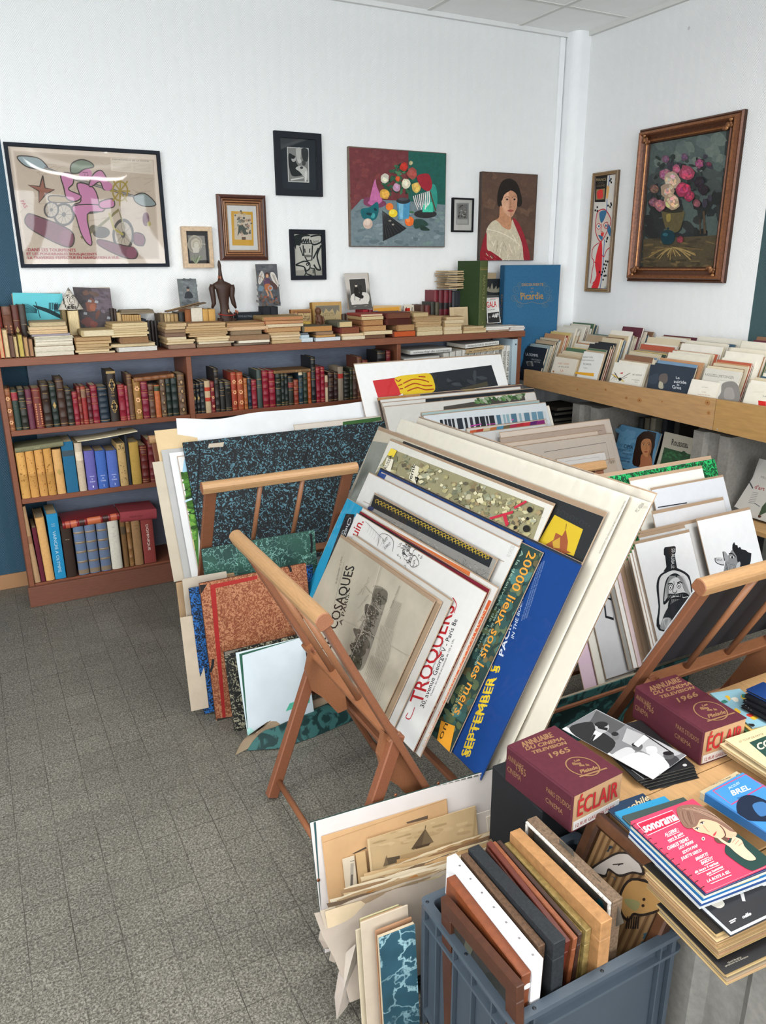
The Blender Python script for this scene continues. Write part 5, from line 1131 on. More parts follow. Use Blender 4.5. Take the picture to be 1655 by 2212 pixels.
p.poly([(1032,280),(1108,273),(1132,452),(1036,455)],'d8d8d4');p.text('J. FERRARI',(1042,296),(1095,291),(1041,288),'4a4a4a');p.text('GALA',(1032,348),(1102,340),(1028,304),'c0282a',.001);p.text('DU DANGER',(1040,368),(1090,363),(1039,358),'333333');p.poly([(1038,385),(1118,375),(1126,450),(1042,455)],'2c2c2c');p.line([(1055,285),(1112,280),(1118,345)],.002,'c0282a')
for k in range(12):p.ell(random.uniform(1050,1118),random.uniform(388,445),7,9,random.choice(['b9b9b6','d0d0cc','6a6a68']),0,7,.3)
q.obj('cover','print_ink',r)
a=aY(*T3(1175,600),-.15);b=aY(*T3(1540,600),-.11)
tl=aY(*T3(1175,42),-.15);sd=aY(*T3(1148,42),-.15)
bw=aY(*T3(1540,42),-.13).x-tl.x;bh=tl.z-.905
M=frameM((tl.x+bw/2,-.15,.905),EX,EZ,-EY)@Matrix.Rotation(math.radians(-2),4,'Y')
r=thing('large_book','very large blue book with gilt script, standing past the right end of the bookcase','book',M)
BPL=Pl(M.translation,M.to_3x3()@Vector((1,0,0)),EZ);T3c=BPL.conv(-bw/2+bw/2,bw/2-bw/2,0,T3)
q=MB();q.box(-bw/2,bw/2,0,bh,-.005,0,'2f6489',.001);q.box(-bw/2,bw/2,0,bh,-.05,-.045,'2f6489',.001)
q.box(-bw/2-.006,-bw/2+.004,0,bh,-.052,.0,'2a5c80',.003)
p=Pic(q,.0001,T3c);GO='a5834e'
p.text('DECOUVERTE',(1284,192),(1436,190),(1283,172),GO,.001);p.text('DE',(1348,213),(1366,213),(1348,203),GO);p.text('LA',(1346,238),(1366,238),(1346,224),GO);p.text('Picardie',(1276,290),(1436,284),(1270,238),GO,.002)
for sx in(-1,1):
 for cx,cy,r0 in((1356+sx*110,215,34),(1356+sx*125,275,30),(1356+sx*88,180,20),(1356+sx*90,320,26)):
  p.line([(cx+r0*(1-k/26)*math.cos(k*.5),cy+r0*(1-k/26)*math.sin(k*.5))for k in range(22)],.0012,'7a8070',True)
 p.line([(1356,305),(1356+sx*60,318),(1356+sx*110,300),(1356+sx*128,260)],.0014,'8a8060',True)
q.obj('cover','cloth_cover',r)
g=MB();g.box(-bw/2+.004,bw/2-.004,.004,bh-.004,-.045,-.005,'cfc6b2');g.obj('page_block','paper',r)
q=MB();o=Vector((-bw/2-.0064,bh*.72,-.014));ctext(q,'DECOUVERTE DE LA',o,Vector((0,-bh*.6,0)),Vector((0,0,-.018)),GO);q.obj('spine_title','print_ink',r)
# ------ book table along the right wall: plank front on concrete blocks
R1=crop(1100,680,1655);R2=crop(1150,850,1655)
BX=-.52;TBZ=.836
tb=thing('book_trough','long pine trough table filled with filed books along the right wall','table',Vector((-.27,-1.5,TBZ-.03)))
yL=-.30;yS=aX(1543,900,BX).y;yR=-3.0
zt0,zt1=aX(1128,797,BX).z,aX(1543,862,BX).z;zb0,zb1=aX(1130,832,BX).z,aX(1543,930,BX).z
def plank(name,ya,yb,za,zb,zc,zd,x0,x1,col):
 q=MB();I=tb.matrix_world.inverted();n=10;rings=[]
 for k in range(n+1):
  t=k/n;y=ya+(yb-ya)*t;lo=zc+(zd-zc)*t;hi=za+(zb-za)*t
  rings.append([I@Vector(p)for p in((x0,y,lo),(x1,y,lo),(x1,y,hi-.001),(x1-.001,y,hi),(x0+.001,y,hi),(x0,y,hi-.001))])
 q.strip(rings,col,closed=True,caps=True,smooth=False)
 return q
ext=lambda y:zt1+(zt1-zt0)*(y-yS)/(yS-yL)
extb=lambda y:zb1+(zb1-zb0)*(y-yS)/(yS-yL)
def knots(q,lst):
 I=tb.matrix_world.inverted()
 for(x,y,r)in lst:
  c=aX(*R1(x,y),BX-.0006);
  for k,(rr,cc)in enumerate(((r,'9c6c3e'),(r*.65,'a87a48'),(r*.4,'7a4c28'))):
   q.face([I@(c+Vector((-.0002*k,math.cos(-a)*rr*1.2,math.sin(-a)*rr)))for a in[j*.5 for j in range(12)]],cc)
q=plank('front_board',yL,yS+.0015,zt0,zt1,zb0,zb1,BX,BX+.022,'a9845a')
knots(q,[(840,550,.012),(622,482,.007),(1278,565,.012),(1285,632,.009),(440,480,.006),(985,560,.005),(755,535,.008),(285,365,.006)]);q.obj('front_board','pine_wood',tb)
plank('front_board',yS-.0015,yR,zt1,ext(yR),zb1,extb(yR),BX,BX+.022,'a5804e').obj('front_board','pine_wood',tb)
q=MB();I=tb.matrix_world.inverted()
for x,y in((1300,727),(1340,738)):
 c=aX(*R1(x,y),BX);q.lathe([(.0035,0),(.003,.0012),(.001,.0015)],'c9c4b8',8,I@Matrix.Translation(c)@Matrix.Rotation(-math.pi/2,4,'Y'));
q.obj('screws','metal',tb)
q=MB();q.box(BX+.022,-.02,yR,yL,TBZ-.025,TBZ-.002,'b08a5c',.002,I);q.obj('base_board','pine_wood',tb)
q=MB();q.box(-.03,-.012,yR,yL,TBZ,TBZ+.15,'b08a5c',.002,I);q.obj('back_board','pine_wood',tb)
def block(label,x0,x1,y0,y1,z0,z1,group='concrete blocks under the book trough'):
 r=thing('concrete_block',label,'concrete block',Vector(((x0+x1)/2,(y0+y1)/2,z0)),group)
 q=MB();w,d,h=x1-x0,y1-y0,z1-z0;g=.022
 pts=[(-w/2,-d/2),(-w/2,-d/2+d*.28),(-w/2+g,-d/2+d*.36),(-w/2+g,d/2-d*.36),(-w/2,d/2-d*.28),(-w/2,d/2),(w/2,d/2),(w/2,-d/2)]
 q.prism(pts,0,h,lambda u,v,z_:Vector((u,v,z_)),'807d77');q.obj('body','concrete',r);return r
for nm,(pa,pb)in(('far',((1238,872),(1305,880))),('near',((1500,925),(1570,940)))):
 ya=aX(*pa,BX+.03).y;yb=ya-.2
 for k in range(2):
  block(('upper' if k else 'lower')+(' concrete block of the stack near the corner, under the book trough' if nm=='far' else ' concrete block of the stack right of the rack with white prints, under the trough'),BX+.03,-.04,yb,ya,k*.387,k*.387+.385)
ANG=17
def cover_book(label,y,x,w,h,T,cov,page='d6ccb8',art=None,group=None,zz=TBZ,ang=ANG,name='filed_book',side=None):
 s=math.radians(ang);U=Vector((0,-1,0));V=Vector((math.sin(s),0,math.cos(s)));Wn=U.cross(V)
 r=thing(name,label,'book',frameM(Vector((x,y,zz)),U,V,Wn),group)
 q=MB();b=min(.0016,T*.2);q.box(-w/2,w/2,0,h,-b,0,cov);q.box(-w/2,w/2,0,h,-T,-T+b,cov);q.box(-w/2-.0006,-w/2+.0012,0,h,-T,0,side or cov)
 if art:
  pl=Pl(Vector((x,y,zz)),U,V);art(Pic(q,.0001,pl.conv(0,0,0,R1)),w,h)
 q.obj('cover','card_cover',r)
 g=MB();g.box(-w/2+.001,w/2-.001,.0005,h-.001,-T+b,-b,page);g.obj('page_block','paper',r)
 return r
FC=['cfc6b4','c4b79c','b9a88a','d2ccbe','c9c2b2','a8947a','d6d0c2','bcae94','8a7a68','d0c9ba','7d5a44','3c4a40','a5533c','5a2a36','3b5566','c8b070','8c9a9c','2a2c30','b08460','d4cfc4','6a86a0','4e6a52']
FN={'cfc6b4':'cream','c4b79c':'beige','b9a88a':'tan','d2ccbe':'off-white','c9c2b2':'pale grey','a8947a':'brown-grey','d6d0c2':'ivory','bcae94':'sand','8a7a68':'taupe','d0c9ba':'bone white','7d5a44':'brown','3c4a40':'dark green','a5533c':'rust red','5a2a36':'maroon','3b5566':'slate blue','c8b070':'mustard','8c9a9c':'grey-blue','2a2c30':'black','b08460':'light brown','d4cfc4':'white','6a86a0':'sky blue','4e6a52':'green'}
def art_somme(p,w,h):
 p.poly([(88,215),(215,228),(222,345),(100,325)],'1c222c');p.text('LA SOMME',(108,262),(186,272),(106,244),'b9bcc0',.0006);p.text('dans la guerre',(145,290),(205,297),(144,279),'9a9ea2');p.text('1939 1940',(160,308),(200,312),(159,297),'9a9ea2')
 p.poly([(108,300),(150,298),(158,332),(118,328)],'7a7a78');p.blob([(118,310),(135,302),(145,328),(122,326)],'3a3a3a')
def art_haut(p,w,h):
 p.text('ROBERT GUEDENET',(318,318),(388,323),(317,307),'b5764a');p.text('LE VILLAGE',(316,337),(386,342),(315,328),'5a5a58');p.text('LA',(332,366),(352,367),(331,352),'c46a34')
def art_pic(p,w,h):
 p.text('REPERTOIRE',(478,277),(540,279),(477,267),'6a6a66');p.text('HISTORIQUE ET ARCHEOLOGIQUE',(458,296),(548,299),(457,287),'6a6a66');p.text('PICARDIE',(478,322),(530,325),(477,311),'55554f');p.text('TOME I',(478,346),(506,348),(477,338),'6a6a66')
 p.poly([(428,368),(548,376),(545,398),(425,380)],'d39a2a')
def art_abs(p,w,h):
 for k in range(4):p.line([(655+k*12,380),(715-k*20,420)],.002,'3a3a38')
 p.line([(668,385),(740,430)],.006,'cfae4a');p.line([(680,372),(712,425)],.004,'1e1e1e');p.poly([(710,376),(735,370),(730,382)],'b43a30');p.ell(715,415,10,10,'1a1a1a');p.line([(720,410),(780,375)],.003,'2a2a2a');p.line([(700,430),(760,400)],.002,'1e1e1e')
 p.text('ART ABSTRAIT',(795,390),(858,395),(794,380),'55554f');p.text('Premieres',(792,422),(840,425),(791,414),'6a6a66');p.text('1911',(810,437),(828,438),(809,430),'6a6a66')
def art_gros(p,w,h):
 p.poly([(912,320),(1190,345),(1170,500),(885,470)],'2b3440');p.blob([(975,385),(1015,380),(1022,420),(1000,445),(965,425)],'5c5450');p.blob([(968,430),(990,440),(992,475),(964,470)],'a5a08c');p.blob([(900,400),(960,380),(950,440),(905,440)],'343e4a')
 for s_,a,b,c in(('Le',(1076,412),(1098,414),(1074,396)),('suicide',(1062,438),(1142,446),(1060,418)),('de',(1080,456),(1096,457),(1079,444)),('Gros',(1052,474),(1108,482),(1050,452))):p.text(s_,a,b,c,'c9ccd0',.0006)
def art_glz(p,w,h):
 p.text('A.GLEIZES-J.METZINGER',(1262,392),(1450,415),(1260,374),'6a6862')
def art_min(p,w,h):
 p.text('Jean Denan',(1242,468),(1280,472),(1241,460),'8a8880');p.text('L ami',(1245,500),(1268,502),(1244,490),'a87a5a');p.text('a perdu de vue',(1215,514),(1295,522),(1214,506),'a87a5a')
def art_blob(p,w,h):
 p.blob([(1365,500),(1370,450),(1400,432),(1450,432),(1480,470),(1478,560),(1350,545)],'7a7672');p.blob([(1385,500),(1400,470),(1440,475),(1450,540),(1390,540)],'8f8b86')
def art_red(p,w,h):
 p.text('La',(1635,528),(1655,530),(1634,516),'3a3a38');p.poly([(1605,552),(1655,558),(1655,592),(1606,588)],'c0241f')
 p.lines(1572,494,1650,500,1,'8a8880',.0008)
COLUMNS=[(152,130,'the dark somme book','1c222c',art_somme,215,.0),(350,150,'the village booklet','cfc8ba',art_haut,285,.0),(512,130,'the white regional volumes','d4d4d0',art_pic,250,0),(755,205,'the abstract art book','d6d2c8',art_abs,325,0),(1040,270,'the black and white suicide book','2b3440',art_gros,335,0),(1345,240,'the grey cubist book','c2beb4',art_glz,365,0),(1610,190,'the book with a red square','d2ccbe',art_red,460,0),(1830,190,'the column cut by the photo edge','c9c2b2',None,480,0)]
for ci,(cx,cw,nm,c0,art,yt,_)in enumerate(COLUMNS):
 f=aX(*R1(cx-cw/2,420),BX+.045);g2=aX(*R1(cx+cw/2,420),BX+.045)
 yc=(aX(*R1(cx-cw/2,yt),BX+.09).y+aX(*R1(cx+cw/2,yt),BX+.09).y)/2;wd=abs(aX(*R1(cx-cw/2,yt),BX+.09).y-aX(*R1(cx+cw/2,yt),BX+.09).y)
 x=BX+.052;k=0
 top0=aX(*R1(cx,yt),BX+.09).z
 hh=(top0-TBZ)/math.cos(math.radians(ANG))+.004
 pen=[]
 while x<-.125 and k<32:
  T=random.uniform(.004,.014)if k else .011
  if k==0:
   w,h,cov,a,lab=wd*.98,hh,c0,art,'front book of '+nm[4:]+' column in the pine trough' if False else nm[4:]+', foremost in its file in the pine trough'
  else:
   w=wd*random.uniform(.86,1.04);h=hh+min(.11,k*.0065)*random.uniform(.55,1.15)+random.uniform(-.006,.012);cov=random.choice(FC);a=None
   lab=FN[cov]+' book filed behind '+nm[4:]+', '+ORD[k]+' from the front'
  x+=(T+.0016)/math.cos(math.radians(ANG))
  cover_book(lab,yc+(random.uniform(-.008,.008)if k else 0),x,w,h,T,cov,random.choice(['d8d0c0','cfc4ae','c2b496','d9d4c8']),a,'books filed in the pine trough',name='filed_book',ang=ANG)
  k+=1
def front(label,x0,x1,yt,cov,art,dx,T=.008,zz=TBZ):
 l=aX(*R1(x0,yt),BX+dx+.05);r_=aX(*R1(x1,yt),BX+dx+.05)
 cover_book(label,(l.y+r_.y)/2,BX+dx,abs(l.y-r_.y),((l.z+r_.z)/2-zz)/math.cos(math.radians(ANG)),T,cov,art=art,group='books filed in the pine trough',zz=zz)
front('small white book with orange lettering, low in front of the grey cubist book',1180,1360,425,'d6d0c4',art_min,.034,.006)
front('booklet with a grey photo of a rounded mass, beside the small white book',1352,1480,432,'c9c5bc',art_blob,.043,.005)
def low_cover(label,f,tl,tr,br,bl,X,T,slope,cov,art,page='c9bfa8',name='art_book',mat='gloss_cover'):
 b1=aX(*f(*bl),X);b2=aX(*f(*br),X);s=math.radians(slope)
 pl=Pl((b1+b2)/2,(0,-1,0),(math.sin(s),0,math.cos(s)));cs=[f(*c)for c in(tl,tr,br,bl)]
 u0,u1,v0,v1=pl.rect(*cs);ub=(pl.uv(*cs[0])[0]+pl.uv(*cs[3])[0])/2;u0=ub
 r=thing(name,label,'book',pl.M(u0,u1,v0));w,h=u1-u0,v1-v0;q=MB()
 q.box(-w/2,w/2,0,h,-.002,0,cov);q.box(-w/2,w/2,0,h,-T,-T+.002,cov);q.box(-w/2,-w/2+.002,0,h,-T,0,cov)
 art(Pic(q,.0001,pl.conv(u0,u1,v0,f)));q.obj('cover',mat,r);g=MB();g.box(-w/2+.002,w/2-.001,.002,h-.001,-T+.002,-.002,page);g.obj('page_block','paper',r)
 return r
def art_cima(p):
 p.poly([(628,222),(897,275),(850,560),(560,520)],'5a8cae')
 for k in range(30):p.ell(random.uniform(610,720),random.uniform(240,480),26,18,random.choice(['6496b6','5284a6','6b9aba']),0,7,.3)
 p.poly([(815,262),(880,280),(840,500),(790,490)],'2a2a30')
 p.blob([(745,310),(790,270),(830,275),(862,310),(868,370),(850,420),(840,520),(720,510),(715,440),(730,370)],'2c1a12')
 p.blob([(765,500),(770,440),(800,420),(838,440),(845,520),(760,520)],'a86a48');p.blob([(772,350),(795,322),(835,325),(845,370),(838,420),(815,450),(790,435),(772,395)],'c08458')
 for ex in(790,826):p.ell(ex,362,9,4,'d8b898');p.ell(ex,362,4,4,'1e120c');p.line([(ex-12,352),(ex+10,350)],.002,'2a1810')
 p.line([(812,362),(812,392),(804,396)],.002,'8a5434',True);p.blob([(792,412),(806,407),(818,412),(806,419)],'9c4a38');p.blob([(826,340),(845,370),(830,440),(818,440),(832,390)],'9c6440')
 p.text('CIMA',(648,386),(712,396),(652,358),'1e2c3a',.0005);p.text('DA CONEGLIANO',(604,400),(712,416),(606,388),'24384a');p.text('MAITRE DE',(640,430),(704,440),(642,417),'2a4258');p.text('RENAISSANCE',(610,455),(696,470),(612,442),'2a4258');p.text('VENITIENNE',(614,478),(690,492),(616,465),'2a4258')
low_cover('blue exhibition book with a curly-haired face, standing under the pine trough',R2,(628,222),(897,275),(850,560),(560,520),-.40,.012,14,'4a7a9c',art_cima)
def art_rou(p):
 p.poly([(938,270),(1148,318),(1120,480),(895,470)],'b9b4a4');p.text('Rousseau',(985,365),(1100,388),(990,318),'1a1a18',.001);p.poly([(935,380),(1122,432),(1110,500),(905,500)],'1e4a2c')
 for k in range(30):p.ell(random.uniform(930,1100),random.uniform(410,480),14,8,random.choice(['245834','173a22','2e6a3e']),random.random(),7,.3)
low_cover('pale book with black fancy lettering over a green picture, under the pine trough',R2,(938,270),(1148,318),(1098,590),(868,562),-.40,.016,14,'a8a392',art_rou,'b09a6c')
def art_dart(p):
 p.poly([(1640,470),(1800,500),(1760,960),(1430,800)],'b5b2ac');p.text("d'art",(1572,672),(1642,690),(1580,645),'8a2a2a',.0006);p.text('Michel',(1618,600),(1680,612),(1622,582),'7a6a62')
 for k in range(7):p.line([(1560-k*5,700+k*12),(1600-k*4,706+k*12)],.0016,'5a5a58')
 p.line([(1535,620),(1562,672)],.006,'3a3c40');p.line([(1572,775),(1610,800)],.003,'4a4c50');p.poly([(1628,800),(1655,770),(1660,840),(1600,870)],'3a4a34');p.poly([(1600,860),(1625,866),(1615,880),(1598,878)],'4a2a1c')
low_cover("grey-white catalogue lettered d'art at the right edge under the trough",R2,(1640,470),(1830,510),(1760,990),(1450,800),-.46,.01,18,'aaa8a2',art_dart)
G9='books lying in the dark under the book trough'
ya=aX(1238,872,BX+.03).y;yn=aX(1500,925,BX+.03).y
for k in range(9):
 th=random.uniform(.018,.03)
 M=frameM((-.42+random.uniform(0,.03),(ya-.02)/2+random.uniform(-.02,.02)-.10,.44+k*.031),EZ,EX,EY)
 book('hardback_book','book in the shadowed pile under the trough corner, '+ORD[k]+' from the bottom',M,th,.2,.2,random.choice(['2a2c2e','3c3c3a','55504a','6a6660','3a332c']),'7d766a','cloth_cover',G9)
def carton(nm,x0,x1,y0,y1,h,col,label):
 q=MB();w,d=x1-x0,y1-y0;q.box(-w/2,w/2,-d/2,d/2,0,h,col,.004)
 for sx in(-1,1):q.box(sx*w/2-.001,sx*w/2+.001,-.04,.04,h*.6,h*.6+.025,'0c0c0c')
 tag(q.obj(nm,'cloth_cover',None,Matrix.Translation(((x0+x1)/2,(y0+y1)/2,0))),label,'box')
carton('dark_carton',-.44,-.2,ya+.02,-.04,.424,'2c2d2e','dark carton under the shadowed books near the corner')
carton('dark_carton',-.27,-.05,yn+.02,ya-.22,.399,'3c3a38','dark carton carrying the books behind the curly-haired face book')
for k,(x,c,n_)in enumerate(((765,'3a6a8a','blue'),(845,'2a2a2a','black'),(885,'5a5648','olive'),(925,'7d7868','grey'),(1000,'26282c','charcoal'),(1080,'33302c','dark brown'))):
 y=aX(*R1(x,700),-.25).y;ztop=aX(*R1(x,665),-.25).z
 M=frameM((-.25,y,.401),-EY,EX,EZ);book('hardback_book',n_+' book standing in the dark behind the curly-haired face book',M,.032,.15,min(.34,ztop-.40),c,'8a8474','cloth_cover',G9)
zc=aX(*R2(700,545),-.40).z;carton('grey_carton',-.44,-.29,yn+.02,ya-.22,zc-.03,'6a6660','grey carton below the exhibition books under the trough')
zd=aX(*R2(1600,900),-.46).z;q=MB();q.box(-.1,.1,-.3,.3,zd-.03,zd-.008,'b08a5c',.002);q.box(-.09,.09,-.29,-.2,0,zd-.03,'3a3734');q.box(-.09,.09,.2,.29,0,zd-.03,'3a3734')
tag(q.obj('low_shelf','pine_wood',None,Matrix.Translation((-.46,yn-.55,0))),'low pine shelf carrying the catalogue at the right edge','shelf')
# ------ folding print racks
RWD='784c35'
def rack(label,M,L=.59,back=True,y0=.192,sb=.529):
 r=thing('print_rack',label,'rack',M)
 def part(name,fn):
  q=MB();fn(q);return q.obj(name,'rack_wood',r)
 S=.51;T0=.80
 fy=lambda z:-.31+S*(T0-z)
 sides=[(-1,'front')]+([(1,'back')]if back else[])
 for sg,nm in sides:
  Y=(lambda z,sg=sg:fy(z)if sg<0 else y0+sb*(z-.265))
  up=Vector((0,Y(T0)-Y(.2),T0-.2)).normalized();nrm=Vector((1,0,0)).cross(up)
  def rail(q):
   rings=[];pr=[(-.014,-.017),(.014,-.017),(.0185,-.012),(.0185,.004)]+[(.0185*math.cos(a),.006+.014*math.sin(a))for a in(.35,.8,1.25,1.57,1.89,2.34,2.79)]+[(-.0185,.004),(-.0185,-.012)]
   for x,e in((-.006,.9),(-.004,1),(L+.004,1),(L+.006,.9)):rings.append([Vector((x,Y(T0),T0))+nrm*a*e+up*b*e for a,b in pr])
   q.strip(rings,lambda i,j:'a58059' if i==1 else '87593f',closed=True,caps=True,smooth=False)
  part('top_rail',rail)
  for x in(.026,L-.026):part('post',lambda q:q.bar((x,Y(T0-.012),T0-.012),(x,Y(.004),.004)if sg<0 else(x,Y(.2),.2),.042,.017,RWD,nrm))
  for x in(L*.36,L*.64):part('dowel',lambda q:q.tube([(x,Y(T0-.012),T0-.012),(x,Y(.45),.45)],.0085,'8a5d40',9))
  part('lower_rail',lambda q:q.bar((.02,Y(.44),.44),(L-.02,Y(.44),.44),.034,.022,'825438',up))
 for x in(.085,L-.03):
  part('leg',lambda q:q.bar((x,-.118,.45),(x,-.283,.004),.026,.034,'7c4c35',(0,1,.3)))
  part('gusset',lambda q:q.prism([(-.150,.46),(-.095,.40),(-.045,.29),(-.04,.24),(-.07,.235),(-.115,.30),(-.15,.335),(-.165,.40)],x+(.014 if x<L/2 else-.014)-.009,x+(.014 if x<L/2 else-.014)+.009,lambda u,v,w:Vector((w,u,v)),'805338'))
 for yb in(.0,y0*.45,y0*.85):part('base_bar',lambda q:q.bar((.0,yb,.205),(L,yb,.205),.022,.014,RWD))
 part('stretcher',lambda q:q.tube([(.08,-.262,.055),(L-.08,-.262,.055)],.009,'855539',9))
 part('foot_stretcher',lambda q:q.tube([(.06,fy(.055),.055),(L-.06,fy(.055),.055)],.009,'855539',9))
 return r
RK1=frameM((-2.51,-2.01,0),-EY,EX,EZ)
rack('front wooden print rack holding big posters, standing in the middle of the floor',RK1)
rack('wooden print rack with a blue-black marbled folder, left and behind the poster rack',frameM((-2.77,-1.175,0),EX,EY,EZ),L=.565,y0=.285,sb=.46)
rack('wooden print rack holding white-backed ink prints, at the right beside the table',frameM((-1.99,-2.54,0),EX,EY,EZ),y0=.37,sb=.5)
rack('rear wooden print rack near the bookcase, hidden below the yellow abstract print',frameM((-1.62,-1.16,0),EX,EY,EZ)@Matrix.Diagonal((1,1,.70,1)),y0=.17,sb=.52)
def plane_for(kind,d,deg,o,yaw=0):
 s=math.radians(deg)
 if kind=='Y':U,V=Vector((0,-1,0)),Vector((math.sin(s),0,math.cos(s)))
 else:
  U,V=Vector((1,0,0)),Vector((0,math.sin(s),math.cos(s)))
 if yaw:
  Rz=Matrix.Rotation(math.radians(yaw),3,'Z');U=Rz@U;V=Rz@V
 p=Pl(o,U,V);return p.off(d)
def sheet(name,label,pl,tl,tr,br,face='e6e2d6',thick=.0025,back='a58c74',art=None,f=None,film=True,lip=None,group=None,v0=None,cat='print',mat='print_ink',u0=None,pleat=0):
 """lip: strip of the backing board showing above the print"""
 c=[f(*p)for p in(tl,tr,br)]if f else(tl,tr,br)
 a,b,e,g=pl.rect(*c)
 if v0 is not None:e=v0
 if u0 is not None:a=u0
 M=pl.off(-thick).M(a,b,e);w,h=b-a,g-e
 r=thing(name,label,cat,M,group)
 q=MB();q.box(-w/2,w/2,0,h,0,thick*.6,back,.0004);q.obj('backing_board','paper',r)
 q=MB();t0=thick*.6+.0001
 l=.004 if lip is None else lip
 q.box(-w/2+.002,w/2-.002,.002,h-l,t0,thick,face)
 if art:art(Pic(q,thick+.0001,pl.conv(a,b,e,f),(-w/2+.002,w/2-.002,.002,h-l)),w,h)
 q.obj('printed_sheet',mat,r)
 if film:
  q=MB();nx,ny=(90,16)if pleat else(16,8);rings=[];rr=random.Random(w)
  ph=[rr.uniform(0,6.3)for _ in range(nx+1)]
  for j in range(ny+1):
   v=j/ny if not pleat else 1-(1-j/ny)**1.6;a_=max(0,v-.86)/.14*pleat
   rings.append([(-w/2-.002+(w+.004)*i/nx,-.001+(h+.003)*v,thick+.0012+.0003*math.sin(i*1.7+j*2.3)+a_*(.5+.5*math.sin(ph[i]*.5+i*1.3))*(i/nx))for i in range(nx+1)])
  q.strip(rings,'ffffff');q.obj('plastic_sleeve','plastic_film',r)
 return r
PR='prints filed in the front rack'
o1=Vector((-2.384,-2.7,.265));D1=lambda d:plane_for('Y',d,27.9,o1)
K=crop(640,880,1440)
def art_map(p,w,h):
 p.line([(545,58),(1110,245),(1600,345)],.0022,'5a5048');p.line([(550,72),(1110,262),(1590,362)],.0012,'8a8078')
 for k in range(14):x=600+k*70;p.line([(x,80+k*22),(x+18,95+k*22)],.001,'9a9086')
sheet('poster','old map sheet with a ruled dark border, rearmost in the front rack',D1(-.024),(905,900),(1415,1062),(1130,1690),'d8cfc0',art=art_map,group=PR,pleat=.01)
def art_cream(p,w,h):
 p.text('M.C. VESINA',(1525,470),(1558,432),(1512,462),'4a4a46');p.lines(1540,452,1575,440,3,'9a968a',.0006);p.lines(952,1700,1006,1590,1,'8a867a',.0005)
 p.text('BIBLIOTHEQUE EDITIONS',(948,1716),(1006,1584),(942,1712),'6a665c')
def art_cream2(p,w,h):
 p.text('VON ENTSTEHT ITRA PERVOLLO SIA NELY DARMARA CARBATINE',(1358,655),(1490,425),(1351,651),'6a665c');p.text('LOBERTAL 1966 EDITIONS',(870,1665),(915,1575),(864,1661),'6a665c')
FK=K
def sheetK(label,d,tl,tr,br,face,art=None,**k):
 return sheet(k.pop('name','poster'),label,D1(d),tl,tr,br,face,art=art,f=FK,group=PR,**k)
sheetK('largest cream poster whose right corner shines in plastic, front rack',-.006,(500,78),(1600,400),(960,1745),'e0d8c7',art_cream,pleat=.009,back='d8d2c4')
sheetK('second cream poster with a line of tiny print along its side, front rack',.009,(462,65),(1500,372),(878,1695),'e2dbcb',art_cream2,pleat=.008,back='d8d2c4')
def art_dark(p,w,h):
 p.poly([(480,150),(1390,490),(1250,760),(350,420)],'2d2e2f');p.poly([(1155,480),(1282,545),(1240,665),(1080,605)],'d2b32e')
 p.poly([(1112,615),(1150,592),(1160,560),(1188,575),(1205,545),(1215,600),(1210,640),(1230,650),(1190,655)],'9a5434');p.line([(1205,545),(1208,520)],.002,'6a3a28');p.poly([(1145,600),(1180,580),(1178,630),(1150,628)],'c49a3c')
 for k in range(12):p.line([(1150+k*14,440+k*7+(k%3)*8),(1160+k*14,450+k*7),(1152+k*14,470+k*6)],.0014,'3e4042',True)
sheetK('brown-edged beige poster with a pale painting, behind the cubist poster in the front rack',.022,(368,85),(1402,470),(815,1660),'c9bfac',lambda p,w,h:(p.poly([(340,150),(410,160),(250,560),(150,640)],'8c9088'),art_dark(p,w,h)),lip=.014)
def art_cubist(p,w,h):
 p.poly([(425,185),(1110,450),(1060,590),(330,300)],'9b9472')
 for k in range(330):
  t=random.random();s_=random.random();x=425+680*t-80*s_;y=195+265*t+125*s_
  r0=random.uniform(8,24);a0=random.random()*6
  p.poly([(x+r0*math.cos(a0+b)*random.uniform(.5,1),y+r0*.8*math.sin(a0+b)*random.uniform(.5,1))for b in(0,1.6,3.1,4.7)],random.choice(['8a8462','b5ae8a','6d6a50','a09870','7c7e66','565040','c2bb9c','766e54','a49a70','8b7a5a','93947e']))
 p.poly([(428,185),(455,195),(440,225),(412,215)],'d0b93c');p.poly([(410,225),(440,236),(425,292),(395,282)],'cfc9b8')
 p.text('RUSSIA',(408,280),(436,218),(396,275),'2a2824',.0004);p.poly([(508,318),(530,255),(555,270),(540,345)],'c8c2ae');p.text('emk',(522,325),(540,258),(507,318),'141414',.0006);p.text('4',(548,343),(556,316),(530,334),'141414',.0008)
 for k in range(6):p.ell(985+k*9,450-k*5,6,6,'a8283a')
 p.line([(870,500),(975,470)],.008,'a8283a');p.line([(935,480),(950,530)],.012,'a8283a')
 for x,y,r0 in((1050,460,13),(1040,500,7),(1035,545,16),(985,540,8)):p.ell(x,y,r0,r0,'1e1c18')
 p.lines(1085,520,1110,470,1,'6a665c',.0006)
sheetK('white-bordered cubist poster with a red letter, front rack',.036,(415,152),(1158,408),(1068,640),'dedad0',art_cubist,lip=.008,v0=.12)
def art_blue(p,w,h):
 p.text('SEPTEMBER 5',(765,1565),(905,1160),(735,1555),'d8b628',.0016);p.text('SEPTEMBER 5',(775,1562),(915,1158),(748,1553),'e8c832',.001)
 p.text('PACIFIC',(925,1115),(985,900),(905,1105),'d5dbe4',.0014);p.text('IN THE BOEING',(972,1035),(1022,830),(960,1028),'c2cddd',.0004)
 for k in range(3):p.text('POSTER OF THE AIRLINE SHOWING THE CITY AND THE GARDENS',(1010+k*11,955-k*6),(1090+k*11,700-k*6),(1005+k*11,952-k*6),'8aa4cc')
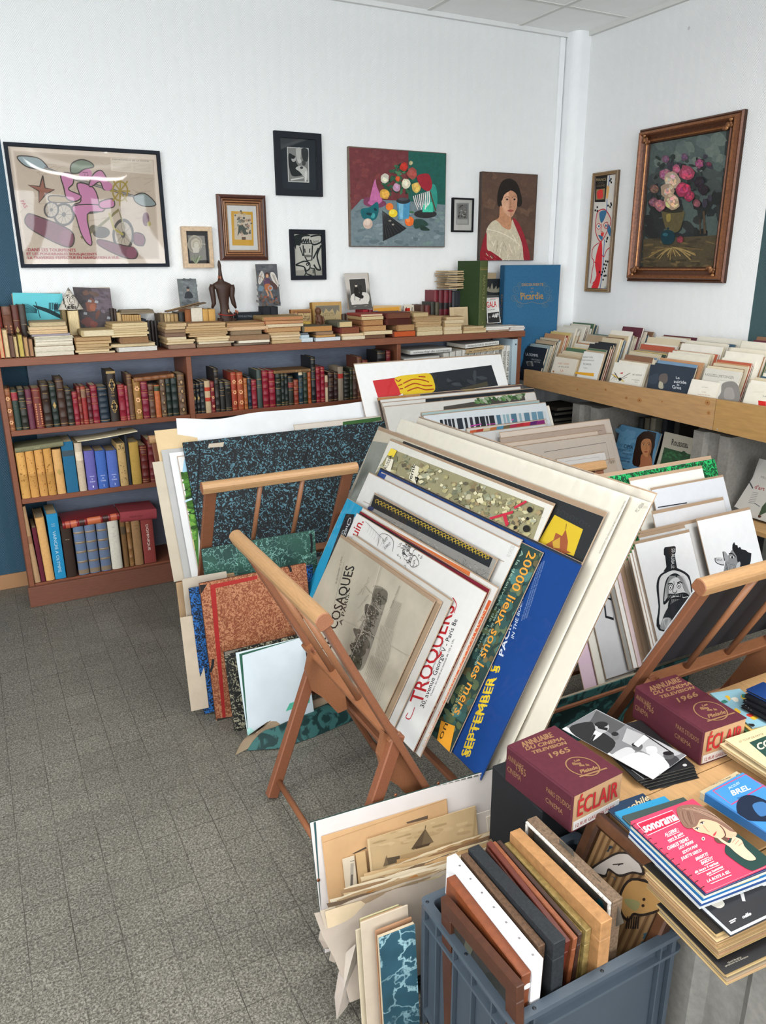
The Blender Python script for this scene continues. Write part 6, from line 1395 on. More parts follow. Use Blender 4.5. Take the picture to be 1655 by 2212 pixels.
sheetK('bright blue airline poster with yellow September lettering, front rack',.050,(370,285),(1283,688),(825,1668),'133f82',art_blue,back='2a3a5c',lip=.003)
sheetK('black-edged sheet tight behind the blue poster, front rack',.043,(372,278),(1290,680),(1150,960),'2c2e32',None,film=False,lip=.001,v0=.1)
def art_map20(p,w,h):
 for k in range(120):
  t=random.random();s_=random.random();x=1090-450*t+30*s_-60*(1-s_);y=620+900*t+40*s_
  p.ell(x,y,random.uniform(12,30),random.uniform(10,24),random.choice(['33524e','3d625c','4c5a3e','56644a','2e4a48','665c40','456c68']),random.random()*3,7,.3)
 p.poly([(650,1400),(712,1425),(690,1545),(625,1500)],'d4922a');p.text('ou',(640,1478),(668,1410),(662,1490),'3a2c1a')
 OR='c98a34'
 p.text('20000 lieux sous les mers.',(1042,640),(700,1375),(1078,655),OR,.0008);p.text('A la decouverte de la terre',(1010,640),(800,1090),(1022,645),'8fae9c')
 p.text('nov.78-26 fev.79',(745,1240),(690,1370),(760,1245),'b0a05a');p.text('Musee de la Chaux de Fonds',(905,900),(800,1150),(915,905),'9ab4a8')
sheetK('dark green sea exhibition poster with orange lettering reading downwards, front rack',.058,(955,590),(1108,635),(690,1548),'2f4440',art_map20,lip=.002,u0=-.52)
sheetK('white poster with pale stamped lettering, front rack',.068,(312,318),(1012,580),(860,940),'dcdbd8',lambda p,w,h:(p.text('RE OFFICIEL',(955,670),(992,590),(938,664),'b8b5b0'),p.line([(300,420),(930,690)],.003,'b0a498')),lip=.003,v0=.1)
sheetK('sheet with a blue corner and taupe band, front rack',.062,(375,300),(1010,570),(860,940),'ccc8c4',lambda p,w,h:p.poly([(362,285),(405,300),(392,325),(350,310)],'2a4a8a'),lip=.002,v0=.12)
def art_orn(p,w,h):
 p.poly([(350,390),(885,660),(860,720),(330,450)],'26272a')
 for k in range(34):
  x=362+k*15;y=415+k*7.6;p.line([(x-8,y+14),(x-8,y),(x+4,y-2),(x+4,y+10),(x-2,y+9)],.0028,'b59a34',True)
 p.poly([(325,440),(870,720),(800,900),(280,640)],'8c8984')
 for k in range(170):
  t=random.random();x=330+560*t;y=455+290*t+random.uniform(0,80);p.line([(x,y),(x+random.uniform(-14,14),y+random.uniform(-10,14))],.0012,random.choice(['4a4846','6a6864','b2afa8']))
 p.ell(336,453,14,10,'2a3050')
sheetK('engraved poster with a black and gold scroll border, front rack',.084,(345,390),(888,655),(780,990),'9a968e',art_orn,lip=.004,v0=.05)
def art_cyan(p,w,h):
 p.poly([(205,455),(800,655),(780,720),(190,520)],'2a9ac4');p.poly([(215,470),(785,665),(770,705),(205,520)],'c8ccd0');p.poly([(600,600),(790,672),(775,715),(590,640)],'26282c')
 p.poly([(205,455),(262,468),(120,900),(40,900)],'2a9ac4');p.poly([(222,475),(262,478),(150,880),(70,880)],'22242a');p.text('Chez Mireille',(236,490),(170,700),(250,495),'c5c8cc',.0004);p.text('Galerie',(208,545),(180,640),(220,550),'aab0b4')
sheetK('cyan-bordered poster with a black panel lettered downwards, front rack',.093,(205,455),(800,655),(700,960),'2a9ac4',art_cyan,lip=.002,v0=.02)
sheetK('orange-striped sheet between white ones, front rack',.099,(290,462),(905,778),(560,1575),'d8d4cf',lambda p,w,h:(p.poly([(330,490),(780,735),(772,760),(320,515)],'d0703c'),p.poly([(860,860),(880,870),(570,1585),(550,1570)],'cc5a2e'),p.text('MUSEE GALERIE EXPOSITION',(575,1520),(850,905),(562,1514),'dcbfa0')),lip=.003)
sheetK('dark red-edged poster with white block letters, front rack',.104,(282,470),(855,790),(545,1560),'7c1a2c',lambda p,w,h:(p.poly([(280,470),(850,780),(830,790),(270,485)],'2a2a2c'),p.text('AMAM',(595,1440),(745,1080),(555,1425),'d5cfca',.001),p.text('moins de 20 ans',(690,1215),(790,1010),(678,1208),'c89aa0')),lip=.002)
def art_brosse(p,w,h):
 RE='b8242a'
 p.text('uin.',(272,580),(302,512),(242,562),RE,.001)
 p.text('TROQUERS',(560,1330),(712,890),(505,1312),RE,.0012);p.line([(500,1365),(490,1385),(510,1390),(530,1340)],.003,RE,True);p.line([(700,850),(716,880),(705,920)],.003,RE,True)
 p.text('30, avenue George V - Paris 8e',(570,1345),(722,950),(552,1336),'2a2a2a',.0002);p.text('Disques, cassettes, videogrammes',(585,1240),(662,1045),(577,1236),'4a4a4a');p.text('Ouvert du mardi au samedi de 10h a 19h.',(605,1290),(710,1035),(597,1286),'4a4a4a')
 p.line([(365,620),(375,570),(410,570),(435,600),(430,645)],.0018,'3a3a3a',True);p.text('JUT',(388,607),(412,590),(384,594),'2a2a2a');p.text('JOINT',(395,636),(424,612),(391,625),'2a2a2a')
 for k in range(60):x,y=random.gauss(500,22),random.gauss(655,28);p.line([(x,y),(x+random.uniform(-12,12),y+random.uniform(-12,12)),(x+random.uniform(-12,12),y+random.uniform(-12,12))],.0013,'3a3a3a',True)
 p.line([(510,700),(530,660),(550,700),(525,715)],.0016,'3a3a3a',True,True)
 for k in range(8):x=310+k*10;p.line([(x,510+k*10),(x+18,530+k*10),(x+8,560+k*10)],.001,'8a8a8a',True)
sheetK('white record-shop poster with red outlined letters and comic doodles, front rack',.112,(262,490),(842,790),(540,1560),'e2e0dd',art_brosse,lip=.002)
sheetK('sheet of clear-sleeved white paper behind the old newspaper, front rack',.122,(255,575),(690,840),(440,1470),'cdc9c2',None,lip=.004)
sheetK('brown card sheet just behind the old newspaper, front rack',.128,(225,580),(640,850),(420,1420),'8c7862',None,lip=.010,film=False)
def art_cos(p,w,h):
 BK='2c2824'
 p.text('LES COSAQUES',(152,1090),(262,712),(112,1078),BK,.001)
 p.text('A PARIS.',(205,975),(240,830),(190,970),BK,.0005);p.text('dix des Nouvelles, 17, a Paris',(180,790),(208,668),(173,788),'5a544c');p.line([(170,880),(215,690)],.0012,'6a645c')
 p.blob([(245,1110),(275,1000),(330,900),(350,800),(405,820),(402,870),(350,1030),(300,1165),(260,1165)],'8b8376')
 for pts,c in(([(350,812),(405,822),(398,880),(345,870)],'6c6558'),([(310,880),(345,890),(370,920),(340,950),(310,930)],'625b50'),([(255,990),(290,1000),(330,1050),(320,1080),(280,1050)],'686155'),([(240,1060),(300,1050),(310,1100),(270,1120)],'5c564b'),([(230,1110),(290,1115),(285,1170),(235,1160)],'55503f')):p.blob(pts,c)
 for k in range(280):
  t=random.random();x=262+112*t+random.gauss(0,16);y=1130-285*t+random.gauss(0,22);a_=random.random()*6.3;p.line([(x,y),(x+9*math.cos(a_),y+12*math.sin(a_)),(x+14*math.cos(a_+.5),y+16*math.sin(a_+.5))],.0014,random.choice(['2e2a24','3a352e','a89f90','5a5348','4a443a']))
 for k in range(9):p.line([(280+(k%3)*14,960-k*20),(300+(k%3)*14,940-k*20)],.001,'6a645a');
 p.line([(300,840),(315,800),(335,830)],.0012,'5a544a');p.line([(322,780),(330,760)],.0012,'5a544a')
 for blk in(((360,1110),(385,975),60,30),((310,1200),(345,1110),70,30),((400,980),(440,860),40,20),((300,1280),(330,1200),80,40)):
  (x0,y0),(x1,y1),ww,hh=blk
  for k in range(10):
   dx=k*ww/10;dy=k*hh/10;p.line([(x0+dx,y0+dy),(x1+dx,y1+dy)],.0011,'6f685e')
 p.text('Spectateurs, Pedestres',(430,900),(470,800),(424,898),'4a443c')
 p.line([(110,900),(330,1010),(520,1130)],.0012,'a39a8a');p.line([(390,690),(300,1000),(190,1260)],.0014,'c4bbab');p.line([(395,692),(305,1002)],.001,'9a9080')
sheetK('yellowed old newspaper sheet with an engraving, foremost in the front rack',.136,(195,575),(600,830),(410,1405),'b9b09e',art_cos,lip=.010,mat='old_paper')
# ---- the rear rack beyond: axis along the wall
B=crop(750,700,1250)
PR4='prints filed in the rear rack'
o4=Vector((-1.3,-.62,1.05));DX=lambda o,deg,yaw=0:(lambda d:plane_for('X',d,deg,o,yaw))
D4=DX(o4,27)
def sh4(label,d,tl,tr,br,face,art=None,**k):return sheet('print',label,D4(d),tl,tr,br,face,art=art,f=B,group=PR4,**k)
def art_yel(p,w,h):
 p.poly([(182,405),(1032,293),(1080,440),(225,540)],'2a2c31');p.poly([(182,405),(340,386),(400,520),(225,540)],'c83236')
 p.blob([(340,390),(400,368),(500,358),(580,352),(612,385),(628,470),(560,500),(400,505),(370,460)],'e0bd28')
 for pts in([(345,395),(365,410),(385,395)],[(400,425),(470,395),(540,400),(585,415)],[(410,455),(480,425),(550,440),(610,440)],[(430,480),(500,455),(560,470),(620,465)],[(510,375),(560,378)],[(365,440),(395,430)],[(375,465),(400,460)]):p.line(pts,.006,'a8401e',True)
 for k in range(8):x=random.uniform(700,1000);y=random.uniform(360,430);p.ell(x,y,45,12,random.choice(['3a3d42','24262a','40444a']),random.random()*3,8,.3)
 p.poly([(810,460),(1000,410),(1010,440),(815,480)],'4a4436')
sh4('white-mounted abstract print in red, yellow and charcoal, standing highest in the rear rack',0,(50,300),(1085,192),(1160,430),'efefee',art_yel,lip=.006,v0=-.78)
def strip4(c0,c1,lst):
 def fn(p,w,h):
  for q_,c in lst:p.poly(q_,c)
 return fn
D4b=DX(Vector((-1.3,-.70,.98)),27)
def sh4b(label,d,tl,tr,br,face,art=None,**k):return sheet('print',label,D4b(d),tl,tr,br,face,art=art,f=B,group=PR4,v0=-.72,**k)
def art_lands(p,w,h):
 p.poly([(220,525),(700,462),(700,505),(220,548)],'3c3a38');p.poly([(220,525),(520,490),(520,520),(220,548)],'b5793c');p.poly([(700,460),(1250,418),(1255,445),(700,500)],'4a3f44');p.blob([(820,460),(1000,430),(1010,450),(850,478)],'8a7a3a')
sh4b('print with a dark brown landscape strip showing, rear rack',.0,(215,535),(1250,420),(1275,520),'56504c',art_lands)
sh4b('white sheet behind the black-banded print, rear rack',.012,(235,545),(1235,438),(1280,600),'d6d4d0',None)
sh4b('cream mount with a black band, rear rack',.022,(245,560),(1345,455),(1365,600),'d0cdc8',lambda p,w,h:p.poly([(560,535),(1345,458),(1362,490),(560,565)],'23262a'))
def art_green(p,w,h):
 p.poly([(690,590),(1265,500),(1275,545),(690,620)],'4a4540')
 for k in range(40):x=random.uniform(900,1265);p.ell(x,585-(x-690)*.13+random.uniform(-20,14),22,10,random.choice(['4a7a3c','6a8a5a','8a9a7c','3a5a34','a5aa98']),random.random(),7,.3)
sh4b('print of a green landscape under a black band, rear rack',.034,(260,590),(1348,480),(1365,620),'cfccc6',art_green)
sh4b('pale teal-edged board, rear rack',.046,(530,632),(1382,540),(1400,680),'8fa4a4',None,film=False)
def art_bars(p,w,h):
 p.poly([(660,685),(1420,622),(1435,700),(680,765)],'c9cdd0');x=662
 while x<1415:
  ww=random.uniform(14,40);yy=685-(x-660)*.083;p.poly([(x,yy),(x+ww,yy-ww*.083),(x+ww+14,yy+75),(x+14,yy+78)],random.choice(['2c3038','33404c','4f7288','6a90a4','2a2c30','5a7f94','8aa8b4']if x>950 else['26282e','2c3038','3a3440']));x+=ww+random.uniform(7,20)
 p.line([(880,730),(960,715)],.006,'b03a94');p.line([(1000,718),(1060,712)],.004,'b03a94');p.line([(1175,690),(1190,680)],.006,'c05aa4')
sh4b('white print of vertical blue and black bars, rear rack',.058,(545,660),(1428,548),(1450,720),'d3d8dc',art_bars)
sh4b('white board just behind the bars print, rear rack',.052,(700,650),(1448,590),(1478,715),'d6d2c8',None,film=False)
def art_fan(p,w,h):
 for k in range(11):x=880+k*48;y=762-k*7;p.poly([(x,y),(x+50,y-8),(x+58,y+30),(x-10,y+40)],['c05a34','a83a2a','c9b28a','b5703c','4a8aa8','6a5a3c','a3284a','b02a34','c0303a','5a2468','86286e'][k])
sh4b('print with a fan of red, orange and purple patches, rear rack',.072,(850,745),(1420,676),(1440,745),'cdc8c2',art_fan)
sh4b('white envelope sheet in front of the fan print, rear rack',.084,(900,770),(1420,716),(1440,790),'d2d1d0',None)
D4c=DX(Vector((-1.0,-.965,.75)),27)
Q2=R1
def sh4c(label,d,tl,tr,br,face,art=None,**k):return sheet('old_print',label,D4c(d),tl,tr,br,face,art=art,f=Q2,group='old prints leaning in the rear rack',v0=-.52,**k)
PB='c4b6aa'
sh4c('torn-edged beige sheet, rear of the old prints under the pine trough end',0,(-60,770),(640,655),(680,780),PB,None,film=False)
sh4c('beige old print with a brown worn top edge',.010,(-60,800),(608,700),(640,800),'b5a294',lambda p,w,h:p.line([(-60,840),(600,745)],.002,'7a6a5e'),film=True)
sh4c('old print with a tiny caption under its torn edge',.018,(-60,830),(560,745),(600,830),'c0b0a2',lambda p,w,h:p.text('Vue de la Ville de Rouen',(240,825),(420,800),(238,815),'6a5e54'),film=False)
sh4c('beige sheet with a thin black ruled frame, under the pine trough',.030,(-30,865),(660,750),(718,950),'c9bdb1',lambda p,w,h:(p.line([(225,885),(622,822),(652,950)],.002,'2e2a28'),p.line([(660,815),(690,950)],.001,'a89a8e')))
sh4c('white folded sheet low before the ruled frame sheet',.042,(300,915),(615,893),(640,954),'d0ccca',lambda p,w,h:p.line([(360,945),(580,915),(590,950)],.001,'6a6462'),film=False)
sh4c('small strip with an ornate border end, before the ruled frame sheet',.05,(540,945),(680,925),(690,954),'b8a898',lambda p,w,h:[p.line([(640+k*10,960),(645+k*10,935),(650+k*10,955)],.002,'5a4c40',True)for k in range(4)],film=False)
# ---- left rack with the blue-black marbled folder
A=crop(320,850,900)
o2=Vector((-2.7,-.80,.80));D2=DX(o2,24)
def white_curl():
 pl=D2(-.062);a,b,e,g=pl.rect(*[A(*p)for p in((160,125),(1640,45),(1650,900))]);e=-.62
 a2=pl.uv(*A(120,900))[0];w,h=b-a,g-e
 r=thing('paper_sheet','large sheet of white paper with a curling top edge, behind the blue-black marbled folder','paper',pl.M(a,b,e))
 q=MB();nx,ny=30,10;rings=[]
 for j in range(ny+1):
  rr=[]
  for i in range(nx+1):
   u=i/nx;v=j/ny;c=(max(0,v-.7)/.3)**2
   top=h-.022*math.exp(-((u-.16)/.12)**2)+.012*(u>.97)
   left=(-.05 if True else 0)*(1-v)*(1-u)
   rr.append((-w/2+w*u+left,top*v,.030*c*math.sin(2.2+u*5)+.012*math.sin(u*7)*v))
  rings.append(rr)
 q.strip(rings,'d2d3d5');q.obj('sheet','paper',r)
white_curl()
pl=D2(-.075)
a,b,e,g=pl.rect(*[B(*p)for p in((85,560),(580,505),(560,690))]);w=b-a;h=g-e+.45
r=thing('paper_sheet','crumpled white sheet end poking up in front of the abstract yellow print','paper',pl.M(a,b,e-.45));q=MB();rings=[]
for j in range(9):
 rings.append([(-w/2+w*i/14,h*j/8-.02*(1-i/14)*(j/8),.012*math.sin(i*1.1+j)*j/8+.03*(i/14)**3*(j/8))for i in range(15)])
q.strip(rings,'cdced0');q.obj('sheet','paper',r)
sheet('map_print','printed sheet with a dark green strip, its tip showing right of the marbled folder',D2(-.018),(900,215),(1565,100),(1580,200),'b9b0a6',back='a59a8c',art=lambda p,w,h:p.poly([(1200,175),(1535,118),(1540,150),(1200,205)],'33552c'),f=A,film=False,v0=-.5)
def art_hill(p,w,h):
 p.poly([(222,405),(320,388),(290,470),(210,490)],'8ab0c4');p.poly([(210,488),(300,468),(260,1120),(165,1120)],'3f6a2a')
 for k in range(80):
  y=random.uniform(500,1110);x=random.uniform(200-(y-500)*.06,295-(y-500)*.05);p.ell(x,y,random.uniform(14,40),random.uniform(6,14),random.choice(['2c4a1e','4c7c30','6a963e','35591f','1e3416','5a8a3a']),random.uniform(-.5,.2),8,.3)
 p.line([(200,675),(240,660),(285,645)],.008,'a8c0cc',True);p.line([(185,980),(225,940),(270,900)],.004,'b5a878',True)
Dl=D2
sheet('print','print of a green valley landscape, left edge showing beside the marbled folder',Dl(-.014),(180,395),(420,350),(330,1140),'c9c8c6',art=art_hill,f=A,film=False)
for k,(x0,y0,c,d_,lb)in enumerate(((28,240,'c8b08a',-.050,'tan ragged-edged folder, farthest left behind the white sheets'),(15,430,'b9ae9c',-.042,'crumpled pale brown sheet, left of the white sheets'),(70,360,'a9a8a6',-.034,'grey sheet at the left of the white sheets'),(120,380,'d0d0d0',-.022,'white sheet edge left of the green valley print'))):
 sheet('paper_sheet',lb,Dl(d_),(x0+12,y0),(420,y0-60),(330,1130),c,back=c,f=A,film=False,cat='paper',u0=None,mat='paper')
def folder(name,label,pl,tl,tr,br,mat,f,thick=.012,edge='2a2a28',corner=None,bl=None,v0=None,sliver='b8a890',art=None,ties=(),group=None,inner=True,u1=None,face='ffffff'):
 c=[f(*p)for p in(tl,tr,br)];a,b,e,g=pl.rect(*c)
 if bl:a=(pl.uv(*f(*tl))[0]+pl.uv(*f(*bl))[0])/2
 if v0 is not None:e=v0
 if u1 is not None:b=u1
 r=thing(name,label,'portfolio',pl.off(-thick).M(a,b,e),group);w,h=b-a,g-e
 q=MB();q.box(-w/2,w/2,0,h,thick-.003,thick,face,.0008);q.obj('front_board',mat,r)
 q=MB();q.box(-w/2,w/2,0,h,0,.003,edge,.0008);q.obj('back_board','cloth_cover',r)
 if inner:
  q=MB()
  for k in range(3):q.box(-w/2+random.uniform(.001,.008),w/2-random.uniform(.002,.01),.003,h-random.uniform(.001,.007),.0035+k*(thick-.007)/3,.0035+(k+.7)*(thick-.007)/3,vary(sliver,.1))
  q.obj('papers','old_paper',r)
 if art:q=MB();art(Pic(q,thick+.0002,pl.conv(a,b,e,f),(-w/2,w/2,0,h)),w,h);q.obj('cloth_trim','cloth_cover',r)
 for(x,y,x2,y2)in ties:
  q=MB();p=Pic(q,thick+.0012,pl.conv(a,b,e,f));p.line([(x,y),((x+x2)/2+6,(y+y2)/2),(x2,y2)],.009,'17181a',True);q.obj('tie_ribbon','cloth_cover',r)
 return r
folder('marbled_folder','large blue-black marbled portfolio behind the left rack slats',D2(0),(318,312),(1610,132),(1500,1000),'marbled_blue_black',A,.012,'15181c',bl=(255,1110),v0=-.56,ties=((1022,225,1000,300),(985,330,950,440)),art=lambda p,w,h:(p.poly([(375,310),(468,300),(462,328),(370,335)],'b0a594'),p.line([(318,318),(300,700),(255,1110)],.006,'14171a')))
# ------ right rack: ink prints on white paper
C2=crop(1180,1000,1655)
o3=Vector((-1.6,-2.40,.27));D3=DX(o3,25)
PR3='ink prints in the right rack'
def sh3(label,d,tl,tr,br,face='d9d9da',art=None,**k):
 k.setdefault('v0',.0);return sheet('ink_print',label,D3(d),tl,tr,br,face,art=art,f=C2,group=PR3,**k)
for k,(tl,tr,br,c,fm,lb,dd)in enumerate((((330,62),(1235,-25),(1300,130),'b7a292',0,'brown board edge, rearmost in the right rack',-.16),((400,78),(1275,0),(1310,130),None,0,'bright green marbled folder in the right rack',-.148),((620,105),(1172,25),(1200,120),'d2cfc8',0,'white sheet on a brown board before the green marbled folder',-.130),((780,155),(1340,120),(1410,400),'d4d6dc',1,'wide bluish white sheet in a sleeve, right rack',-.110),((790,345),(1320,275),(1390,420),'d4d3d6',1,'sleeved white sheet with a dark line at its top, right rack',-.085),((700,510),(1130,425),(1160,520),'cfcdcb',1,'white sheet behind the bottle print, right rack',-.055),((690,528),(1032,478),(1080,560),'d6d6d8',1,'narrow white sheet edge above the bottle print',-.045))):
 if c is None:folder('marbled_folder',lb,D3(dd),tl,tr,br,'marbled_bright_green',C2,.009,'12301f',v0=.0,sliver='d8dde0')
 else:sh3(lb,dd,tl,tr,br,c,(lambda p,w,h:p.line([(840,335),(1060,300)],.004,'24242c'))if k==3 else None,film=bool(fm),lip=.012 if k not in(3,)else .008)
K='1b1b20'
def art_head(p,w,h):
 p.blob([(1340,790),(1355,720),(1375,690),(1415,640),(1450,690),(1460,760),(1440,830),(1350,870),(1335,830)],'8a8a8c')
 p.blob([(1330,668),(1355,675),(1375,720),(1360,740),(1340,720)],'9c9c9e');p.line([(1330,668),(1334,700),(1345,738)],.004,K)
 p.poly([(1400,645),(1402,615),(1415,595),(1425,618),(1440,620),(1445,640),(1460,632),(1470,650),(1500,655),(1520,672),(1545,680),(1540,740),(1525,790),(1500,815),(1460,815),(1455,750),(1440,745),(1432,700),(1410,665)],K)
 p.blob([(1432,770),(1455,742),(1462,765),(1445,815),(1430,820)],'bcbcbe');p.ell(1400,708,16,10,'d8d8d8');p.ell(1400,710,8,10,K);p.line([(1375,685),(1400,682),(1425,710)],.004,K,True)
 p.blob([(1270,715),(1300,708),(1335,720),(1342,760),(1330,770),(1290,755),(1275,740)],'d0d0d2');
 for k in range(5):p.line([(1272+k*11,715+k*2),(1280+k*11,738)],.002,K)
 p.line([(1270,715),(1275,745),(1310,765),(1340,768)],.003,K,True)
 for k in range(26):x=random.uniform(1345,1430);p.line([(x,random.uniform(740,840)),(x+14,random.uniform(750,850))],.001,random.choice(['4a4a4c','2a2a2c','a5a5a7']))
 p.poly([(1345,830),(1420,825),(1430,850),(1360,870)],K);p.poly([(1510,800),(1530,795),(1525,815)],K)
sh3('print of a shouting person seen in profile with black hair, right rack',-.024,(1130,420),(1578,318),(1700,1200),'ececee',art_head,lip=.010)
def art_bottle(p,w,h):
 p.blob([(905,780),(945,770),(985,790),(1060,830),(1090,890),(1115,1100),(1120,1250),(850,1260),(845,1080),(830,930),(850,850),(900,810)],K)
 p.poly([(885,650),(893,635),(965,625),(975,632),(975,672),(968,690),(985,790),(1010,812),(880,818),(905,785),(895,700),(885,690)],K)
 p.blob([(900,830),(960,808),(1030,830),(1070,870),(1090,960),(1105,1230),(870,1240),(858,1080),(848,930),(862,860)],'dcdcde')
 p.text('SLABLIA 02',(940,795),(945,645),(965,792),'d8d8da',.0006)
 p.blob([(880,1050),(890,930),(915,860),(970,830),(1020,860),(1050,920),(1085,990),(1075,1010),(1040,960),(1000,870),(950,870),(925,930),(920,1000),(895,1060)],K)
 for k in range(12):p.line([(930+k*4,850),(900+k*1.5,930+k*6),(888+k*2,1040)],.0011,'b8b8ba',True);p.line([(985+k*4,850),(1030+k*3,930),(1060+k*2,1000)],.0011,'b8b8ba',True)
 p.blob([(925,900),(960,870),(1000,890),(1025,960),(1010,1000),(960,1010),(925,980)],'d8d8da')
 for ex,ey in((935,938),(998,925)):p.ell(ex,ey,15,20,'e6e6e8');p.line([(ex-15,ey),(ex,ey-20),(ex+15,ey),(ex,ey+20)],.0022,K,True,True);p.ell(ex,ey+2,5,7,K)
 p.line([(915,912),(945,908),(960,930)],.004,K,True);p.line([(985,905),(1005,895),(1025,905)],.004,K,True);p.line([(960,890),(962,920)],.002,K);p.line([(960,930),(950,965),(970,980),(985,960)],.0026,K,True)
 p.blob([(920,985),(970,985),(1040,975),(1075,1000),(1020,1010),(985,1000),(970,1008),(955,1000),(900,1060),(885,1060),(910,1010)],K)
 for k in range(9):p.line([(925+k*12,995-k),(905+k*15,1020)],.001,'c0c0c2')
 p.blob([(935,1020),(1020,1010),(1050,1060),(1000,1140),(940,1120),(915,1090)],K)
 for k in range(12):p.line([(945+k*7,1025),(930+k*8,1090+(k%3)*12)],.0012,'bcbcbe',True)
 p.blob([(880,1160),(940,1060),(1060,1010),(1120,1020),(1120,1180),(900,1190)],'24242a');p.blob([(865,1200),(890,1165),(940,1175),(930,1250),(860,1250)],'9a9a9c');p.line([(870,1230),(880,1180),(920,1170)],.0015,'d0d0d2',True)
sh3('print of a bottle holding a wild bearded face, right rack',-.008,(662,590),(1132,488),(1185,1200),'ececee',art_bottle,lip=.010)
for k in range(9):
 d=-.012-k*.011;tx_=655-k*17
 sh3('print seen only by its left edge, %s behind the bottle print'%ORD[k],-.014-k*.0024,(tx_,620+k*22),(1000,560+k*22),(1040,1250),random.choice(['d0cdca','c9c2ba','cfcac4']),None,film=False,thick=.0016,lip=.002)if k<3 else None
for k in range(6):
 sh3(['ivory','tan','brown','pinkish white','white','grey'][k]+' sheet edge low at the left of the right rack',-.064-k*.003,(610-k*30,700+k*30),(900,640+k*30),(960,1300),['cfc6b8','b8a48e','9a806a','cdb9bd','d4d2d0','8a8884'][k],None,film=False,thick=.0016,lip=.001,v0=-.01)
def art_book(p,w,h):p.poly([(425,1000),(490,1020),(510,1185),(445,1165)],K);p.poly([(440,1015),(500,1040),(505,1165),(455,1150)],'d4d4d6')
sh3('white print with a black-cornered motif, lower left of the right rack',-.092,(300,960),(560,880),(600,1380),'d8d8da',art_book,v0=-.02)
sh3('cream mount below the black-cornered print, lower left of the right rack',-.099,(240,1000),(560,900),(600,1520),'cfcbc2',None,v0=-.035,film=False)
for k in range(4):sh3(['pink tissue-edged','rose tissue-edged','pale pink','lilac white'][k]+' sheet at the far left of the right rack',-.106-k*.003,(160+k*12,1150-k*30),(400,1080),(500,1560),['cdb4c2','c9a9ba','d2c0c8','cfc8d0'][k],None,v0=-.04,film=False,thick=.0016,lip=.0)
Lr=frameM((-1.99,-2.54,0),EX,EY,EZ)
r=thing('sketch_pad','black-backed pad of white sheets leaning inside the right rack front slats','pad',Lr@Matrix.Translation((.375,-.100,.462))@Matrix.Rotation(math.radians(27),4,'X'))
q=MB();q.box(-.26,.27,.0,.003,0,.31,'26262a');q.obj('back_cover','cloth_cover',r)
for k in range(6):
 q=MB();q.box(-.268-k*.002,.268,.0040+k*.003,.0058+k*.003,0,.305-k*.003,'d2d2d4');q.obj('sheet','paper',r)
# ------ folders on the floor in front of the left rack
E5=crop(380,1100,900)
def floorf(Yb,deg=12,yaw=0):return DX(Vector((-2.7,Yb,0)),deg,yaw)(0)
GF='folders on the floor before the left rack'
folder('marbled_folder','green-veined marbled folder between the left rack and the brown folder',floorf(-1.478,8),(180,285),(1110,105),(1090,300),'marbled_green',E5,.010,'1c2a26',v0=.02,ties=((925,165,930,300),),bl=(195,460),sliver='c8c0b0',group=GF,u1=.36)
folder('sheet_bundle','tan paper folder bundle, farthest left before the left rack',floorf(-1.52,8,-2),(45,495),(700,395),(200,1420),'old_paper',E5,.012,'a0805c',face='957c60',bl=(60,1330),v0=.03,group=GF)
folder('marbled_folder','grey paper folder edge left of the blue marbled folder',floorf(-1.548,8,-2),(80,480),(600,380),(200,1450),'paper',E5,.008,'9a8f80',face='a3988a',bl=(120,1420),v0=.025,group=GF)
folder('marbled_folder','bright blue marbled folder with torn edges, behind the brown folder',floorf(-1.582,8),(100,600),(990,320),(270,1470),'marbled_blue',E5,.012,'16243a',bl=(200,1450),v0=.012,group=GF,u1=.30)
folder('crumpled_sheet','crumpled cream paper sheet, low at the far left of the folders',floorf(-1.598,10,-4),(30,745),(200,720),(190,1440),'old_paper',E5,.006,'b8a890',face='aa9c8a',bl=(110,1430),v0=.035,group=GF,inner=False)
folder('marbled_folder','brown marbled folder with worn red cloth edges',floorf(-1.625,9),(165,520),(990,345),(410,1500),'marbled_brown',E5,.014,'4a2a1a',bl=(285,1500),v0=.0,group=GF,u1=.262,ties=((770,385,790,430),(255,1030,235,1120)),art=lambda p,w,h:(p.poly([(235,530),(270,520),(345,1450),(325,1470)],'8a1e1c'),p.poly([(240,520),(560,455),(560,480),(240,550)],'8c2420'),p.poly([(150,525),(215,515),(165,585)],'1d1a18'),p.poly([(280,1440),(415,1425),(415,1500),(290,1500)],'2a2520')))
folder('marbled_folder','black and gold speckled folder leaning before the brown one',floorf(-1.72,13),(305,1020),(860,830),(450,1570),'marbled_grey',E5,.010,'1c1b18',bl=(445,1580),v0=.0,group=GF,u1=.19,art=lambda p,w,h:p.poly([(330,960),(620,890),(480,945),(340,1005)],'6a625a'))
r=folder('white_folder','open green-edged folder showing its pale blue-white lining, before the speckled one',floorf(-1.80,15),(435,995),(860,870),(920,1400),'paper',E5,.006,'1f4a3c',face='b9c2c8',bl=(480,1610),v0=.0,group=GF,inner=False,u1=.175,art=lambda p,w,h:(p.poly([(435,995),(900,858),(900,872),(440,1010)],'24503f'),p.poly([(435,995),(455,992),(485,1610),(460,1610)],'24503f'),p.poly([(782,1335),(920,1285),(920,1330),(755,1390)],'4aa088'),p.blob([(480,1600),(500,1500),(560,1560)],'9ccac4')))
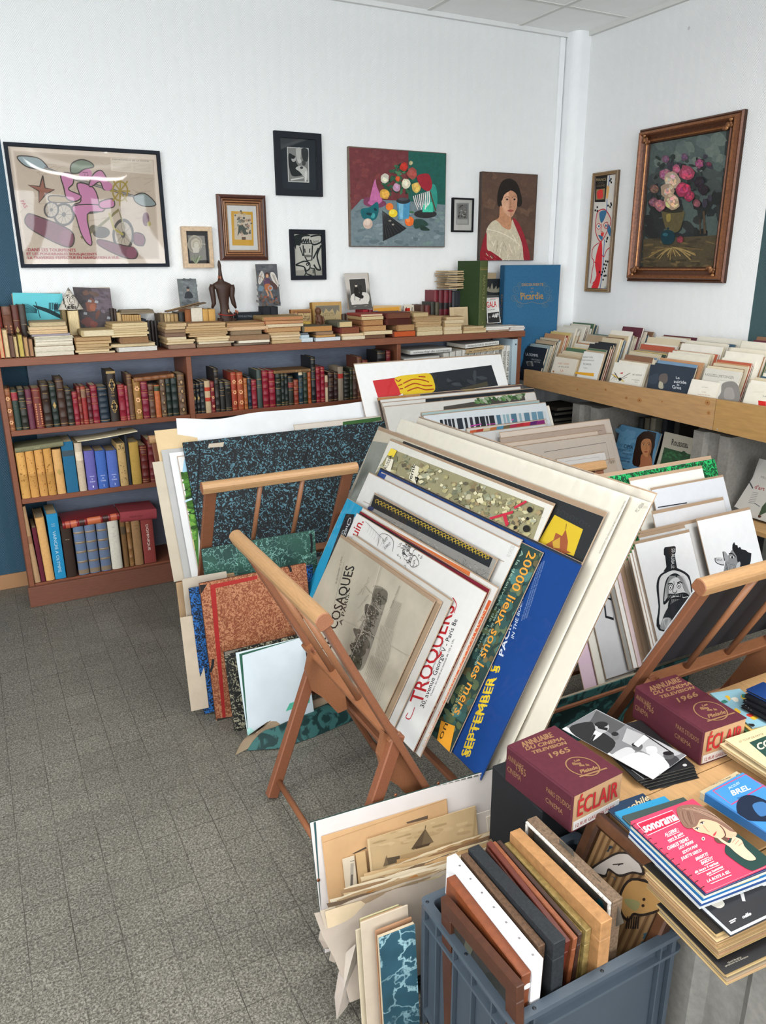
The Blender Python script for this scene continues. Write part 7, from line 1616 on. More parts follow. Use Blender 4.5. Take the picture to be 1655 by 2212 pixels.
def curl(name,label,pts_top,pts_bot,z0,z1,col,mat,lift=.02):
 """curled sheet between two pixel polylines on heights z0 (bottom) and z1 (top)"""
 T_=[aZ(*E5(*p),z1)for p in pts_top];B_=[aZ(*E5(*p),z0)for p in pts_bot]
 c=sum(B_,Vector())/len(B_);c.z=0;q=MB();rings=[]
 for k in range(6):
  t=k/5;rings.append([(b.lerp(a,t)-c)+Vector((0,0,lift*math.sin(math.pi*t)+.004*math.sin(i*2.1+k)))for i,(a,b)in enumerate(zip(T_,B_))])
 q.strip(rings,lambda i,j:vary(col,.08))
 q.strip([[Vector(p)+Vector((0,.004,-.0015))for p in r_]for r_ in rings][::-1],col)
 return tag(q.obj(name,mat,None,Matrix.Translation(c)),label,'folder',GF)
curl('torn_folder','torn brown and cream paper folder curling on the floor before the open folder',[(560,1530),(690,1420),(860,1340),(1060,1270)],[(410,1690),(600,1600),(800,1490),(1080,1380)],.005,.05,'a8937a','old_paper')
curl('dark_folder','dark green marbled folder lying low behind the leg of the front rack',[(700,1490),(860,1420),(1060,1330),(1240,1290)],[(490,1660),(720,1650),(950,1560),(1240,1440)],.004,.035,'22382c','marbled_dark_green')
# ------ pale portfolio with drawings, and the paper folders beside the crate
P5=crop(660,1660,1160)
Lb=aZ(*P5(120,1330),0)
tl_=P5(60,350);tr_=P5(1420,15)
yaw=-4.5
Rz=Matrix.Rotation(math.radians(yaw),3,'Z');s_=math.radians(14)
PP=Pl(Lb,Rz@EX,Rz@Vector((0,math.sin(s_),math.cos(s_))))
def pf(name,label,d,tl,tr,br,face,art=None,thick=.003,mat='old_paper',cat='print',bl=None,v0=None,parent=None,film=False):
 return sheet(name,label,PP.off(d),tl,tr,br,face,thick,back=face,art=art,f=P5,film=film,lip=0,cat=cat,mat=mat,v0=v0)
r=folder('portfolio_board','pale open portfolio board with riveted marbled edge, standing before the front rack',PP,(60,350),(1425,15),(1415,420),'paper',P5,.008,'26403c',face='c0b8b4',bl=(112,1330),v0=0.0,inner=False,art=lambda p,w,h:([p.poly([(75+k*45,338-k*11),(112+k*45,330-k*11),(110+k*45,318-k*11),(80+k*45,326-k*11)],random.choice(['2a3a38','4a5450','6a6a62']))for k in range(27)],p.poly([(55,360),(70,350),(118,1120),(95,1130)],'2c4a4c'),p.poly([(1405,230),(1425,220),(1420,400),(1405,410)],'2c4a4c')))
I_=r.matrix_world.inverted()
for x,y in((645,190),(950,105),(92,798)):
 q=MB();c=I_@aP(*P5(x,y),PP.O,PP.W);q.lathe([(.0045,0),(.0035,.0015),(.0018,.0017)],'8a5a40',10,Matrix.Translation(c+Vector((0,0,.0005))));q.obj('rivet','metal',r)
pf('drawing_sheet','tan drawing sheet, largest on the pale portfolio board',.006,(122,550),(1045,150),(1050,1000),'b8946c',lambda p,w,h:(p.poly([(330,612),(430,560),(440,570),(350,610)],'4a4036'),p.poly([(720,385),(875,335),(875,360),(730,395)],'5a4a3c'),p.line([(125,530),(1040,180)],.002,'a5825c')),v0=.08)
def art_tower(p,w,h):
 p.poly([(440,490),(1275,268),(1200,600),(430,800)],'b39a74')
 for k in range(40):p.ell(random.uniform(480,1180),random.uniform(360,560),random.uniform(20,60),random.uniform(6,14),random.choice(['a88f6a','bda47e','9c8460','b89f7a']),-.25,8,.2)
 p.poly([(755,575),(855,430),(915,525),(770,580)],'6a5a44');p.poly([(755,575),(855,430),(830,560)],'574938');p.line([(855,430),(860,405)],.0016,'3a3028');p.poly([(780,560),(895,530),(880,550),(790,575)],'4a3c2e')
 p.poly([(580,640),(675,622),(672,665),(590,690)],'55493a');p.poly([(555,700),(578,620),(592,690)],'6a5a46');p.poly([(680,620),(1050,520),(1040,560),(680,680)],'a58a64')
 p.line([(440,490),(425,820)],.005,'c2aa86');p.line([(1240,290),(1200,480)],.005,'a58c66')
pf('old_engraving','sepia print of a pointed tower roof, on the pale portfolio board',.020,(440,490),(1278,268),(1200,700),'b39a74',art_tower,v0=.10)
pf('old_engraving','narrow white sheet with a grey column design, on the pale portfolio board',.013,(265,645),(370,625),(375,1000),'c2b5a0',lambda p,w,h:(p.line([(320,665),(358,655)],.002,'7a7064'),p.poly([(322,680),(345,675),(338,900),(318,905)],'9a9184'),p.poly([(325,760),(340,757),(336,860),(320,862)],'5f5850')),v0=.07)
pf('drawing_sheet','plain tan sheet between the column design and the tower print',.0165,(360,610),(445,590),(450,900),'b89a70',None,v0=.07)
for k,(tl,tr,br,c)in enumerate((((1200,330),(1330,300),(1340,500),'c2b8ae'),((1290,320),(1420,340),(1420,450),'bfb4a4'))):pf('drawing_sheet',['white','tan'][k]+' sheet edge right of the tower print on the portfolio board',.012+k*.003,tl,tr,br,c,None,v0=.15)
LV='loose leaves before the portfolio board'
lv=['b08c60','c4a87e','9c7f5c','d0bea0','8a6a4c','bfa27a','c9b592','a58a68','7a6450','cdbb98','b5946a','d6c8ae','94785a','c2aa86','b07a44','ae9472','cfc2aa','a08462','6a5848','c8b896','8f7a62','b9a68a','a39686','9a8e82']
for k in range(24):
 t=k/23;d=.034+k*.0064
 x0=560-380*t+random.uniform(-30,20);y0=725+330*t+random.uniform(-12,12)
 x1=1470-330*t+random.uniform(-30,10);y1=400+330*t*.95
 pl=PP.off(d);a=pl.uv(*P5(x0,y0));b=pl.uv(*P5(x1,y1));w=b[0]-a[0];ht=a[1];ht2=b[1]
 w=min(w,-2.47-pl.O.x-a[0])
 if w<.1:continue
 M=pl.M(a[0],b[0],0);q=MB();rings=[];n=14
 for j in range(5):
  v=j/4;rg=[]
  for i in range(n+1):
   u=i/n;top=(ht+(ht2-ht)*u)+random.uniform(-.002,.002)*(j==4)
   rg.append((-w/2+w*u-(.02*v-random.uniform(-.006,.006)-.05*max(0,t-.6)*(1-v))*(1-u),.004+(top-.004)*v,.012*v*v*math.sin(u*2.5+k)-.02*(1-u)**2*v))
  rings.append(rg)
 q.strip(rings,lv[k]);q.strip([[(p[0],p[1],p[2]-.0012)for p in rg]for rg in rings][::-1],lv[k])
 tag(q.obj('loose_leaf','old_paper',None,M),'%sloose leaf in the fan before the pale portfolio board, %s from the board'%({'b07a44':'orange-brown '}.get(lv[k],''),ORD[k]),'paper',LV)
def torn(label,pts,z_lo,z_hi,col,cat='paper'):
 c=[aZ(*P5(x,y),z_lo+(z_hi-z_lo)*t)for x,y,t in pts];o=sum(c,Vector())/len(c);o.z=z_lo
 q=MB();ctr=sum(c,Vector())/len(c)-o+Vector((-.01,-.012,.0))
 for i in range(len(c)):q.face([ctr,c[i]-o,c[(i+1)%len(c)]-o],vary(col,.06),True);q.face([ctr+Vector((0,.002,0)),c[(i+1)%len(c)]-o+Vector((0,.002,0)),c[i]-o+Vector((0,.002,0))],col)
 return tag(q.obj('torn_sheet','old_paper',None,Matrix.Translation(o)),label,cat)
torn('crumpled grey-brown torn sheet hanging at the left of the loose leaves',[(150,1130,.9),(250,1075,1),(360,1060,1),(340,1160,.8),(290,1300,.4),(210,1390,.1),(170,1375,.1),(190,1290,.35),(130,1290,.3),(95,1220,.55),(105,1170,.75)],.03,.13,'a09488')
torn('torn grey sheet with ragged edge, low beside the teal marbled folder',[(360,1260,1),(365,1420,.6),(350,1560,.35),(300,1700,.1),(225,1795,0),(210,1640,.2),(235,1480,.5),(280,1330,.8)],.01,.17,'a59a90')
yaw2=-3;Rz=Matrix.Rotation(math.radians(yaw2),3,'Z');s_=math.radians(6)
Lb2=Vector((-2.80,-2.93,0));QQ=Pl(Lb2,Rz@EX,Rz@Vector((0,math.sin(s_),math.cos(s_))))
GN='folders standing beside the grey crate'
for k,(d,tl,tr,c,mt,lb)in enumerate(((-.09,(385,1090),(1000,880),'7a6a54','paper','dark-edged speckled folder, rearmost beside the grey crate'),(-.07,(390,1080),(830,985),'b9b08a','old_paper','yellowish sheet beside the grey crate'),(-.055,(400,1095),(800,990),'a88a68','old_paper','tan folder beside the grey crate'),(-.042,(360,1160),(800,1030),'b5a890','old_paper','grey-beige folder with a black tie, beside the grey crate'),(-.03,(395,1105),(800,960),'b5a694','old_paper','pinkish cream folder beside the grey crate'),(-.016,(500,1165),(800,1080),'9a7458','old_paper','brown papers just behind the teal marbled folder'))):
 pl=QQ.off(d);a=pl.uv(*P5(*tl));b=pl.uv(*P5(*tr));ub=pl.uv(*P5(tl[0]-45,1827))
 w=-2.772-(pl.O.x)-a[0];w=max(.08,w);r=thing('paper_folder',lb,'folder',pl.M(a[0],a[0]+w,0),GN);h=a[1]
 q=MB();q.box(-w/2,w/2,0,h,-.003,0,c,.0006);q.obj('front_leaf',mt,r);q=MB();q.box(-w/2+.004,w/2,.002,h-.004,-.008,-.0032,vary(c,.12),.0006);q.obj('back_leaf',mt,r)
pl=QQ;a=pl.uv(*P5(525,1215));w=-2.774-pl.O.x-a[0];h=a[1]
r=thing('marbled_folder','teal marbled folder with white veins, standing against the grey crate','portfolio',pl.M(a[0],a[0]+w,0),GN)
q=MB();q.box(-w/2,w/2,0,h,-.002,.001,'ffffff',.0006);q.obj('front_board','marbled_teal',r);q=MB();q.box(-w/2,w/2,0,h,-.009,-.0025,'b8a890',.0006);q.obj('papers','old_paper',r)
q=MB();q.tube([(-w/2-.002,h*.1,.002),(-w/2+.01,h*.09,.006),(-w/2+.03,h*.1,.002)],.002,'14161a',6);q.obj('tie_ribbon','cloth_cover',r)
# ------ grey crate of picture frames
C6=crop(880,1740,1520)
CX,CY,CH=-2.565,-3.06,.32
r=thing('plastic_crate','grey plastic crate packed with picture frames, in the foreground','crate',Vector((CX,CY,0)))
GC='3d464f';hw,hd=.2,.15
q=MB();q.box(-hw+.012,hw-.012,-hd+.012,hd-.012,.004,.009,GC);q.obj('bottom','plastic',r)
def wall(nm,x0,x1,y0,y1):q=MB();q.box(x0,x1,y0,y1,.004,CH-.004,GC,.001);q.obj(nm,'plastic',r)
wall('side_wall',-hw+.012,-hw+.0155,-hd+.012,hd-.012);wall('side_wall',hw-.0155,hw-.012,-hd+.012,hd-.012)
wall('end_wall',-hw+.0156,hw-.0156,-hd+.012,-hd+.0155);wall('end_wall',-hw+.0156,hw-.0156,hd-.0155,hd-.012)
def ring(nm,z0,z1,o,i):
 q=MB();R=[]
 for e,z in((i,z0),(o,z0),(o-.0008,z1),(i,z1),(i,z0)):
  rr=[]
  for sx,sy,a0 in((1,1,0),(-1,1,90),(-1,-1,180),(1,-1,270)):
   for k in range(4):
    a=math.radians(a0+k*30);c=.012
    rr.append((sx*(hw-e-c)+c*math.cos(a),sy*(hd-e-c)+c*math.sin(a),z))
  R.append(rr)
 q.strip(R,'46505a',closed=True,smooth=False);return q.obj(nm,'plastic',r)
ring('rim',CH-.012,CH,0,.017);ring('rib_band',CH-.05,CH-.042,.001,.0125);ring('rib_band',.04,.048,.001,.0125)
for x,y in[(-hw+.008,y)for y in(.135,.0,-.125)]+[(x,-hd+.008)for x in(-.15,.0,.18)]+[(hw-.008,.12),(.12,hd-.008)]:
 q=MB();q.lathe([(.0035,0),(.0035,.0006),(.001,.0007)],'20262c',10,Matrix.Translation((x,y,CH+.0001)));q.obj('rim_hole','plastic',r)
for y in(-hd+.004,-.09,-.03,.03,.09,hd-.016):q=MB();q.box(-hw+.001,-hw+.0122,y,y+.012 if abs(y)>.1 else y+.004,.004,CH-.012,GC,.001);q.obj('upright_rib','plastic',r)
for x in(-hw+.02,-.155,.14,hw-.03):q=MB();q.box(x,x+.01 if abs(x)>.16 else x+.004,-hd+.001,-hd+.0122,.004,CH-.012,GC,.001);q.obj('upright_rib','plastic',r)
q=MB();q.box(-hw+.0155,hw-.0155,-.06,-.055,.009,.03,GC);q.obj('floor_rib','plastic',r)
def frame(label,a,b,t,col,mat,bw=.03,inner='2c2a28',imat='oil_paint',art=None,zlo=.02,cols=None,step=0,lab2=None,yf=-2.93):
 """picture frame standing on edge: its top runs from pixel a (far) to b (near)"""
 A=aY(*C6(*a),yf);B=aX(*C6(*b),A.x);d=B-A;w=d.length;U=d.normalized();V=Vector((1,0,0)).cross(U)*-1
 if V.z<0:V=-V
 h=min(A.z,B.z)-.012-zlo;O=(A+B)/2-V*h
 r=thing('framed_picture',label,'picture',frameM(O,U,V,U.cross(V)),'picture frames in the grey crate')
 q=MB();c2=col
 for(x0,x1,y0,y1)in((-w/2,w/2,h-bw,h),(-w/2,w/2,0,bw),(-w/2,-w/2+bw,bw+.0002,h-bw-.0002),(w/2-bw,w/2,bw+.0002,h-bw-.0002)):q.box(x0,x1,y0,y1,-t,0,col,.0015)
 if step:
  for(x0,x1,y0,y1)in((-w/2+step,w/2-step,h-bw,h-step),(-w/2+step,-w/2+bw,step,h-bw),(w/2-bw,w/2-step,step,h-bw)):q.box(x0,x1,y0,y1,0,.006,cols or col,.0015)
 q.obj('frame',mat,r)
 q=MB();q.box(-w/2+bw,w/2-bw,bw,h-bw,-t*.7,-t*.55,inner);
 if art:art(Pic(q,-t*.55+.0002,lambda x,y:((x-.5)*(w-2*bw),bw+y*(h-2*bw))))
 q.obj('picture',imat,r);return r,w,h
def dark_art(p):
 for k in range(40):p.ell(random.random(),random.random(),.12,.06,random.choice(['2e2c26','23241f','4a4a3e','5c5a48','1e1e1c']),random.random(),7,.3)
frame('dark brown frame with a murky painting, nearest the left wall of the crate',(185,510),(612,1018),.016,yf=-2.975,col='47281a',mat='frame_wood',bw=.032,art=dark_art)
frame('thin pale wood strip frame between the dark and the orange-brown frames',(236,508),(596,968),.004,yf=-2.965,col='b88a5c',mat='frame_wood',bw=.02,inner='3a2a20')
r,w,h=frame('orange-brown frame with a small white sticker',(218,402),(640,955),.02,yf=-2.955,col='743d22',mat='frame_wood',bw=.036,inner='3a2a20')
q=MB();q.lathe([(.006,0),(.006,.0005)],'d8d8d4',14,Matrix.Translation((w/2,h-.03,-.015))@Matrix.Rotation(math.pi/2,4,'Y')@Matrix.Diagonal((1.6,1,1,1)));q.obj('sticker','paper',r)
r,w,h=frame('white painted canvas edge with staples',(218,285),(705,885),.022,yf=-2.923,col='d6d4d6',mat='plain',bw=.04,inner='cfcdcf',imat='plain')
for k in range(7):q=MB();q.box(-w/2+.03+k*.037,-w/2+.034+k*.037,h,h+.0006,-.012,-.008,'a5a1a3');q.obj('staple','metal',r)
frame('speckled dark brown frame right of the white canvas',(298,272),(735,790),.015,col='57402f',mat='worn_frame',bw=.03)
frame('black frame with chipped edge',(338,238),(820,775),.026,'232629','worn_frame',.036)
frame('small dark red frame edge low in the crate',(560,330),(862,830),.01,'5a1f1c','frame_wood',.02)
frame('glossy red-brown grooved frame',(442,205),(885,765),.012,'5a2418','frame_wood',.028,step=.006,cols='46190f')
frame('orange-brown frame paired with the red-brown grooved one',(470,205),(930,748),.01,'824a2e','frame_wood',.026)
frame('thin dark brown frame beside the gilt one',(500,198),(958,724),.009,'3a261f','frame_wood',.024)
frame('worn gilt stepped frame',(540,210),(1000,700),.013,col='a08a56',mat='gilt_frame',bw=.034,step=.008,cols='8c7440')
frame('pale wood stretcher frame',(572,145),(1085,660),.026,'a1764c','frame_wood',.04,'2a241f')
frame('grey painted canvas with flaking white edges and a teal patch',(668,75),(1150,540),.024,'6e5a48','worn_frame',.008,'4a4640',art=lambda p:(p.rect(0,0,1,1,'57524b'),p.blob([(.55,.55),(.7,.85),(.9,.9),(.75,.5)],'1f5a66'),[p.ell(random.random(),random.random(),.1,.08,random.choice(['5f5a52','4c4842','6a645a']),0,7,.3)for k in range(30)]),step=.002,cols='c2bcb4')
P0=aY(*C6(1030,10),-2.955);s_=math.radians(24);FP=Pl(P0,(0,-1,0),(math.sin(s_),0,math.cos(s_)))
c=[FP.uv(*C6(*p))for p in((1030,10),(1550,465))];w=.238;h=.27;u0=(c[0][0]+c[1][0])/2-w/2;v1=max(c[0][1],c[1][1])
r=thing('framed_picture','dark wooden frame with a corrugated cardboard collage, tilted at the crate end','picture',FP.M(u0,u0+w,v1-h));frame_part(r,w,h,[(0,-.018),(0,0),(.004,.004),(.022,.002),(.028,-.004),(.03,-.012)],'frame_wood',['3a2317','4a2e1e','5a3a26','422818','35200f'])
q=MB();n=60;R=[]
for i in range(n+1):x=-w/2+.028+(w-.056)*i/n;R.append([(x,y,-.012+.0016*math.sin(i*1.25))for y in(.028,h-.028)])
q.strip(R,lambda i,j:'8a6a46' if i%5<3 else '6a4c30');q.strip([[(p[0],p[1],-.016)for p in rr]for rr in R],'5a4028')
p=Pic(q,-.0098,FP.conv(u0,u0+w,v1-h,C6),(-w/2+.028,w/2-.028,.028,h-.028))
for k in range(26):p.blob([(x+random.uniform(-22,22),y+random.uniform(-18,18))for x,y in[(random.uniform(1010,1450),random.uniform(150,780))]*4],random.choice(['2f4a5a','3d5a66','22303a']))
p.blob([(1000,360),(1080,300),(1170,258),(1260,280),(1310,385),(1240,380),(1170,400),(1110,365),(1095,400),(1060,395)],'2a211c');p.blob([(1015,362),(1085,310),(1170,270),(1250,290),(1295,372),(1240,368),(1165,385),(1108,350),(1090,385),(1062,382)],'b8aea6');p.line([(1130,330),(1190,325),(1160,335)],.002,'2a211c')
p.blob([(1165,500),(1235,405),(1380,440),(1455,500),(1420,580),(1300,620),(1250,615),(1215,650),(1170,600)],'241a15');p.blob([(1180,500),(1240,420),(1370,452),(1440,500),(1408,568),(1300,605),(1245,600),(1215,632),(1182,590)],'a9804c');p.blob([(1200,520),(1280,540),(1260,590),(1210,560)],'8a8458')
for x,y in((1305,525),(1300,560)):p.ell(x,y,9,9,'2c1c14')
for k in range(6):p.line([(1215+k*12,620),(1205+k*13,690)],.003,'241a15')
q.obj('collage','card_cover',r)
# ------ table with magazines
C3=crop(1080,1420,1655);C4=crop(1250,1700,1655);TZ=.4
r=thing('plank_table','low plank table on concrete blocks, covered with magazines and film books','table',Vector((-1.8,-3.07,TZ)))
for k in range(3):q=MB();y=-.35+k*.227;q.box(-.535,.62,y,y+.225,-.028,0,vary('b58f62',.06),.002);q.obj('plank','pine_wood',r)
for k,(x,y)in enumerate(((-2.23,-3.27),(-2.23,-2.88),(-1.4,-3.1))):block(['concrete block under the near left corner of the magazine table','concrete block under the far left part of the magazine table','concrete block under the right part of the magazine table'][k],x-.1,x+.1,y-.13,y+.13,0,.371,'concrete blocks under the magazine table')
q=MB();q.box(-.05,.05,-.09,.09,0,.399,'1d1f22',.003);tag(q.obj('dark_carton','cloth_cover',None,Matrix.Translation((-2.41,-2.81,0))),'dark carton under the 1965 film book, left of the table','box')
def flat(name,label,cat,z,T,f,tl,tr,br,cover='d0c8b8',art=None,page='c9bda4',mat='card_cover',group=None,bl=None,spine=None,wob=0):
 P_=[aZ(*f(*p),z)for p in(tl,tr,br)];bl=aZ(*f(*bl),z)if bl else P_[0]+P_[2]-P_[1]
 U=((P_[1]-P_[0])+(P_[2]-bl)).normalized();V=EZ.cross(U);w=((P_[1]-P_[0]).length+(P_[2]-bl).length)/2;h=((P_[0]-bl).length+(P_[1]-P_[2]).length)/2
 c=sum(P_,bl.copy())/4;O=c-V*(h/2);O.z=z-T
 r=thing(name,label,cat,frameM(O,U,V,EZ),group);q=MB();t=min(.002,T*.3)
 q.box(-w/2,w/2,0,h,T-t,T,cover,.0004);q.box(-w/2,w/2,0,h,0,t,cover,.0004)
 if spine:q.box(-w/2-.001,-w/2+.004,0,h,0,T,spine,.001)
 Oz=Vector((O.x,O.y,z))
 def cv(x,y):d=aZ(*f(x,y),z)-Oz;return d.dot(U),d.dot(V)
 if art:art(Pic(q,T+.0001,cv,(-w/2,w/2,0,h)))
 q.obj('cover',mat,r)
 if T>.003:
  q=MB();q.box(-w/2+.002,w/2-.0015,.0015,h-.0015,t,T-t,page)
  for k in range(wob):zz=random.uniform(t,T-t-.001);q.box(-w/2-random.uniform(-.001,.003),w/2,-random.uniform(0,.004),h,zz,zz+.0009,vary(page,.25))
  q.obj('page_block','old_paper',r)
 return r,w,h,T
GO='8c6848'
def eclair(label,tl,tr,br,bl,yr,dx,dy):
 def art(p):
  for s_,a,b,c in[('ANNUAIRE',(940,215),(1130,150),(918,185)),('DU CINEMA',(960,235),(1195,170),(950,214)),('TELEVISION',(1000,258),(1210,195),(990,240)),(yr,(1115,282),(1235,240),(1095,255)),('Les',(1262,308),(1292,298),(1254,296)),('films',(1250,328),(1300,322),(1240,312)),('de la',(1290,335),(1350,330),(1284,322)),('Pleiade',(1300,380),(1405,350),(1290,358))]:p.text(s_,*[(x+dx,y+dy)for x,y in(a,b,c)],GO,.0014)
  p.line([(1310+dx+105*math.cos(k*.314),335+dy+55*math.sin(k*.314)+18*math.cos(k*.314))for k in range(20)],.003,GO,True,True);p.line([(1290+dx,400+dy),(1460+dx,345+dy)],.004,GO)
 r,w,h,T=flat('film_yearbook',label,'book',.4905,.09,C3,tl,tr,br,'52202c',art,'b58f6c','cloth_cover',bl=bl)
 q=MB();q.box(-w/2-.004,-w/2+.002,0,h,.0002,.0898,'4c1e29',.003);X0=-w/2-.0045
 for s_,y,ln,ht,z in((yr,h*.82,.03,.018,.05),('ANNUAIRE',h*.96,.05,.014,.06),('CINEMA',h*.96,.045,.014,.03),('PARIS STUDIOS',h*.36,.07,.012,.055),('CINEMA',h*.36,.05,.012,.03)):ctext(q,s_,Vector((X0,y,z)),Vector((0,-ln,0)),Vector((0,0,ht)),GO)
 q.obj('spine','cloth_cover',r)
 q=MB();q.box(-w/2+.004,w/2-.004,-.0006,.001,.004,.024,'c9c4c0');ctext(q,'\u00c9CLAIR',Vector((-w/2+.012,-.0012,.034)),Vector((w*.82,0,0)),Vector((0,0,.042)),'b02a2c',.0016);ctext(q,'12 RUE GAILLON PARIS',Vector((-w/2+.01,-.0012,.009)),Vector((w*.8,0,0)),Vector((0,0,.009)),'a03438');q.obj('fore_edge_lettering','print_ink',r)
eclair('thick maroon film yearbook dated 1965, nearest the big posters',(70,555),(345,405),(765,735),(440,850),'1965',-795,345)
eclair('thick maroon film yearbook dated 1966, beside the right rack foot',(835,180),(1080,110),(1550,370),(1290,460),'1966',0,0)
GM='magazines piled on the plank table'
for k in range(5):flat('photo_print','black glossy photo print, %s under the group photograph'%ORD[k],'photograph',.402+k*.004,.0035,C3,(520-k*30+160,470-k*10),(860+k*16,500-k*22),(1250-k*26,690-k*10),'1f2022',lambda p:(p.ell(1150,670,14,8,'b0b0b0'),p.line([(820,700),(900,760)],.002,'8a8a8a')),mat='gloss_cover',group=GM,bl=(880-k*8,872-k*16))
def art_photo(p):
 p.poly([(600,325),(1160,605),(930,775),(410,430)],'77777a')
 p.poly([(600,330),(780,420),(700,480),(560,400)],'4c4c4e');p.poly([(790,440),(1000,520),(1130,600),(1000,640),(760,520)],'a8a8aa')
 for pts,c in(([(430,440),(560,400),(600,440),(720,530),(640,610),(540,540)],'202022'),([(680,620),(780,560),(840,580),(800,640),(700,660)],'bdbdbf'),([(720,660),(860,590),(980,640),(1010,680),(950,770),(840,740)],'cdcdcf'),([(560,530),(640,470),(600,450),(575,490)],'d8d8da'),([(1000,650),(1080,610),(1120,650),(1060,680)],'3a3a3c'),([(930,590),(1000,610),(1060,690),(980,720)],'c4c4c6')):p.blob(pts,c)
 p.line([(590,480),(560,535)],.006,'1c1c1e')
 for x,y,rx,ry,c in((635,435,44,36,'a5a5a7'),(720,490,24,26,'6a6a6c'),(855,556,34,26,'5a5a5c'),(945,580,36,28,'c0c0c2'),(1050,610,34,26,'505052')):p.ell(x,y,rx,ry,c);p.ell(x-4,y-ry*.5,rx*.95,ry*.5,'1a1a1c' if c!='c0c0c2' else 'd8d8da')
 p.poly([(608,425),(672,440),(668,458),(610,442)],'0e0e10');p.poly([(830,540),(900,480),(930,500),(860,560)],'dcdcde');p.line([(900,480),(1080,600)],.004,'1c1c1e')
flat('photo_print','glossy black and white group photograph with a man in dark glasses','photograph',.4245,.0012,C3,(410,430),(600,325),(1160,605),'c8c8ca',art_photo,mat='gloss_cover',bl=(930,775))
for k,(c,lb)in enumerate((('1e3550','navy'),('2b88b4','cyan'),('3c4a48','dark grey-green'))):
 flat('magazine',lb+' magazine under the left part of the red magazine pile','magazine',.412+k*.007,.006,C3,(610+k*90,955+k*12),(850+k*160,870-k*4),(1150+k*100,1000+k*40),c,(lambda p:p.text('mobile',(780,975),(930,885),(765,935),'c9b48c',.001))if k==0 else None,mat='gloss_cover',group=GM)
TL,TR,BR,BL=(480,300),(1080,90),(1660,690),(1120,915)
def off(p,dx,dy):return(p[0]+dx,p[1]+dy)
z=TZ
for k,(dx,dy,T,c,lb,a)in enumerate(((1330,1700,.008,'8a7a66','tan card folder, bottom of the red magazine pile',None),(1315,1640,.006,'1c1c1e','black record sleeve with two lines of lettering, jutting out below',lambda p:(p.text('Harold Bergerac',(1320,1560),(1440,1505),(1312,1545),'a8a294'),p.text('symphonie de la Berezina',(1295,1590),(1500,1500),(1288,1575),'a8a294'))),(1245,1440,.016,'a08660','curled brown old newspaper bundle',None),(1225,1360,.013,'b79c74','second brown old newspaper bundle',None),(1215,1290,.006,'2a2622','dark worn magazine',None))):
 z+=T+.0006;b_=(dx,dy);flat('old_paper_bundle' if k>1 else 'record_sleeve',lb+(', in the red magazine pile' if k>1 else ''),'magazine',z,T,C4,off(b_,-640,-600),off(b_,-30,-850),off(b_,590,-270),c,a,'a58a64','old_paper' if k!=1 else 'gloss_cover',GM,bl=b_,wob=6)
def art_odilo(p):
 p.blob([(1090,980),(1200,960),(1290,1030),(1230,1070)],'b8b4aa');p.text('odilo',(1450,1165),(1525,1130),(1440,1135),'d0d0d0',.0008);p.line([(1330,1190),(1390,1160)],.002,'c0c0c0');p.line([(1340,1205),(1385,1180)],.002,'c0c0c0')
 p.blob([(1580,800),(1660,760),(1660,860),(1620,870)],'c9c9c9');p.ell(1620,800,20,10,'1a1a1a')
 for k in range(6):p.line([(1430+k*5,940),(1450+k*4,1010)],.0016,'b0b0b0')
z+=.014;flat('picture_album','black and white album with white page edges, just below the ring-bound magazines','book',z,.013,C4,(640,640),(1270,420),(1840,1010),'26272a',art_odilo,'cfd0d4','gloss_cover',bl=(1385,1275))
for k in range(6):
 z+=.0052;flat('ring_bound_magazine',['grey','blue and white edged','white','blue-edged','cream','navy-edged'][k]+' ring-bound magazine, %s of the set under the red one'%ORD[k],'magazine',z,.0047,C4,off(TL,-60+k*9,130-k*21),off(TR,0,130-k*21),off(BR,5,140-k*22),['b8b8b6','2d4a7c','d0d0ce','2a6a9c','c9c2b0','26345a'][k],(lambda p:p.poly([(1390,900),(1600,760),(1600,800),(1400,935)],'d8b828'))if k==3 else None,['c9ccd4','2c4a8a','d4d4d2','2c4a8a','cfcac0','c8ccd6'][k],'gloss_cover',GM,bl=off(BL,-30+k*5,140-k*22))
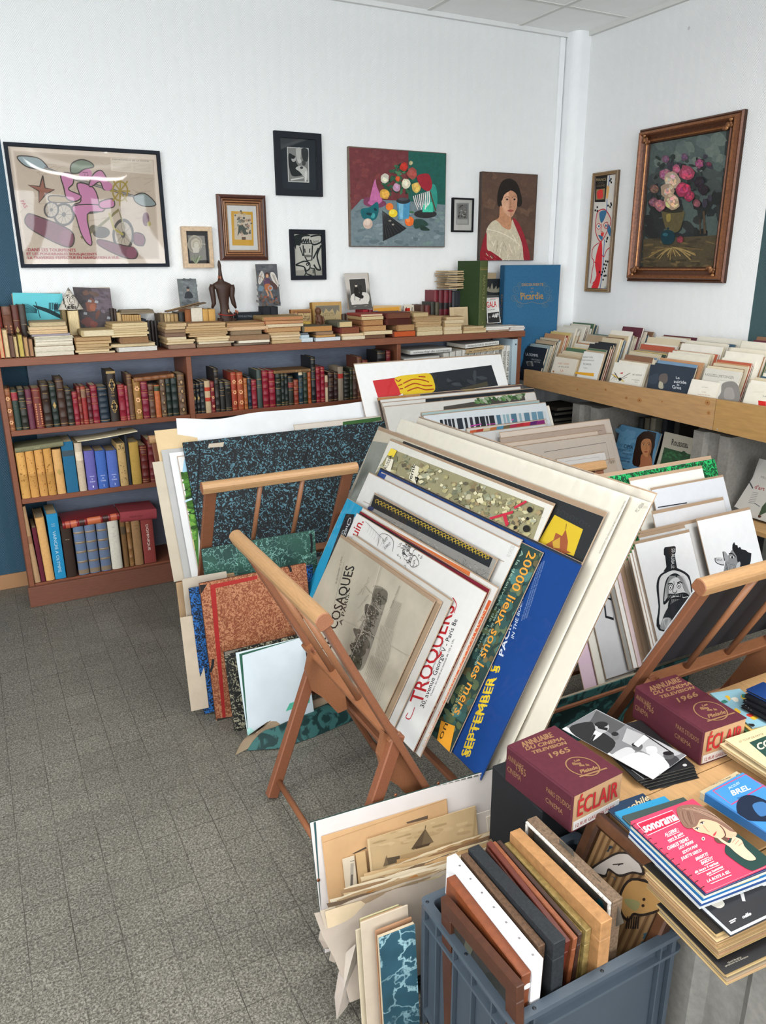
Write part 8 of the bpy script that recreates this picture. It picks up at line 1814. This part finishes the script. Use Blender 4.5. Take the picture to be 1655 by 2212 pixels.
def art_sono(p):
 WH='e2dede';p.line([(515,325),(830,205),(895,300),(610,428)],.0012,WH,False,True);p.poly([(525,333),(825,215),(885,298),(608,418)],'b01f3c');p.text('sonorama',(592,405),(880,290),(545,330),WH,.0016)
 for s_,a,b,c in(('ALGERIE :',(768,440),(885,385),(755,412)),('vers la paix',(792,488),(925,418),(782,462)),('CHARLES TRENET',(792,560),(980,470),(778,530)),('LEO FERRE',(890,555),(1016,495),(880,530)),('EDITH PIAF',(925,595),(1055,530),(915,570)),('JULIETTE GRECO',(910,650),(1090,570),(900,625)),('BRIGITTE',(1040,655),(1145,605),(1030,628)),('BARDOT',(1090,692),(1190,642),(1078,665)),('dit leurs 4 verites',(1030,770),(1235,680),(1020,748)),('aux hommes',(1135,785),(1275,715),(1125,762)),('LA BOITE A SEL',(1140,850),(1340,762),(1130,825))):p.text(s_,a,b,c,WH,.0004)
 for a,b in(((780,447),(890,400)),((800,494),(935,432)),((1065,662),(1150,622)),((1110,700),(1195,660)),((1045,778),(1245,692)),((1150,792),(1285,727)),((1165,862),(1350,782))):p.line([a,b],.0012,WH)
 p.blob([(1425,350),(1560,420),(1660,520),(1660,690),(1530,745),(1330,620),(1290,560),(1320,480)],'1f3a36');p.blob([(1200,440),(1290,430),(1320,470),(1300,500),(1220,495)],'5a4238')
 p.blob([(990,300),(1060,250),(1200,290),(1270,350),(1290,430),(1250,460),(1200,450),(1130,420),(1050,400),(1000,360)],'d8a688');p.blob([(1260,350),(1350,390),(1400,380),(1380,450),(1300,450),(1280,420)],'cfa084')
 p.blob([(865,200),(930,165),(1050,165),(1200,215),(1330,270),(1420,350),(1400,400),(1340,395),(1270,350),(1200,310),(1080,290),(1040,350),(960,370),(900,310)],'7a5c4e')
 for k in range(16):p.line([(890+k*8,200-k),(1000+k*14,215+k*2),(1180+k*14,280+k*6)],.0011,random.choice(['9a7a68','654a3e','b09482']),True)
 for k in range(8):p.line([(900+k*14,220),(915+k*15,290),(960+k*9,350-k*3)],.0014,random.choice(['6a4e42','8a6c5c']),True)
 p.line([(1245,345),(1280,385),(1296,430),(1285,448)],.002,'4c362e',True)
 for ex,ey in((1048,376),(1092,325)):p.ell(ex,ey,19,9,'ddd0c8',-.5);p.ell(ex,ey,8,8,'2a2220');p.line([(ex-20,ey+2),(ex,ey-12),(ex+18,ey-8)],.0016,'2a2220',True)
 p.line([(1100,345),(1140,395),(1155,400)],.001,'b5806a',True);p.blob([(1185,432),(1205,408),(1218,398),(1212,420),(1198,438)],'b03a44')
 p.blob([(1210,440),(1235,448),(1330,505),(1360,450),(1400,455),(1440,480),(1470,540),(1560,630),(1545,655),(1480,650),(1390,590),(1330,535),(1260,490)],'dcb096')
 for a,b in(((1385,462),(1355,500)),((1415,475),(1380,515)),((1445,500),(1410,530))):p.line([a,b],.0011,'a87860',True)
 p.ell(1100,465,16,17,'b9b0ac');p.ell(1100,465,7,8,'4a4442')
z+=.0062;r,w,h,T=flat('ring_bound_magazine','bright red magazine with a brown-haired girl, finger at her lips, topmost of the pile','magazine',z,.0055,C4,(455,303),(1075,85),(1650,690),'cc3a58',art_sono,'d4d0d0','gloss_cover',bl=(1135,920))
for k in range(13):q=MB();y=h*(.05+.075*k);q.tube([(-w/2+.004,y,T+.0006),(-w/2-.002,y,T+.001),(-w/2-.003,y,T-.002)],.0006,'3a3a3c',5);q.obj('binding_ring','metal',r)
def art_brel(p):
 p.poly([(1300,830),(1530,705),(1800,900),(1655,1110)],'3f82c0');p.line([(1325,830),(1530,725),(1800,905)],.003,'b0446c');p.line([(1325,830),(1440,915),(1655,790)],.003,'b0446c');p.text('JACQUES',(1425,822),(1492,785),(1418,808),'c8d4e0');p.text('BREL',(1450,862),(1560,820),(1432,832),'dde2ea',.001);p.text('Jean Clouzet',(1478,880),(1545,858),(1472,872),'1c3c64')
 p.blob([(1470,930),(1500,870),(1580,860),(1700,920),(1760,1010),(1600,1020),(1500,1000)],'172338');p.blob([(1570,920),(1640,900),(1680,960),(1620,990)],'3c6a9c')
flat('paperback_book','beige paperback under the blue book at the right edge','book',.446,.018,C3,(1272,822),(1500,695),(1900,990),'b9a888',lambda p:(p.text('ACTUEL',(1310,800),(1435,745),(1302,778),'2a2622',.0008),p.text('par',(1470,738),(1490,730),(1465,725),'2a2622')),group=GM)
flat('paperback_book','blue paperback with a dark head and a pink frame line, at the right edge','book',.468,.021,C3,(1300,832),(1532,706),(1950,1000),'3f82c0',art_brel,'d0ccc4','gloss_cover',GM,spine='2f68a2')
for k,(c,dx,lb)in enumerate((('a8906c',30,'tan'),('c9b48a',10,'cream'),('b58a3a',20,'yellow'),('9c7c5a',0,'brown'),('cfc2a4',8,'ivory'),('c2b08c',0,'sand'))):
 flat('magazine',lb+' old magazine in the pile at the right edge, %s from the bottom'%ORD[k],'magazine',.408+k*.0075,.007,C3,(1390+dx,530+(5-k)*18),(1640,440+(5-k)*18),(2000,700),c,None,'b59c74','old_paper',GM,wob=3)
flat('magazine','cream magazine with a dark green title block, topmost of the right edge pile','magazine',.459,.006,C3,(1400,508),(1655,425),(2000,640),'c9b994',lambda p:(p.text('LE COUP DE PATTE',(1490,530),(1640,482),(1486,518),'6a4a3a'),p.poly([(1550,530),(1700,470),(1850,580),(1690,650)],'1f4038'),p.text('CO',(1610,580),(1690,548),(1590,540),'d0c8b0',.002)),'b59c74','card_cover',GM)
for k in range(3):flat('comic_book',['green','yellow and teal','pale blue'][k]+' illustrated comic, right of the 1966 yearbook','magazine',.407+k*.005,.0045,C3,(1300+k*8,262-k*22),(1420+k*20,232-k*14),(1800,470-k*40),['3a5a3c','c9a45a','8ab4c4'][k],lambda p:[p.ell(random.uniform(1340,1655),random.uniform(230,460),24,12,random.choice(['c23a30','d8b03a','3a7a6a','2a2a2a','d8d2c4','3a8a4a']),random.random(),8,.3)for j in range(16)],'c9bda4','gloss_cover',GM,bl=(1560,500-k*30))
for k in range(4):flat('notebook',['bottom','second','third','topmost'][k]+(' blue' if k==3 else ' black')+' dotted spiral notebook at the right edge beyond the comics','notebook',.417+.009*(k+1)+.004,.008,C3,(1515+k*6,292-k*32),(1640,240-k*30),(1900,400-k*40),'1f3f7a' if k==3 else '17181c',lambda p:[p.ell(1530+j*16,300-k*30+j*14,2,1.6,'b8b8b8')for j in range(9)],'26282c','gloss_cover',GM)
for k,(x,c,m_,lb)in enumerate(((-1.86,'1c2c2c','marbled_dark_green','large dark green marbled folder below the right rack'),(-2.02,'20242a','cloth_cover','black folder standing below the right rack'),(-2.05,'5a4030','cloth_cover','brown folder standing below the right rack'))):
 M=Matrix.Translation((x+.18 if k==0 else x,-2.36+.03*k,0))@Matrix.Rotation(math.radians(4),4,'X');r=thing('floor_folder',lb,'portfolio',M)
 q=MB();w=.3 if k==0 else .012;q.box(-w,w,-.004,.0 if k==0 else .2,0,.24,c);q.obj('front_board',m_,r);q=MB();q.box(-w+.002,w-.002,.001 if k==0 else .201,.012 if k==0 else .206,.002,.236,'8a7f70');q.obj('papers','old_paper',r)
